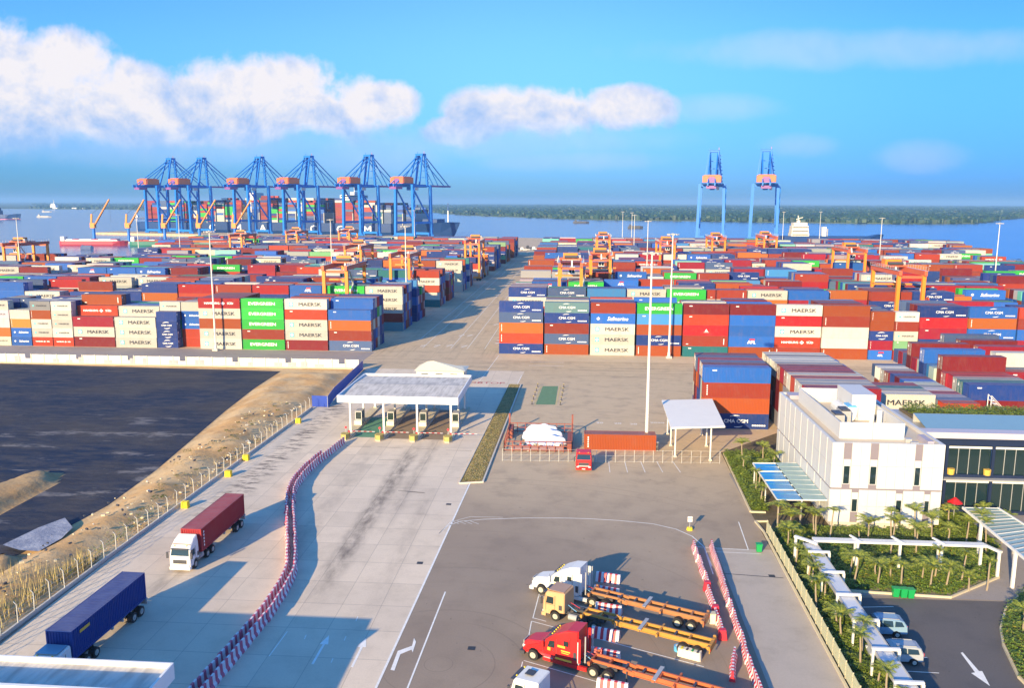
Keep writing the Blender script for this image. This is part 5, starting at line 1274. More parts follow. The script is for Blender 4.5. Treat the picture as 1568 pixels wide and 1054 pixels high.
# ================================================================== VEHICLES
def wheel(parent, x, y, r=.5, w=.3, hub=None, side=None):
    mb = MB(); mb.tube((0, -w / 2, 0), (0, w / 2, 0), r, n=18, mat=TYRE); mb.tube((0, -w / 2 - .01, 0), (0, w / 2 + .01, 0), r * .9, n=18, mat=TYRE)
    o = mb.build('wheel', parent, (x, y, r))
    mb = MB(); s = 1 if y > 0 else -1; mb.tube((0, s * (w / 2 - .02), 0), (0, s * (w / 2 + .03), 0), r * .56, n=14, mat=hub or HUB); mb.tube((0, s * (w / 2 + .02), 0), (0, s * (w / 2 + .08), 0), r * .2, n=10, mat=GREYM)
    mb.build('rim', o); return o
def pane(parent, name, pts, mat=GLS, off=(0, 0, 0)):
    """thin window slab; pts are 4 corners, off the outward offset"""
    a = Vector(off).normalized() * .012 if Vector(off).length else Vector((0, 0, 0))
    mb = MB(); mb.add([Vector(p) + a for p in pts] + [Vector(p) - a * 2 for p in pts], [(0, 1, 2, 3), (7, 6, 5, 4), (0, 4, 5, 1), (1, 5, 6, 2), (2, 6, 7, 3), (3, 7, 4, 0)], mat)
    return mb.build(name, parent)
def chassis_trailer(parent_name, label, mat, x0, L=12.3, cat='trailer'):
    """skeletal container trailer, nose at x0, along +x"""
    t = empty('skeletal_trailer'); tag(t, label, cat, 'empty skeletal trailers in the lorry park')
    mb = MB()
    for s in (-1, 1):
        mb.bar((x0 + .2, s * .55, 1.28), (x0 + 3.4, s * .55, 1.28), .16, .22, mat); mb.bar((x0 + 3.2, s * .55, 1.15), (x0 + 4.2, s * .55, 1.0), .16, .4, mat)
        mb.box(x0 + 4.0, x0 + L, s * .55 - .09, s * .55 + .09, .88, .94, mat); mb.box(x0 + 4.0, x0 + L, s * .55 - .02, s * .55 + .02, .94, 1.30, mat); mb.box(x0 + 4.0, x0 + L, s * .55 - .09, s * .55 + .09, 1.30, 1.36, mat)
    mb.build('main_beams', t)
    mb = MB()
    for k, q in enumerate((.2, 1.8, 3.3, 4.9, 6.4, 7.9, 9.4, 10.8, L - .2)):
        wd = 1.2 if k in (0, 5, 8) else .55
        mb.box(x0 + q - .09, x0 + q + .09, -wd, wd, 1.05, 1.33, DARK if k in (2, 3, 6) else mat)
    for q in (.2, 6.1, L - .2):
        for s in (-1, 1): mb.box(x0 + q - .12, x0 + q + .12, s * 1.17 - .1, s * 1.17 + .1, 1.2, 1.42, mat)
    mb.box(x0 + 6.0, x0 + 6.35, -1.22, 1.22, 1.36, 1.44, GREYM); mb.build('cross_members', t)
    mb = MB()
    for s in (-1, 1): mb.bar((x0 + 3.6, s * .75, .15), (x0 + 3.6, s * .75, 1.2), .12, .12, DARK); mb.box(x0 + 3.45, x0 + 3.75, s * .75 - .12, s * .75 + .12, .08, .14, DARK)
    mb.build('landing_gear', t)
    mb = MB(); mb.box(x0 + L - .1, x0 + L, -1.15, 1.15, .7, 1.35, mat); mb.box(x0 + L, x0 + L + .03, -1.1, -.8, .9, 1.05, RED); mb.box(x0 + L, x0 + L + .03, .8, 1.1, .9, 1.05, RED); mb.build('rear_plate', t)
    mb = MB()
    for q in (L - 2.6, L - 1.25): mb.tube((x0 + q, -1, .5), (x0 + q, 1, .5), .08, mat=DARK); mb.box(x0 + q - .5, x0 + q + .5, -.6, -.5, .55, .85, DARK); mb.box(x0 + q - .5, x0 + q + .5, .5, .6, .55, .85, DARK)
    mb.build('axles', t)
    for q in (L - 2.6, L - 1.25):
        for s in (-1, 1): wheel(t, x0 + q, s * .98, .52, .5)
    return t
def bonnet_tractor(mat, label, hubm=HUB, roof=True):
    """long nosed sleeper tractor, nose at x=0 pointing to -x"""
    t = empty('tractor_unit'); tag(t, label, 'lorry', 'tractor units in the lorry park')
    prof = [(0, .45), (.02, 1.0), (.18, 1.45), (.6, 1.72), (1.9, 2.0), (2.15, 2.1), (2.95, 2.82), (3.6, 3.25), (4.6, 3.72), (5.7, 3.88), (5.75, 1.0), (5.6, .75), (2.2, .72), (1.85, .85), (1.6, 1.08), (1.25, 1.16), (.9, 1.08), (.65, .8), (.55, .5)]
    def wf(x, z):
        if x < 2.1: return .82 + .30 * min(1, x / 1.8) + (.05 if z < 1.2 else -.10)
        return 1.22 if z < 2.9 else 1.22 - (z - 2.9) * .16
    mb = MB(); mb.body(prof, wf, mat, cham=.12); c = mb.build('cab', t)
    for s in (-1, 1):
        pane(c, 'side_window', [(2.75, s * 1.235, 1.85), (3.45, s * 1.235, 1.85), (3.45, s * 1.235, 2.5), (2.95, s * 1.235, 2.45)], off=(0, s, 0))
        pane(c, 'sleeper_window', [(4.35, s * 1.235, 2.3), (4.8, s * 1.235, 2.3), (4.8, s * 1.235, 2.75), (4.35, s * 1.235, 2.75)], off=(0, s, 0))
        m_ = MB(); m_.box(2.35, 2.5, s * 1.5 - .1, s * 1.5 + .1, 1.8, 2.45, mat); m_.bar((2.5, s * 1.2, 2.3), (2.42, s * 1.5, 2.3), .04, .04, GREYM); m_.build('mirror', c)
        m_ = MB(); m_.box(.05, .3, s * .72 - .16, s * .72 + .16, .95, 1.18, WHITE); m_.build('headlight', c)
        m_ = MB(); m_.box(5.74, 6.0, s * 1.18 - .03, s * 1.18 + .03, 1.0, 3.3, mat); m_.box(5.70, 5.78, s * 1.235 - .01, s * 1.235 + .01, 1.0, 3.0, WHITE); m_.build('side_fairing', c)
        m_ = MB(); m_.tube((6.3, s * .85, 1.0), (6.3, s * .85, 3.5), .07, mat=GREYM); m_.build('exhaust_stack', c)
    pane(c, 'windscreen', [(2.22, -1.0, 2.17), (2.22, 1.0, 2.17), (2.88, .95, 2.77), (2.88, -.95, 2.77)], off=(-.7, 0, .7))
    m_ = MB(); m_.box(-.06, .02, -.5, .5, .75, 1.4, GREYM); m_.build('grille', c); m_ = MB(); m_.box(-.14, .35, -1.15, 1.15, .35, .68, DARK if mat is RED else WHITE); m_.build('bumper', c)
    m_ = MB()
    for s in (-1, 1):
        for x0_, x1_, z0_, z1_ in ((2.3, 2.33, 1.0, 2.6), (3.62, 3.65, .95, 2.75), (2.33, 3.62, 1.0, 1.03), (4.9, 4.93, 1.0, 3.1), (5.3, 5.6, 1.2, 1.9)): m_.box(x0_, x1_, s * 1.222 - .012, s * 1.222 + .012, z0_, z1_, DARK)
        m_.box(2.4, 3.3, s * 1.24 - .03, s * 1.24 + .03, .72, .8, GREYM); m_.box(3.3, 3.45, s * 1.24 - .03, s * 1.24 + .03, 1.55, 1.6, DARK)
    m_.build('door_seam', c)
    m_ = MB()
    for q in (-.8, -.4, 0, .4, .8): m_.box(3.0, 3.12, q - .06, q + .06, 2.95, 3.03, YEL)
    m_.box(2.75, 3.05, -1.0, 1.0, 2.83, 2.88, DARK); m_.build('marker_lights', c)
    m_ = MB()
    for q in (-.3, .3): m_.tube((5.9, q, 1.5), (6.9, q * 1.4, 1.15), .03, n=5, mat=BRED if q > 0 else LBLUE)
    m_.build('air_hose', c)
    mb = MB()
    for s in (-1, 1): mb.box(2.0, 9.2, s * .42 - .05, s * .42 + .05, .75, 1.0, DARK); mb.box(2.3, 6.6, s * 1.08 - .14, s * 1.08 + .14, .38, .72, mat)
    mb.tube((4.0, -.75, .7), (5.8, -.75, .7), .3, n=12, mat=GREYM); mb.tube((4.0, .75, .7), (5.8, .75, .7), .3, n=12, mat=GREYM); mb.box(7.0, 8.4, -.5, .5, 1.0, 1.14, DARK); mb.build('frame', t)
    for x in (1.25,):
        for s in (-1, 1): wheel(t, x, s * 1.02, .52, .32, hubm)
    for x in (7.2, 8.55):
        for s in (-1, 1): wheel(t, x, s * .95, .52, .55, hubm)
    return t, c
def flat_cab(mat, label, roofm=None, long=2.3, cat='lorry', group='tractor units in the lorry park', deflector=False):
    """cab over engine tractor, front at x=0 pointing to -x"""
    t = empty('tractor_unit'); tag(t, label, cat, group)
    prof = [(0, .55), (-.05, 1.2), (0, 1.9), (.22, 2.75), (.4, 3.0), (long - .1, 3.1), (long, 3.0), (long, 1.0), (1.95, .95), (1.7, 1.1), (1.35, 1.2), (1.0, 1.1), (.8, .85), (.75, .55)]
    if deflector: prof[4:6] = [(.5, 3.05), (1.2, 3.5), (long - .1, 3.75)]
    mb = MB(); mb.body(prof, lambda x, z: 1.22 if z < 2.2 else 1.22 - (z - 2.2) * .08, mat, cham=.1); c = mb.build('cab', t)
    pane(c, 'windscreen', [(.02, -1.08, 1.95), (.02, 1.08, 1.95), (.21, 1.0, 2.7), (.21, -1.0, 2.7)], off=(-1, 0, .2))
    for s in (-1, 1):
        pane(c, 'side_window', [(.35, s * 1.235, 1.8), (1.15, s * 1.235, 1.8), (1.15, s * 1.21, 2.5), (.45, s * 1.21, 2.5)], off=(0, s, 0))
        m_ = MB(); m_.box(-.15, 0, s * 1.42 - .11, s * 1.42 + .11, 1.7, 2.4, DARK); m_.bar((.1, s * 1.2, 2.4), (-.08, s * 1.42, 2.35), .04, .04, DARK); m_.build('mirror', c)
        m_ = MB(); m_.box(-.1, -.03, s * .9 - .18, s * .9 + .18, .72, .92, WHITE); m_.build('headlight', c)
    m_ = MB(); m_.box(-.07, 0, -.8, .8, 1.05, 1.5, DARK); m_.build('grille', c); m_ = MB(); m_.box(-.16, .3, -1.2, 1.2, .35, .68, mat); m_.box(-.18, -.15, -.26, .26, .45, .58, WHITE); m_.build('bumper', c)
    if roofm: m_ = MB(); m_.box(.5, long - .15, -1.0, 1.0, 3.12, 3.16, roofm); m_.build('roof_panel', c)
    m_ = MB()
    for s in (-1, 1):
        for x0_, x1_, z0_, z1_ in ((.3, .33, 1.0, 2.6), (1.3, 1.33, 1.3, 2.7), (.33, 1.3, 1.68, 1.7), (1.75, 2.1, 1.3, 1.8)): m_.box(x0_, x1_, s * 1.222 - .012, s * 1.222 + .012, z0_, z1_, DARK)
        m_.box(.35, .8, s * 1.24 - .03, s * 1.24 + .03, .6, .68, DARK)
    m_.build('door_seam', c)
    m_ = MB(); m_.box(-.12, .2, -1.0, 1.0, 2.74, 2.79, DARK)
    for q in (-.7, .7): m_.box(.28, .38, q - .06, q + .06, 3.0, 3.08, YEL)
    m_.build('sun_visor', c)
    m_ = MB()
    for q in (-.3, .3): m_.tube((long + .02, q, 1.6), (long + 1.0, q * 1.4, 1.15), .03, n=5, mat=BRED if q > 0 else LBLUE)
    m_.build('air_hose', c)
    mb = MB()
    for s in (-1, 1): mb.box(.8, 6.3, s * .42 - .05, s * .42 + .05, .7, .98, DARK)
    mb.tube((2.7, -.8, .68), (3.6, -.8, .68), .3, n=12, mat=GREYM); mb.box(2.6, 3.6, .5, 1.1, .45, .95, DARK); mb.box(4.2, 5.6, -.5, .5, .98, 1.12, DARK); mb.build('frame', t)
    for s in (-1, 1): wheel(t, 1.35, s * 1.02, .5, .3)
    for x in (4.3, 5.6):
        for s in (-1, 1): wheel(t, x, s * .95, .5, .55)
    return t, c
def place(o, p, rz): o.location = (p[0], p[1], 0); o.rotation_euler.z = rz
SL = math.atan2(-.406, .914)
def along(p, d, side=0): return (p[0] + .914 * d + .406 * side, p[1] - .406 * d + .914 * side)
# white bonneted tractor with brown-orange trailer. front wheel contact is the near (-y) side
def near_side(contact, wheelx): # origin of a vehicle from its near front wheel contact
    c = Vector(contact[:2]); ax = Vector((.914, -.406)); n = Vector((.406, .914)); return c - ax * wheelx + n * 1.02
o1 = near_side(G(829, 910), 1.25)
t1, c1 = bonnet_tractor(WHITE, 'white long-nosed tractor unit with high rounded roof, farthest of the parked row'); place(t1, o1, SL)
tr = chassis_trailer('t', 'faded brown-orange skeletal trailer behind the white tractor unit', TRO, 6.6); place(tr, o1, SL)
o2 = near_side(G(851, 951), 1.35)
t2, c2 = flat_cab(YCAB, 'tan-yellow flat-fronted tractor unit with brown roof, between white and red ones', TAN, 2.35); place(t2, o2, SL)
tr = chassis_trailer('t', 'yellow-orange skeletal trailer behind the tan-yellow tractor unit', TRY, 4.0, 13.0); place(tr, o2, SL)
o3 = near_side(G(817, 1011), 1.25)
t3, c3 = bonnet_tractor(RED, 'bright red long-nosed tractor unit with yellow lettering on its sleeper'); place(t3, o3, SL)
mb = MB()
B = Matrix.Translation((0, -1.238, 0)) @ FRONT
mb = MB()
for x, z, w0, h0 in ((3.75, 2.05, .75, .22), (4.1, 1.72, .9, .13), (4.15, 1.55, .7, .09), (2.75, 1.5, .3, .3), (3.55, .84, 1.6, .2)):
    mb.add([(x, -1.24, z), (x + w0, -1.24, z), (x + w0, -1.24, z + h0), (x, -1.24, z + h0)], [(0, 1, 2, 3)], TYEL)
mb.add([(2.5, -1.24, .9), (3.3, -1.24, .9), (3.3, -1.24, 1.08), (2.5, -1.24, 1.08)], [(0, 1, 2, 3)], TREDL)
mb.build('side_lettering', c3)
tr = chassis_trailer('t', 'red-orange skeletal trailer behind the red tractor unit', TRR, 6.6, 13.4); place(tr, o3, SL)
t4, c4 = flat_cab(WHITE, 'white flat-roofed tractor unit cut by the bottom edge of the frame', None, 2.5); o4 = near_side((-3.9, 63.6), 1.2); place(t4, (o4[0] + .15, o4[1] - .5), SL)
m_ = MB(); m_.box(.9, 1.6, -.4, .4, 3.13, 3.2, DARK); m_.build('roof_hatch', c4)
# container lorries on the concrete road
t5, c5 = flat_cab(WHITE, 'white flat-fronted tractor unit hauling the red container', TAN, 2.2, group='container lorries on the concrete road', deflector=True); place(t5, (-44.2, 86.6), R(90) - .02)
def cont_trailer(name, x, y, rz, label, colname, Lc, kind, clabel):
    t = chassis_trailer('t', label, GREYM, 0, Lc + .3); place(t, (x, y), rz); t['group'] = 'container lorries on the concrete road'
    v = Vector((math.cos(rz), math.sin(rz))); c = (x + v.x * (Lc / 2 + .1), y + v.y * (Lc / 2 + .1))
    o = make_container(c[0], c[1], 1.44, L40, 2.75, colname, kind, clabel, None, rz)
    return o
cont_trailer('a', -43.95, 89.0, R(90) - .02, 'low trailer frame under the red container', 'dark red', L40, 'v', 'dark red container riding on a lorry behind the white cab').color = (.30, .022, .03, 1)
PALs = PAL['blue']
t6, c6 = flat_cab(WHITE, 'pale tractor unit partly hidden by the near canopy, hauling the blue container', CARB, 2.2, group='container lorries on the concrete road'); place(t6, (-44.9, 63.0), R(90) - .03)
b6 = cont_trailer('b', -44.95, 65.4, R(90) - .03, 'low trailer frame under the dark blue container', 'navy', L40, '', 'dark blue container with small yellow mark riding on a lorry')
b6.color = (.001, .034, .20, 1)
mb = MB(); mb.add([(-4.9, -1.235, 2.0), (-3.4, -1.235, 2.0), (-3.4, -1.235, 2.3), (-4.9, -1.235, 2.3)], [(0, 1, 2, 3)], TYEL); mb.build('yellow_mark', b6)
# small red lorry facing the camera
t7, c7 = flat_cab(RED, 'small red tractor unit facing the camera before the long red container', None, 2.1, group=None); place(t7, (1.5, 126.7), R(90))
m_ = MB(); m_.box(-.08, -.05, -.9, .9, .9, 1.0, WHITE); m_.build('white_stripe', c7)
# terminal tractor on the yard road
t8, c8 = flat_cab(PAINTB := paint('tractor_blue', (.03, .12, .4), .4, .1), 'small blue yard tractor standing on the road between the stacks', None, 1.9, group=None); place(t8, (-24.5, 296), R(20))
# row of dark vehicles parked at the far end of the road
for i, (u, v) in enumerate(((788, 382), (797, 384), (806, 381), (815, 383), (826, 381))):
    p = G(u, v); mb = MB(); mb.body([(0, .5), (0, 2.0), (.8, 3.0), (2.2, 3.0), (2.3, 1.3), (8, 1.3), (8, .5)], lambda x, z: 1.2, [DARK, WHITE, DARK, WHITE, DARK][i])
    for x in (1.2, 6, 7.2): mb.tube((x, -1.2, .5), (x, 1.2, .5), .5, n=10, mat=BLACK)
    o = mb.build('parked_lorry', loc=(p.x, p.y, 0), rz=R(15)); tag(o, 'tiny lorry parked at the far end of the yard road', 'lorry', 'lorries parked at the far end of the road')
# long red container used as a wall, tents etc.
make_container(7.7, 139.9, .02, L40, 2.75, 'brown-orange', 'v', 'single orange-red container on the ground beside the nearest floodlight mast', None, .02)
t = empty('fenced_cage', (-6, 142.5, 0)); tag(t, 'rusty brown barrier frame enclosure around the white tents', 'enclosure')
RUST = paint('rust_brown', (.26, .07, .05), .7, .2, 1); mb = MB()
for a, b in (((-5.8, -6), (5.6, -5.5)), ((5.6, -5.5), (5.6, 6)), ((-5.8, -6), (-5.8, 6)), ((-5.8, 6), (5.6, 6))):
    A = Vector(a); Bv = Vector(b); n = 8
    for k in range(n + 1): p = A.lerp(Bv, k / n); mb.bar((*p, 0), (*p, 1.9), .12, .12, RUST)
    for z in (.3, 1.0, 1.8): mb.bar((*a, z), (*b, z), .08, .14, RUST)
mb.box(-5.8, -5.0, 2, 6, 0, 1.6, RUST); mb.box(4.8, 5.6, -5, 3, 0, 1.3, RUST); mb.bar((-5.8, 6, 0), (-5.8, 6, 3.6), .3, .3, RUST); mb.bar((5.6, 6, 0), (5.6, 6, 3.6), .3, .3, RUST)
mb.box(-4.6, 4.2, -5.4, -5.2, .1, .9, MATS['brown_tarp'] if 'brown_tarp' in MATS else paint('brown_tarp', (.22, .13, .16), .8, .2, 1)); mb.build('rail_frame', t)
mb = MB(); r_ = random.Random(8)
for k in range(26): s_ = r_.uniform(.2, .5); mb.box(-s_, s_, -s_ * .6, s_ * .6, 0, r_.uniform(.3, .9), r_.choice([DARK, WHITE, BRED, GREYM, TAN, BEIGE]), T(r_.uniform(-4.6, 4.6), r_.uniform(-5, -2.5), 0, r_.random() * 3))
tag(mb.build('stored_goods', loc=(-6, 142.5, 0)), 'heap of small crates and bags inside the brown enclosure', 'goods')
def tent(x, y, L, Wd, h, rz, label):
    nx, ny = 26, 14; V = []; F = []
    for i in range(nx):
        for j in range(ny):
            s = i / (nx - 1) * 2 - 1; q = j / (ny - 1) * 2 - 1
            e = max(0, 1 - s * s) ** .5; yy = q * e * Wd / 2
            z = h * (1 - abs(q) ** 1.5) * (e ** .6) + .35 + .12 * math.sin(s * 9) * (1 - abs(q)) + .05 * mnoise.noise(Vector((s * 4, q * 4, x)))
            V.append((s * L / 2, yy, z * 1.0))
    for i in range(nx - 1):
        for j in range(ny - 1): F.append((i * ny + j, (i + 1) * ny + j, (i + 1) * ny + j + 1, i * ny + j + 1))
    me = D.meshes.new('tarpaulin_tent'); me.from_pydata(V, [], F); me.materials.append(SAILC); me.polygons.foreach_set('use_smooth', [True] * len(F))
    o = D.objects.new('tarpaulin_tent', me); COL.objects.link(o); o.location = (x, y, 0); o.rotation_euler.z = rz; tag(o, label, 'tent', 'white tarpaulin tents in the enclosure')
tent(-5.0, 140.9, 7.6, 4.0, 1.7, -.22, 'front white tarpaulin tent inside the brown enclosure'); tent(-5.6, 143.8, 7.4, 4.0, 1.9, -.1, 'middle white tarpaulin tent inside the brown enclosure'); tent(-5.9, 146.6, 6.0, 3.4, 1.9, .05, 'rear white tarpaulin tent inside the brown enclosure')
for s in (-1, 1): mb = MB(); mb.box(-.35, .35, -.35, .35, .08, 1.45, (BRED if s < 0 else DARK)); mb.box(-.4, .4, -.4, .4, 1.45, 1.52, GREYM); mb.box(-.3, .3, -.3, .3, 0, .08, CONC); mb.box(.1, .16, -.38, -.35, .6, .9, GREYM); tag(mb.build('mast_cabinet', loc=(12.3 + s * 1.5, 140.0 - .6, 0)), ('small red cabinet left of' if s < 0 else 'small dark cabinet right of') + ' the nearest mast foot', 'cabinet')

# cars
def car(label, mat, van, roofm=None):
    t = empty('parked_car'); tag(t, label, 'car')
    if van: prof = [(0, .35), (0, .8), (.25, .95), (1.0, 1.08), (1.75, 1.65), (2.1, 1.74), (4.0, 1.72), (4.4, 1.6), (4.62, 1.1), (4.62, .4)]
    else: prof = [(0, .4), (0, .9), (.2, 1.06), (1.35, 1.16), (2.0, 1.72), (2.4, 1.80), (4.0, 1.74), (4.45, 1.6), (4.75, 1.15), (4.8, .45)]
    tail = [(4.2, .4), (4.05, .62), (3.8, .74), (3.5, .62), (3.35, .35), (1.3, .32), (1.15, .6), (.9, .74), (.6, .6), (.5, .38)]
    def wf(x, z): return .93 if z < 1.08 else .93 - (z - 1.08) * .28
    mb = MB(); mb.body(prof + tail, wf, mat, cham=.09); c = mb.build('body', t, smooth=False)
    for s in (-1, 1):
        if van: wd = [[(1.45, 1.1), (2.1, 1.1), (2.1, 1.58), (1.85, 1.56)], [(2.2, 1.1), (3.1, 1.1), (3.1, 1.58), (2.2, 1.58)], [(3.2, 1.1), (4.2, 1.12), (4.1, 1.52), (3.2, 1.57)]]
        else: wd = [[(1.6, 1.14), (2.38, 1.12), (2.38, 1.68), (2.12, 1.68)], [(2.46, 1.12), (3.4, 1.12), (3.35, 1.66), (2.46, 1.68)], [(3.55, 1.14), (4.4, 1.18), (4.2, 1.58), (3.6, 1.64)]]
        for q in wd: pane(c, 'side_window', [(x, s * (wf(x, z) + .012), z) for x, z in q], off=(0, s, 0))
        m_ = MB(); m_.box(1.6, 1.8, s * 1.02 - .08, s * 1.02 + .08, 1.05, 1.2, mat); m_.build('mirror', c)
        m_ = MB(); m_.box(-.02, .16, s * .66 - .16, s * .66 + .16, .72, .88, WHITE); m_.build('headlight', c)
        m_ = MB(); m_.box(4.62, 4.76 if van is False else 4.66, s * .72 - .1, s * .72 + .1, .9, 1.2, BRED); m_.build('tail_light', c)
        for x in (.9, 3.8): wheel(t, x, s * .86, .34, .24, GALV)
    x0, z0, x1, z1 = (1.05, 1.12, 1.72, 1.63) if van else (1.4, 1.2, 1.97, 1.70)
    pane(c, 'windscreen', [(x0, -.78, z0), (x0, .78, z0), (x1, .68, z1), (x1, -.68, z1)], off=(-.6, 0, .8))
    m_ = MB()
    for s in (-1, 1): m_.bar((2.2, s * .62, 1.82 if not van else 1.77), (4.0, s * .62, 1.80 if not van else 1.75), .04, .05, GREYM)
    m_.build('roof_rail', c)
    return t
p = G(1340, 979); c_ = car('pale blue and white SUV parked under the garden walkway', CARB, False); c_.location = (27.6, 79.2, 0); c_.rotation_euler.z = -.02
c_ = car('silver people carrier parked nearest the bottom edge', CARS, True); c_.location = (27.3, 74.2, 0); c_.rotation_euler.z = -.02

# ================================================================== BARRIERS
BPINK = paint('faded_barrier_pink', (.55, .10, .16), .6, .15, .6)
def barrier(Lb=1.0, h=1.05, n=4, a=BRED, b=BWHITE, name='traffic_barrier'):
    t = empty(name); k = Lb / n
    for j, mt in enumerate((a, b)):
        mb = MB()
        for i in range(j, n, 2):
            x0 = -Lb / 2 + i * k; pr = [(-.28, 0), (.28, 0), (.26, .22), (.12, .42), (.09, h), (-.09, h), (-.12, .42), (-.26, .22)]
            vs = [(x0, y, z) for y, z in pr] + [(x0 + k, y, z) for y, z in pr]; m = len(pr)
            mb.add(vs, [tuple(range(m)), tuple(range(m, 2 * m))[::-1]] + [(q, m + q, m + (q + 1) % m, (q + 1) % m) for q in range(m)], mt)
        mb.build('red_section' if j == 0 else 'white_section', t)
    return t
def run(proto, pts, step, label, group, first=False):
    """place copies nose to tail along a path"""
    P = [Vector(p[:2]) for p in pts]; d = 0; seg = 0; out = 0
    tot = sum((b - a).length for a, b in zip(P[:-1], P[1:])); n = int(tot / step)
    for i in range(n):
        s = (i + .5) * step; q = 0
        for a, b in zip(P[:-1], P[1:]):
            Ls = (b - a).length
            if q + Ls >= s: break
            q += Ls
        p = a.lerp(b, min(1, (s - q) / Ls)); o = proto if (first and i == 0) else copy_tree(proto)
        o.location = (p.x + rnd.uniform(-.07, .07), p.y, 0); o.rotation_euler.z = math.atan2(b.y - a.y, b.x - a.x) + rnd.uniform(-.06, .06)
        tag(o, label, 'barrier', group)
def smooth_path(pts, n=40):
    P = [Vector(p[:2]) for p in pts]; out = []
    for i in range(len(P) - 1):
        p0 = P[max(0, i - 1)]; p1 = P[i]; p2 = P[i + 1]; p3 = P[min(len(P) - 1, i + 2)]
        for k in range(n // len(P) + 1):
            t = k / (n // len(P) + 1); out.append(.5 * ((2 * p1) + (p2 - p0) * t + (2 * p0 - 5 * p1 + 4 * p2 - p3) * t * t + (3 * p1 - p0 - 3 * p2 + p3) * t ** 3))
    out.append(P[-1]); return out
wb = [(-31.6, 60), (-31.3, 66), (-31.0, 73), (-30.9, 80), (-31.6, 86.5), (-33.2, 92), (-36.4, 101), (-39.4, 109.5), (-41.0, 116), (-41.4, 124), (-40.9, 133), (-40.4, 140)]
pb = barrier(2.0, 1.15, 4, BPINK, BWHITE)
run(pb, smooth_path([(x - .45, y) for x, y in wb[:-1]]), 2.02, 'red and white barrier in the left line of the long winding double row', 'barriers of the winding double row, left line', True)
run(pb, smooth_path([(x + .45, y) for x, y in wb]), 2.02, 'red and white barrier in the right line of the long winding double row', 'barriers of the winding double row, right line')
pc = barrier(2.2, 1.0, 8, BRED, BWHITE)
run(pc, smooth_path([(16.9, 98.8), (16.6, 92), (16.4, 84), (16.2, 76), (16.1, 66), (16.1, 50)]), 2.22, 'finely striped barrier in the long straight line beside the lorry park', 'barriers of the straight line by the lorry park', True)
for k, (x0, y0, n) in enumerate(((14.7, 98.6, 5), (14.55, 86.6, 2), (14.5, 81.4, 2))):
    run(pc, [(x0, y0), (x0 + .05, y0 - n * 2.22 - .1)], 2.22, 'finely striped barrier in the short broken line at the trailer ends', 'barriers of the broken line behind the trailers')
for (x, y, rz) in ((14.6, 87.0, 0), (14.6, 81.5, 0), (14.5, 76.6, 0)):
    mb = MB(); mb.body([(-.45, 0), (.45, 0), (.3, 1.05), (-.3, 1.05)], lambda x, z: .35, BRED, cham=.08); o = mb.build('red_block', loc=(x, y, 0)); tag(o, 'solid red plastic block ending a run of the broken barrier line', 'block', 'red end blocks')
run(pc, [(14.1, 69.2), (15.4, 74.6)], 2.22, 'finely striped barrier set at a slant near the bottom right trailer', 'slanting barriers behind the red-orange trailer')
# wide striped blocks between the bays
def wide_block():
    t = empty('striped_block'); 
    for j, mt in enumerate((BWHITE, BRED)):
        mb = MB(); n = 9; k = 2.7 / n
        for i in range(j, n, 2):
            x0 = -1.35 + i * k; pr = [(-.5, 0), (.5, 0), (.14, .95), (-.14, .95)]; vs = [(x0, y, z) for y, z in pr] + [(x0 + k, y, z) for y, z in pr]
            mb.add(vs, [(0, 1, 2, 3), (7, 6, 5, 4)] + [(q, 4 + q, 4 + (q + 1) % 4, (q + 1) % 4) for q in range(4)], mt)
        mb.build('white_stripes' if j == 0 else 'red_stripes', t)
    return t
WBK = wide_block()
for i, (u0, v0, u1, v1, lab) in enumerate([(912, 887, 951, 895, 'beyond the white tractor unit'), (910, 908, 948, 917, 'in the shade between the two far trailers'), (914, 934, 950, 944, 'half hidden behind the yellow-orange trailer'), (905, 972, 950, 983, 'between the yellow-orange and red-orange trailers'), (908, 1006, 946, 1014, 'just behind the red-orange trailer nose'), (914, 1052, 962, 1066, 'at the bottom edge behind the red tractor unit')]):
    o = WBK if i == 0 else copy_tree(WBK); p = (G(u0, v0) + G(u1, v1)) / 2; o.location = (p.x, p.y, 0); o.rotation_euler.z = SL + .15; tag(o, 'red and white striped concrete block ' + lab, 'block', 'striped concrete blocks between lorry bays')
p = G(1056, 1008); mb = MB(); mb.body([(-1.1, .0), (1.1, 0), (1.05, .85), (-1.05, .85)], lambda x, z: .35, CREAM, cham=.08)
for k in range(4): mb.box(-.8 + k * .5, -.62 + k * .5, -.36, .1, .86, .9, (YEL, DARK, GRN, DARK)[k])
o = mb.build('cream_block', loc=(p.x, p.y, 0), rz=SL); tag(o, 'cream concrete block with coloured dots behind the yellow-orange trailer', 'block')
p = G(1070, 938); mb = MB(); mb.box(-.3, .3, -.3, .3, 0, 1.0, CREAM); mb.box(-.34, .34, -.34, .34, 1.0, 1.1, BEIGE); o = mb.build('drum', loc=(14.0, 79.8, 0)); tag(o, 'pale box standing behind the brown-orange trailer tail', 'box')
p = G(1038, 997); mb = MB(); mb.tube((0, 0, .0), (0, 0, .5), .38, n=16, mat=LBLUE); mb.tube((0, 0, .5), (0, 0, .53), .22, n=12, mat=WHITE); o = mb.build('blue_bucket', loc=(p.x, p.y, 0)); tag(o, 'round blue tub beside the cream block', 'tub')
# person sized cone and sign near the curved line
p = G(1056, 812); t = empty('road_sign', (p.x, p.y, 0)); tag(t, 'small white sign on yellow base beside the curved white line', 'sign')
mb = MB(); mb.tube((0, 0, 0), (0, 0, .35), .4, .35, n=12, mat=YEL); mb.build('base', t); mb = MB(); mb.tube((0, 0, .3), (0, 0, 1.7), .04, mat=GREYM); mb.build('post', t)
mb = MB(); mb.box(-.3, .3, -.05, -.01, 1.1, 1.8, WHITE); mb.box(-.28, .28, -.055, -.045, 1.45, 1.52, BRED); mb.build('panel', t)
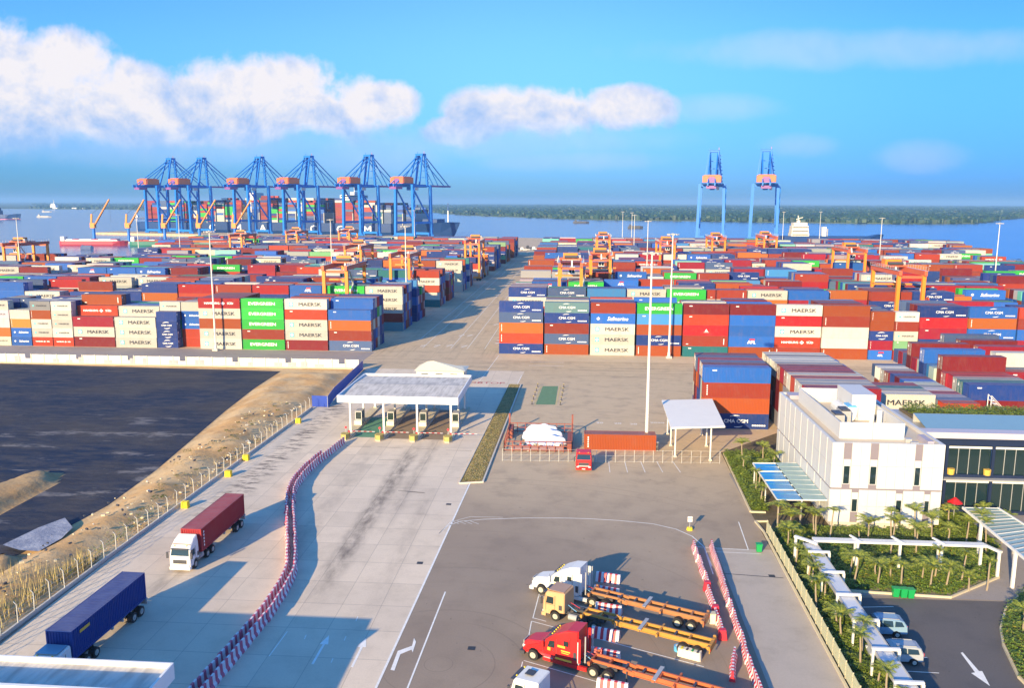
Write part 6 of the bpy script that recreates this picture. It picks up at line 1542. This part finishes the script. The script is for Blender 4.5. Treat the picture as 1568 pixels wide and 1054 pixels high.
# wheelie bins
def wbin():
    t = empty('wheelie_bin'); mb = MB(); mb.body([(-.36, .08), (.34, .08), (.42, 1.0), (-.42, 1.0)], lambda x, z: .30 + z * .06, GRN, cham=.05); mb.build('body', t)
    mb = MB(); mb.box(-.46, .46, -.40, .40, 1.0, 1.1, GRN); mb.build('lid', t)
    mb = MB(); mb.tube((-.3, .3, .1), (.3, .3, .1), .1, n=10, mat=BLACK); mb.build('wheels', t); return t
WB = wbin()
for i, (u, v, lab) in enumerate([(1162, 846, 'green wheelie bin standing alone at the end of the panel fence'), (1371, 915, 'green wheelie bin, left of three by the garden kerb'), (1383, 916, 'green wheelie bin, middle of three by the garden kerb'), (1394, 917, 'green wheelie bin, right of three by the garden kerb')]):
    o = WB if i == 0 else copy_tree(WB); p = G(u, v); o.location = (p.x, p.y, 0); tag(o, lab, 'bin', 'green wheelie bins'); o.scale = (.82, .9, 1.0)

# ================================================================== WHITE BUILDING
bx0, bx1, by0, by1, bz = 32.9, 46.5, 106.4, 135.4, 11.45
t = empty('office_building', (bx0, by0, 0)); tag(t, 'three storey white panelled office block with narrow windows and rooftop plant', 'building')
Wd = bx1 - bx0; Ln = by1 - by0
mb = MB(); mb.box(0, Wd, 0, Ln, .9, bz - .6, paint('wall_core', (.30, .29, .30), .7, .05)); mb.box(.4, Wd - .4, .4, Ln, 0, .9, CONC); mb.build('wall_core', t)
def panels(face, cells, z0, z1, gaps):
    """white cladding slabs standing proud of the core, leaving joints and window slots"""
    mb = MB()
    for a, b in cells:
        n = max(1, round((b - a) / 1.25)); s = (b - a) / n
        for k in range(n):
            for (q0, q1) in ((z0, (z0 + z1) / 2), ((z0 + z1) / 2, z1)):
                u0, u1 = a + k * s + .012, a + (k + 1) * s - .012
                if face == 'f': mb.box(u0, u1, -.12, 0, q0 + .012, q1 - .012, PANEL)
                else: mb.box(-.12, 0, u0, u1, q0 + .012, q1 - .012, PANEL)
    return mb
upper = [(-.1, 1.3), (2.3, 4.6), (5.6, 10.1), (11.0, Wd + .1)]; lower = [(-.1, 2.6), (3.5, 8.1), (9.0, 11.6), (12.4, Wd + .1)]
panels('f', upper, 5.5, bz, 0).build('cladding', t); panels('f', lower, .9, 5.3, 0).build('cladding', t)
mb = MB(); mb.box(-.04, Wd + .02, -.04, Ln, 5.3, 5.5, PANGR); mb.build('belt_course', t)
def slot(x0, x1, z0, z1, glassz, name='window'):
    mb = MB(); mb.box(x0, x1, -.05, -.0, z0, z1, PANGR); o = mb.build('slot_panel', t)
    mb = MB(); mb.box(x0 + .05, x1 - .05, -.08, -.05, glassz[0], glassz[1], PANEL); mb.build('frame', o)
    mb = MB(); mb.box(x0 + .14, x1 - .14, -.095, -.08, glassz[0] + .08, glassz[1] - .9, GLS); mb.build('pane', o)
for x0, x1 in ((1.3, 2.3), (4.6, 5.6), (10.1, 11.0)): slot(x0, x1, 5.5, bz, (6.0, 9.3))
for x0, x1 in ((2.6, 3.5), (8.1, 9.0), (11.6, 12.4)): slot(x0, x1, .9, 5.3, (2.3, 4.9))
# left side: tall panels with staggered slots
sl = []; y = 0.0; r_ = random.Random(3)
for z0, z1, off in ((5.5, bz, 0), (.9, 5.3, 1.7)):
    y = -.0; cells = []; cuts = []
    yy = 2.2 + off
    prev = 0.0
    while yy < Ln - 1: cells.append((prev, yy)); cuts.append(yy); prev = yy + .22; yy += 3.2 + r_.uniform(-.4, .6)
    cells.append((prev, Ln))
    panels('s', cells, z0, z1, 0).build('cladding', t)
mb = MB(); mb.box(0, Wd, Ln, Ln + .12, .9, bz, PANEL); mb.box(Wd, Wd + .12, 0, Ln, .9, bz, PANEL); mb.build('cladding', t)
mb = MB(); mb.box(0, Wd, 0, .35, bz - .6, bz + .02, PANEL); mb.box(0, Wd, Ln - .35, Ln, bz - .6, bz + .02, PANEL); mb.box(0, .35, .35, Ln - .35, bz - .6, bz + .02, PANEL); mb.box(Wd - .35, Wd, .35, Ln - .35, bz - .6, bz + .02, PANEL); mb.build('parapet', t)
mb = MB(); mb.box(.35, Wd - .35, .35, Ln - .35, bz - .7, bz - .45, paint('roof_screed', (.56, .48, .38), .8, .12, .5)); mb.build('roof', t)
mb = MB(); mb.box(.8, 3.2, Ln - 3.0, Ln - .8, bz - .45, bz + .15, paint('mauve_panel', (.38, .34, .40), .6, .1)); mb.box(11.8, 12.6, .6, 4.0, bz - .44, bz + .25, MATS['mauve_panel']); mb.box(9.7, 10.5, 2.2, 2.9, bz - .44, bz + .05, GREYM); mb.box(10.0, 11.0, 1.2, 1.7, bz - .44, bz - .1, GREYM); mb.build('roof_hatch', t)
pz0, pz1 = bz - .45, bz + 1.75; ax0, ax1, ay0, ay1 = 1.75, 10.0, 3.6, 24.5
ph = MB(); ph.box(ax0, ax1, ay0, ay0 + .15, pz0, pz1, PANEL); ph.box(ax0, ax1, ay1 - .15, ay1, pz0, pz1, PANEL); ph.box(ax0, ax0 + .15, ay0 + .15, ay1 - .15, pz0, pz1, PANEL); ph.box(ax1 - .15, ax1, ay0 + .15, ay1 - .15, pz0, pz1, PANEL)
ph.box(ax0 + 4.2, ax0 + 4.25, ay0 - .01, ay0, pz0, pz1, PANGR); pho = ph.build('plant_screen', t)
mb = MB(); mb.box(6.3, 9.6, 13.5, 20.5, pz0, pz1 + 1.5, PANEL); mb.build('lift_overrun', pho)
for k in range(3):
    mb = MB(); mb.box(2.4 + k * 1.6, 3.7 + k * 1.6, 8 + k * 2.4, 10.4 + k * 2.4, pz0 + .2, pz0 + 2.0, (GREYM, GREYM, WHITE)[k]); mb.box(2.5 + k * 1.6, 3.6 + k * 1.6, 8.1 + k * 2.4, 10.3 + k * 2.4, pz0 + 2.0, pz0 + 2.2, (DARK, DARK, LBLUE)[k]); mb.build('cooling_unit', pho)
for k in range(4):
    mb = MB(); mb.box(2.4 + k * 1.9, 4.0 + k * 1.9, 4.6, 6.2, pz0, pz0 + 1.5, CREAM); mb.tube((3.2 + k * 1.9, 5.4, pz0 + 1.5), (3.2 + k * 1.9, 5.4, pz0 + 1.6), .55, n=14, mat=DARK if k % 2 else GREYM); mb.build('fan_unit', pho)
mb = MB(); mb.tube((5.6, 12, pz0 + 1), (5.6, 18, pz0 + 1), .9, n=14, mat=WHITE); mb.tube((8.6, 9, pz0), (8.6, 9, pz0 + 2.6), .35, mat=WHITE); mb.tube((7.6, 9, pz0), (7.6, 9, pz0 + 2.3), .3, mat=WHITE); mb.build('ductwork', pho)
# blue glazed side canopy
t = empty('glazed_canopy', (0, 0, 0)); tag(t, 'low blue glass canopy along the left side of the white office block', 'canopy')
mb = MB(); cx0, cx1, cy0, cy1 = 26.4, 32.7, 106.8, 122.5
for k in range(9):
    y = cy0 + k * (cy1 - cy0) / 8; mb.bar((cx0, y, 3.45), (cx1, y, 3.6), .1, .14, WHITE)
for x in (cx0, (cx0 + cx1) / 2): mb.bar((x, cy0, 3.4), (x, cy1, 3.4), .12, .2, WHITE)
for x, y in ((26.6, 107), (26.6, 114.5), (26.6, 122), (29.5, 107), (29.5, 122)): mb.bar((x, y, 0), (x, y, 3.4), .14, .14, WHITE)
mb.build('frame', t)
mb = MB()
for k in range(8):
    y = cy0 + k * (cy1 - cy0) / 8
    mb = MB(); mb.box(cx0, (cx0 + cx1) / 2 - .1, y + .1, y + (1.3 if k % 2 else 1.85), 3.55, 3.6, glass('blue_glass', (.03, .25, .5), .15) if 'blue_glass' not in MATS else MATS['blue_glass'])
    mb.build('glass_panel', t); mb = MB(); mb.box((cx0 + cx1) / 2 + .1, cx1, y + .1, y + 1.85, 3.6, 3.65, GRNGLP := MATS.get('pale_green_glass') or glass('pale_green_glass', (.25, .38, .36), .2)); mb.build('glass_panel', t)

# glass wing
t = empty('glass_wing', (0, 0, 0)); tag(t, 'dark glass office wing with planted flat roof right of the white block', 'building')
wx0, wx1, wy = 46.7, 86.0, 113.2
mb = MB()
for z0, z1 in ((9.5, 10.6), (4.75, 5.5), (.0, .5)): mb.box(wx0, wx1, wy, wy + 14, z0, z1, NAVYF)
for k in range(8): x = wx0 + 3.2 + k * 6.0; mb.box(x - .18, x + .18, wy - .05, wy + .2, .5, 9.5, NAVYF)
mb.build('frame', t)
mb = MB()
for k in range(8):
    x = wx0 + 3.2 + k * 6.0
    for z0, z1 in ((.5, 4.75), (5.5, 9.5)):
        a = x + .18; b = min(wx1, x + 5.82); mb = MB(); mb.box(a, b, wy + .35, wy + .4, z0, z1, GRNGL); mb.build('window', t)
mb = MB(); mb.box(wx0, wx0 + 3.02, wy + .35, wy + .4, .5, 4.75, GRNGL); mb.build('window', t); mb = MB(); mb.box(wx0, wx0 + 3.02, wy + .35, wy + .4, 5.5, 9.5, GRNGL); mb.build('window', t)
mb = MB()
for k in range(8):
    x = wx0 + 3.38 + k * 6.0
    for z in (4.35, 9.1): mb.box(x, min(wx1, x + 5.6), wy + .1, wy + .2, z, z + .28, WHITE)
    for z0, z1 in ((.5, 4.35), (5.5, 9.1)):
        for q in (1.4, 2.8, 4.2): mb.box(x + q - .03, x + q + .03, wy + .25, wy + .33, z0, z1, GREYM)
mb.build('mullions', t)
mb = MB(); mb.box(wx0 - .1, wx1, wy - .5, wy + 1.6, 10.6, 11.4, paint('mauve_fascia', (.50, .46, .50), .5, .04)); mb.box(wx0 + .6, wx1, wy + 1.6, wy + 14, 10.6, 11.0, GREYM); mb.build('roof', t)
mb = MB(); mb.add([(wx0 + 1, wy + 2.0, 11.3), (wx1, wy + 2.0, 11.3), (wx1, wy + 6.5, 12.2), (wx0 + 1, wy + 6.5, 12.2)], [(0, 1, 2, 3)], paint('skylight_glass', (.16, .28, .38), .2, .05)); mb.box(wx0 + 1, wx1, wy + 6.5, wy + 6.7, 11, 12.2, GREYM); mb.build('skylight', t)
mb = MB(); mb.box(wx0 + 1.5, wx1, wy + 7.4, wy + 13.2, 11.0, 11.4, MATS['garden_soil']); mb.build('planter', t)
mb = MB()
for x, z in ((50.6, 5.5), (55.3, 5.5), (50.3, .5), (55.0, .5)): mb = MB(); mb.tube((x, wy + .05, z), (x, wy + .05, z + .8), .42, .48, n=10, mat=paint('gold_planter', (.65, .42, .08), .4) if 'gold_planter' not in MATS else MATS['gold_planter']); tag(mb.build('plant_pot'), f'gold plant pot behind the glass wing rail, {"upper" if z > 1 else "ground"} floor, {"left" if x < 52 else "right"} one', 'plant pot', 'gold pots on the glass wing')
mb = MB(); mb.box(wx0, wx1, wy - 1.0, wy + .3, 4.95, 5.1, GREYM); mb.build('balcony_slab', t)
# slatted glass walkway canopy
t = empty('slatted_canopy', (0, 0, 0)); tag(t, 'sloping slatted glass walkway canopy on white columns before the glass wing', 'canopy')
A = [Vector(AY(1474, 778, 112.5)), Vector(AY(1528, 778, 112.5))]; zc = A[0].z
A = [G(1474, 778, 4.2), G(1528, 779, 4.2)]; Bq = [G(1583, 868, 4.2), G(1640, 850, 4.2)]
mb = MB(); n = 16
for k in range(n + 1):
    a = A[0].lerp(Bq[0], k / n); b = A[1].lerp(Bq[1], k / n); mb.bar(a, b, .12, .12, WHITE if k % 4 == 0 else GALV)
for a, b in ((A[0], Bq[0]), (A[1], Bq[1])): mb.bar(a, b, .16, .3, WHITE)
mb.build('slat', t)
for k in range(n):
    mb = MB(); q = [A[0].lerp(Bq[0], (k + .12) / n), A[1].lerp(Bq[1], (k + .12) / n), A[1].lerp(Bq[1], (k + .7) / n), A[0].lerp(Bq[0], (k + .7) / n)]
    mb.add([p + Vector((0, 0, .02)) for p in q] + [p - Vector((0, 0, .02)) for p in q], [(0, 1, 2, 3), (7, 6, 5, 4)], GRNGLP); mb.build('glass_panel', t)
for a, b in ((A[0], Bq[0]), (A[1], Bq[1])):
    for f in (.3, .78): p = a.lerp(b, f); mb = MB(); mb.bar((p.x, p.y, 0), (p.x, p.y, 4.1), .3, .3, WHITE); mb.build('column', t)
p = AY(1473, 784, 113); mb = MB(); mb.tube((0, 0, 2.4), (0, 0, 3.1), 1.0, .08, n=8, mat=RED, cap=False); o_ = empty('parasol', (50.4, 110.8, 0)); tag(o_, 'small red parasol at the near end of the glass wing', 'parasol'); q = mb.build('canopy', o_); mb = MB(); mb.tube((0, 0, 0), (0, 0, 3.0), .04, mat=GREYM); mb.build('pole', o_)

# pergola frame and long covered walkway
t = empty('garden_pergola', (0, 0, 0)); tag(t, 'white flat beam frame on posts running across the palm garden', 'pergola')
mb = MB(); zz = 3.1
mb.box(27.6, 46.7, 93.9, 94.9, zz, zz + .22, WHITE); mb.build('beam', t)
mb = MB(); mb.bar((25.8, 95.4, zz + .05), (27.8, 93.4, zz + .05), .4, .22, WHITE); mb.bar((46.5, 95.0, zz + .05), (47.6, 92.6, zz + .05), .4, .22, WHITE); mb.build('end_beam', t)
for x, y in ((25.9, 95.3), (27.8, 93.8), (32.5, 94.0), (32.5, 94.8), (37.2, 94.0), (41.8, 94.0), (41.8, 94.8), (46.5, 94.8), (47.5, 92.8)):
    mb = MB(); mb.box(x - .13, x + .13, y - .13, y + .13, 0, zz, WHITE); mb.build('post', t)
for x in (32.5, 37.2, 41.8): mb = MB(); mb.bar((x - .4, 95.6, zz + .3), (x + .3, 93.6, zz + .3), .22, .16, WHITE); mb.build('cross_beam', t)
t = empty('covered_walkway', (0, 0, 0)); tag(t, 'long narrow pale roof on white goalpost frames between garden and car park', 'walkway roof')
mb = MB(); WALKR = paint('pale_roof_sheet', (.55, .57, .62), .35, .06, .4)
mb.box(26.5, 27.9, 50, 94.2, 2.75, 2.85, WALKR); mb.build('roof', t)
mb = MB(); mb.box(26.42, 26.5, 50, 94.2, 2.6, 2.95, GREYM); mb.box(27.9, 27.98, 50, 94.2, 2.6, 2.95, GREYM); mb.build('edge_trim', t)
for k, y in enumerate((91.2, 86.0, 80.8, 75.6, 70.4, 65.2, 60)):
    mb = MB(); mb.box(26.2, 28.6, y - .14, y + .14, 2.98, 3.2, WHITE); mb.box(28.4, 28.65, y - .13, y + .13, 0, 2.98, WHITE); mb.box(26.25, 26.42, y - .11, y + .11, 0, 2.98, WHITE); mb.build('goalpost_frame', t)

# ================================================================== PLANTING
def palm_crown(seed, nf=11, Lf=1.9, droop=1.0):
    r = random.Random(seed); mb = MB()
    for f in range(nf):
        a = f * 6.283 / nf + r.uniform(-.2, .2); el = r.uniform(.55, 1.40); L = Lf * r.uniform(.8, 1.1); prev = Vector((0, 0, 0)); n = 9
        d = Vector((math.cos(a), math.sin(a), 0)); side = Vector((-d.y, d.x, 0)); P = []
        for k in range(n + 1):
            s = k / n; P.append(d * (L * s * math.cos(el * .55)) + Vector((0, 0, L * (s * math.sin(el) - droop * .62 * s * s))))
        for k in range(n):
            mb.bar(P[k], P[k + 1], .035, .03, PALML)
            for h in (0, .5):
                b = P[k].lerp(P[k + 1], h); ll = .52 * math.sin(math.pi * min(1, (k + h + 1) / (n + 1.2))) + .12; dr = (P[k + 1] - P[k]).normalized()
                for sg in (-1, 1):
                    e = b + (side * sg * .8 + dr * .55 + Vector((0, 0, -.32 + r.uniform(-.12, .18)))).normalized() * ll; wv = dr * .05
                    mb.add([b - wv, b + wv, e], [(0, 1, 2)], PALML)
    return mb.mesh('crown')
CROWNS = [palm_crown(k, 11 + k, 1.8 + .15 * k, .8 + .12 * k) for k in range(4)]
def trunk(h):
    mb = MB(); n = 6
    for k in range(n): mb.tube((.04 * math.sin(k), .03 * k * .4, h * k / n), (.04 * math.sin(k + 1), .03 * (k + 1) * .4, h * (k + 1) / n), .11 - .006 * k, .105 - .006 * k, n=7, mat=TRUNK, cap=False)
    mb.tube((.04 * math.sin(6), .07, h), (.04 * math.sin(6), .07, h + .35), .08, .05, n=6, mat=PALML); return mb.mesh('trunk')
TR = {h: trunk(h) for h in (1.6, 2.4, 3.2, 4.2)}
def palm(x, y, h, k, sc, label, group):
    t = empty('palm_tree', (x, y, 0), rnd.random() * 6.28); tag(t, label, 'palm', group); t.rotation_euler.x = rnd.uniform(-.10, .10)
    o = D.objects.new('trunk', TR[h]); COL.objects.link(o); o.parent = t
    c = D.objects.new('crown', CROWNS[k % 4]); COL.objects.link(c); c.parent = t; c.location = (0, .05, h + .2); c.scale = (sc,) * 3; c.rotation_euler.z = rnd.random() * 6
r_ = random.Random(17)
beds = [  # (points, label, group)
 ([(r_.uniform(24.9, 26.2) + (k % 2) * 1.1, 61 + k * 2.7) for k in range(16)], 'slim palm between the panel fence and walkway, {} from the near end', 'palms of the fence strip'),
 ([(30.2 + k * 1.75 + r_.uniform(-.5, .5), 96.6 + r_.uniform(0, 5.5)) for k in range(12)], 'palm between the white block and the pergola beam, {} from the left', 'palms before the white block'),
 ([(31.4 + (k % 7) * 2.3 + r_.uniform(-.6, .6), 89.3 + (k // 7) * 2.2 + r_.uniform(-.4, .4)) for k in range(13)], 'palm in the kerbed bed before the white pergola, {} from front left', 'palms of the kerbed bed'),
 ([(48.5 + r_.uniform(-1, 1), 105.5), (50.6, 103.8), (49.2, 101.6), (52.4, 106.5), (53.0, 103.2)], 'palm beside the slatted canopy, {} of the clump', 'palms by the slatted canopy'),
 ([(25.9, 114), (26.2, 118.4), (27.4, 121.9), (29.0, 126), (31.0, 129.5), (26.0, 127.5), (27.0, 133), (30.5, 134.5)], 'palm beside the blue glass canopy, {} from the near end', 'palms by the blue canopy'),
 ([(26.0, 104.5), (28.9, 104.9), (27.3, 103.2), (30.4, 103.9)], 'tall palm at the near end of the blue glass canopy, {} of its group', 'palms at the canopy end'),
 ([(43.3, 85.3 - 9), (42.6, 73.2), (44, 80)], 'palm on the kerbed island at the right edge, {} from the front', 'palms on the right island')]
for pts, lab, grp in beds:
    for k, (x, y) in enumerate(pts):
        palm(x, y, r_.choice((2.4, 3.2, 4.2) if 'block' in grp or 'canopy' in grp else (1.6, 2.4, 3.2)), r_.randrange(4), r_.uniform(.5, 1.0), lab.format(nth(k)), grp)
def scatter_leaves(name, label, poly, n, hmax, mat, seed, z0=0, size=(.10, .26), clump=.35):
    r = random.Random(seed); f = inpoly(poly); xs = [p[0] for p in poly]; ys = [p[1] for p in poly]; V = []; F = []; c = 0
    while c < n:
        x = r.uniform(min(xs), max(xs)); y = r.uniform(min(ys), max(ys))
        if not f(x, y): continue
        dn = mnoise.noise(Vector((x * .9, y * .9, seed))); h = hmax * (.55 + .55 * dn)
        c += 1
        if h < .08: continue
        z = z0 + h * (1 - r.random() ** 2.0 * .9); s = r.uniform(*size); a = r.random() * 6.283; t_ = r.uniform(-.5, .7); o = len(V)
        ca, sa = math.cos(a), math.sin(a)
        V.append((x, y, z)); V.append((x + s * (ca - .35 * sa), y + s * (sa + .35 * ca), z + s * t_)); V.append((x + 2 * s * ca, y + 2 * s * sa, z + s * t_ * .6 - .04)); V.append((x + s * (ca + .35 * sa), y + s * (sa - .35 * ca), z + s * t_))
        F.append((o, o + 1, o + 2, o + 3))
    me = D.meshes.new(name); me.from_pydata(V, [], F); me.materials.append(mat)
    o = D.objects.new(name, me); COL.objects.link(o); tag(o, label, 'shrubs', None, 'stuff'); return o
scatter_leaves('strip_shrubs', 'dense green shrubs filling the strip between the panel fence and the walkway', [(24.6, 50), (28.3, 50), (28.4, 104), (24.9, 104)], 30000, 1.3, LEAF, 1)
scatter_leaves('bed_shrubs', 'low green and yellow shrubs of the kerbed garden bed', [(29.5, 88.4), (40, 87.7), (47.4, 93.1), (50.4, 99.4), (50.4, 101), (29.2, 101)], 26000, .95, HEATH, 2)
scatter_leaves('border_shrubs', 'bright green hedge beside the paved yard next to the blue glass canopy', [(24.9, 138), (24.3, 111.5), (26.4, 111.5), (26.4, 123), (32.5, 124), (32.5, 138)], 24000, 1.5, LEAF, 4)
scatter_leaves('foundation_shrubs', 'dark planting at the foot of the white block', [(28.9, 101), (52, 101), (52, 112.5), (46.8, 112.5), (46.8, 106), (32.6, 106), (29, 106)], 16000, 1.0, LEAF, 5)
scatter_leaves('island_shrubs', 'leafy shrubs on the kerbed island at the right edge', [(p[0] * .99 + .5, p[1]) for p in isl], 9000, 1.1, HEATH, 6)
scatter_leaves('roof_garden', 'green roof garden plants on the glass wing', [(48.5, 120.8), (86, 120.8), (86, 126.2), (48.5, 126.2)], 20000, 1.5, LEAF, 7, z0=11.2)
scatter_leaves('verge_plants', 'dry grass growing on the long narrow verge', [(-16.6, 120), (-13.9, 120.8), (-12.9, 188.5), (-15.0, 188.5)], 9000, .35, REED, 8, z0=.15, size=(.06, .16))
scatter_leaves('verge_greenery', 'patchy green growth on the long narrow verge', [(-16.5, 120), (-14.2, 120.8), (-13.2, 160), (-15.4, 160)], 1500, .4, LEAF, 9, z0=.15, size=(.06, .14))
# brush on the sand
mb = MB(); r_ = random.Random(44)
for k in range(46):
    u = r_.random(); y = 100 + u * 62; x = -57 - r_.random() * 6; rr = r_.uniform(.3, 1.1)
    if y < 120: x = -56 - r_.random() * 3
    for j in range(60):
        a = r_.random() * 6.28; q = rr * r_.random() ** .5; s = r_.uniform(.05, .14); z = 1.25 + r_.random() * rr * .5
        X0 = x + q * math.cos(a); Y0 = y + q * math.sin(a); mb.add([(X0, Y0, z), (X0 + s, Y0 + s * r_.uniform(-1, 1), z + s), (X0 + s * r_.uniform(-1, 1), Y0 + s, z - s * .3)], [(0, 1, 2)], LEAF if k % 3 else REED)
tag(mb.build('scrub'), 'sparse scrub tufts scattered on the sand embankment', 'scrub', None, 'stuff')
# scrub on the far right bank
scatter_leaves('bank_scrub', 'brown and green scrub on the river bank behind the right stacks', [(225, 450), (800, 420), (880, 545), (420, 588), (300, 625), (240, 540)], 9000, 5, two_tone('bank_scrub_leaves', (.22, .18, .08), (.12, .14, .05), (.30, .24, .16), .02), 12, size=(1.2, 3.2))
# teal container platform and white steps behind the roof garden
t = empty('access_steps', (72, 148.5, 0)); tag(t, 'white steel stair frame behind the roof garden at far right', 'stairs')
mb = MB()
for k in range(9): mb.box(k * .55, k * .55 + .5, 0, 1.2, 7.6 - k * .55, 7.7 - k * .55, WHITE)
for y in (0, 1.2): mb.bar((0, y, 8.6), (5, y, 3.4), .08, .08, WHITE); mb.bar((0, y, 0), (0, y, 8.6), .12, .12, WHITE); mb.bar((5, y, 0), (5, y, 3.4), .12, .12, WHITE)
mb.build('stair_flight', t)

t = empty('feeder_ship', (0, 0, 0)); tag(t, 'second loaded container ship seen between the two leftmost quay cranes', 'ship')
k = az(300); tt = (qo.x - k * (qo.y + 52)) / (k * qd.y - qd.x); pc_ = Vector((qo.x, qo.y + 52)) + qd * tt
t.location = (pc_.x, pc_.y, 0); t.rotation_euler.z = math.atan2(-qd.y, -qd.x)
mb = MB(); hull(mb, 190, 34, 15, HULL); mb.build('hull', t); V = MB(); r_ = random.Random(31)
for bay in range(9):
    x = -78 + bay * 14.2; cs = cols_[(0, 0, 1, 3, 1, 0, 2, 0, 1)[bay]]
    for row in range(12):
        for l in range(9 + r_.choice([-1, 0, 0, 1])): V.box(x, x + 12.2, -15.7 + row * 2.62, -15.7 + row * 2.62 + 2.44, 13 + l * 2.9, 13 + l * 2.9 + 2.8, r_.choice(cs) if r_.random() < .85 else r_.choice(r_.choice(cols_)))
o = V.build('cargo_containers', t); o['kind'] = 'stuff'
mb = MB(); mb.box(52, 62, -12, 12, 13, 46, WHITE); mb.build('bridge', t)
# ================================================================== HAZE
hm = D.materials.new('haze'); hm.use_nodes = True; hm.node_tree.nodes.clear(); t = NT(hm.node_tree)
pv = t.node('ShaderNodeVolumePrincipled'); pv.inputs['Color'].default_value = (.32, .62, 1.0, 1); pv.inputs['Density'].default_value = HAZE_D
ho = t.node('ShaderNodeOutputMaterial'); t.l.new(pv.outputs[0], ho.inputs['Volume'])
mb = MB(); mb.box(-26500, 30500, -500, 45500, -7.2, 112, hm); o = mb.build('haze'); tag(o, 'thin blue air over the port', 'haze', None, 'stuff')
scene.cycles.volume_bounces = 0
scene.cycles.max_bounces = 6
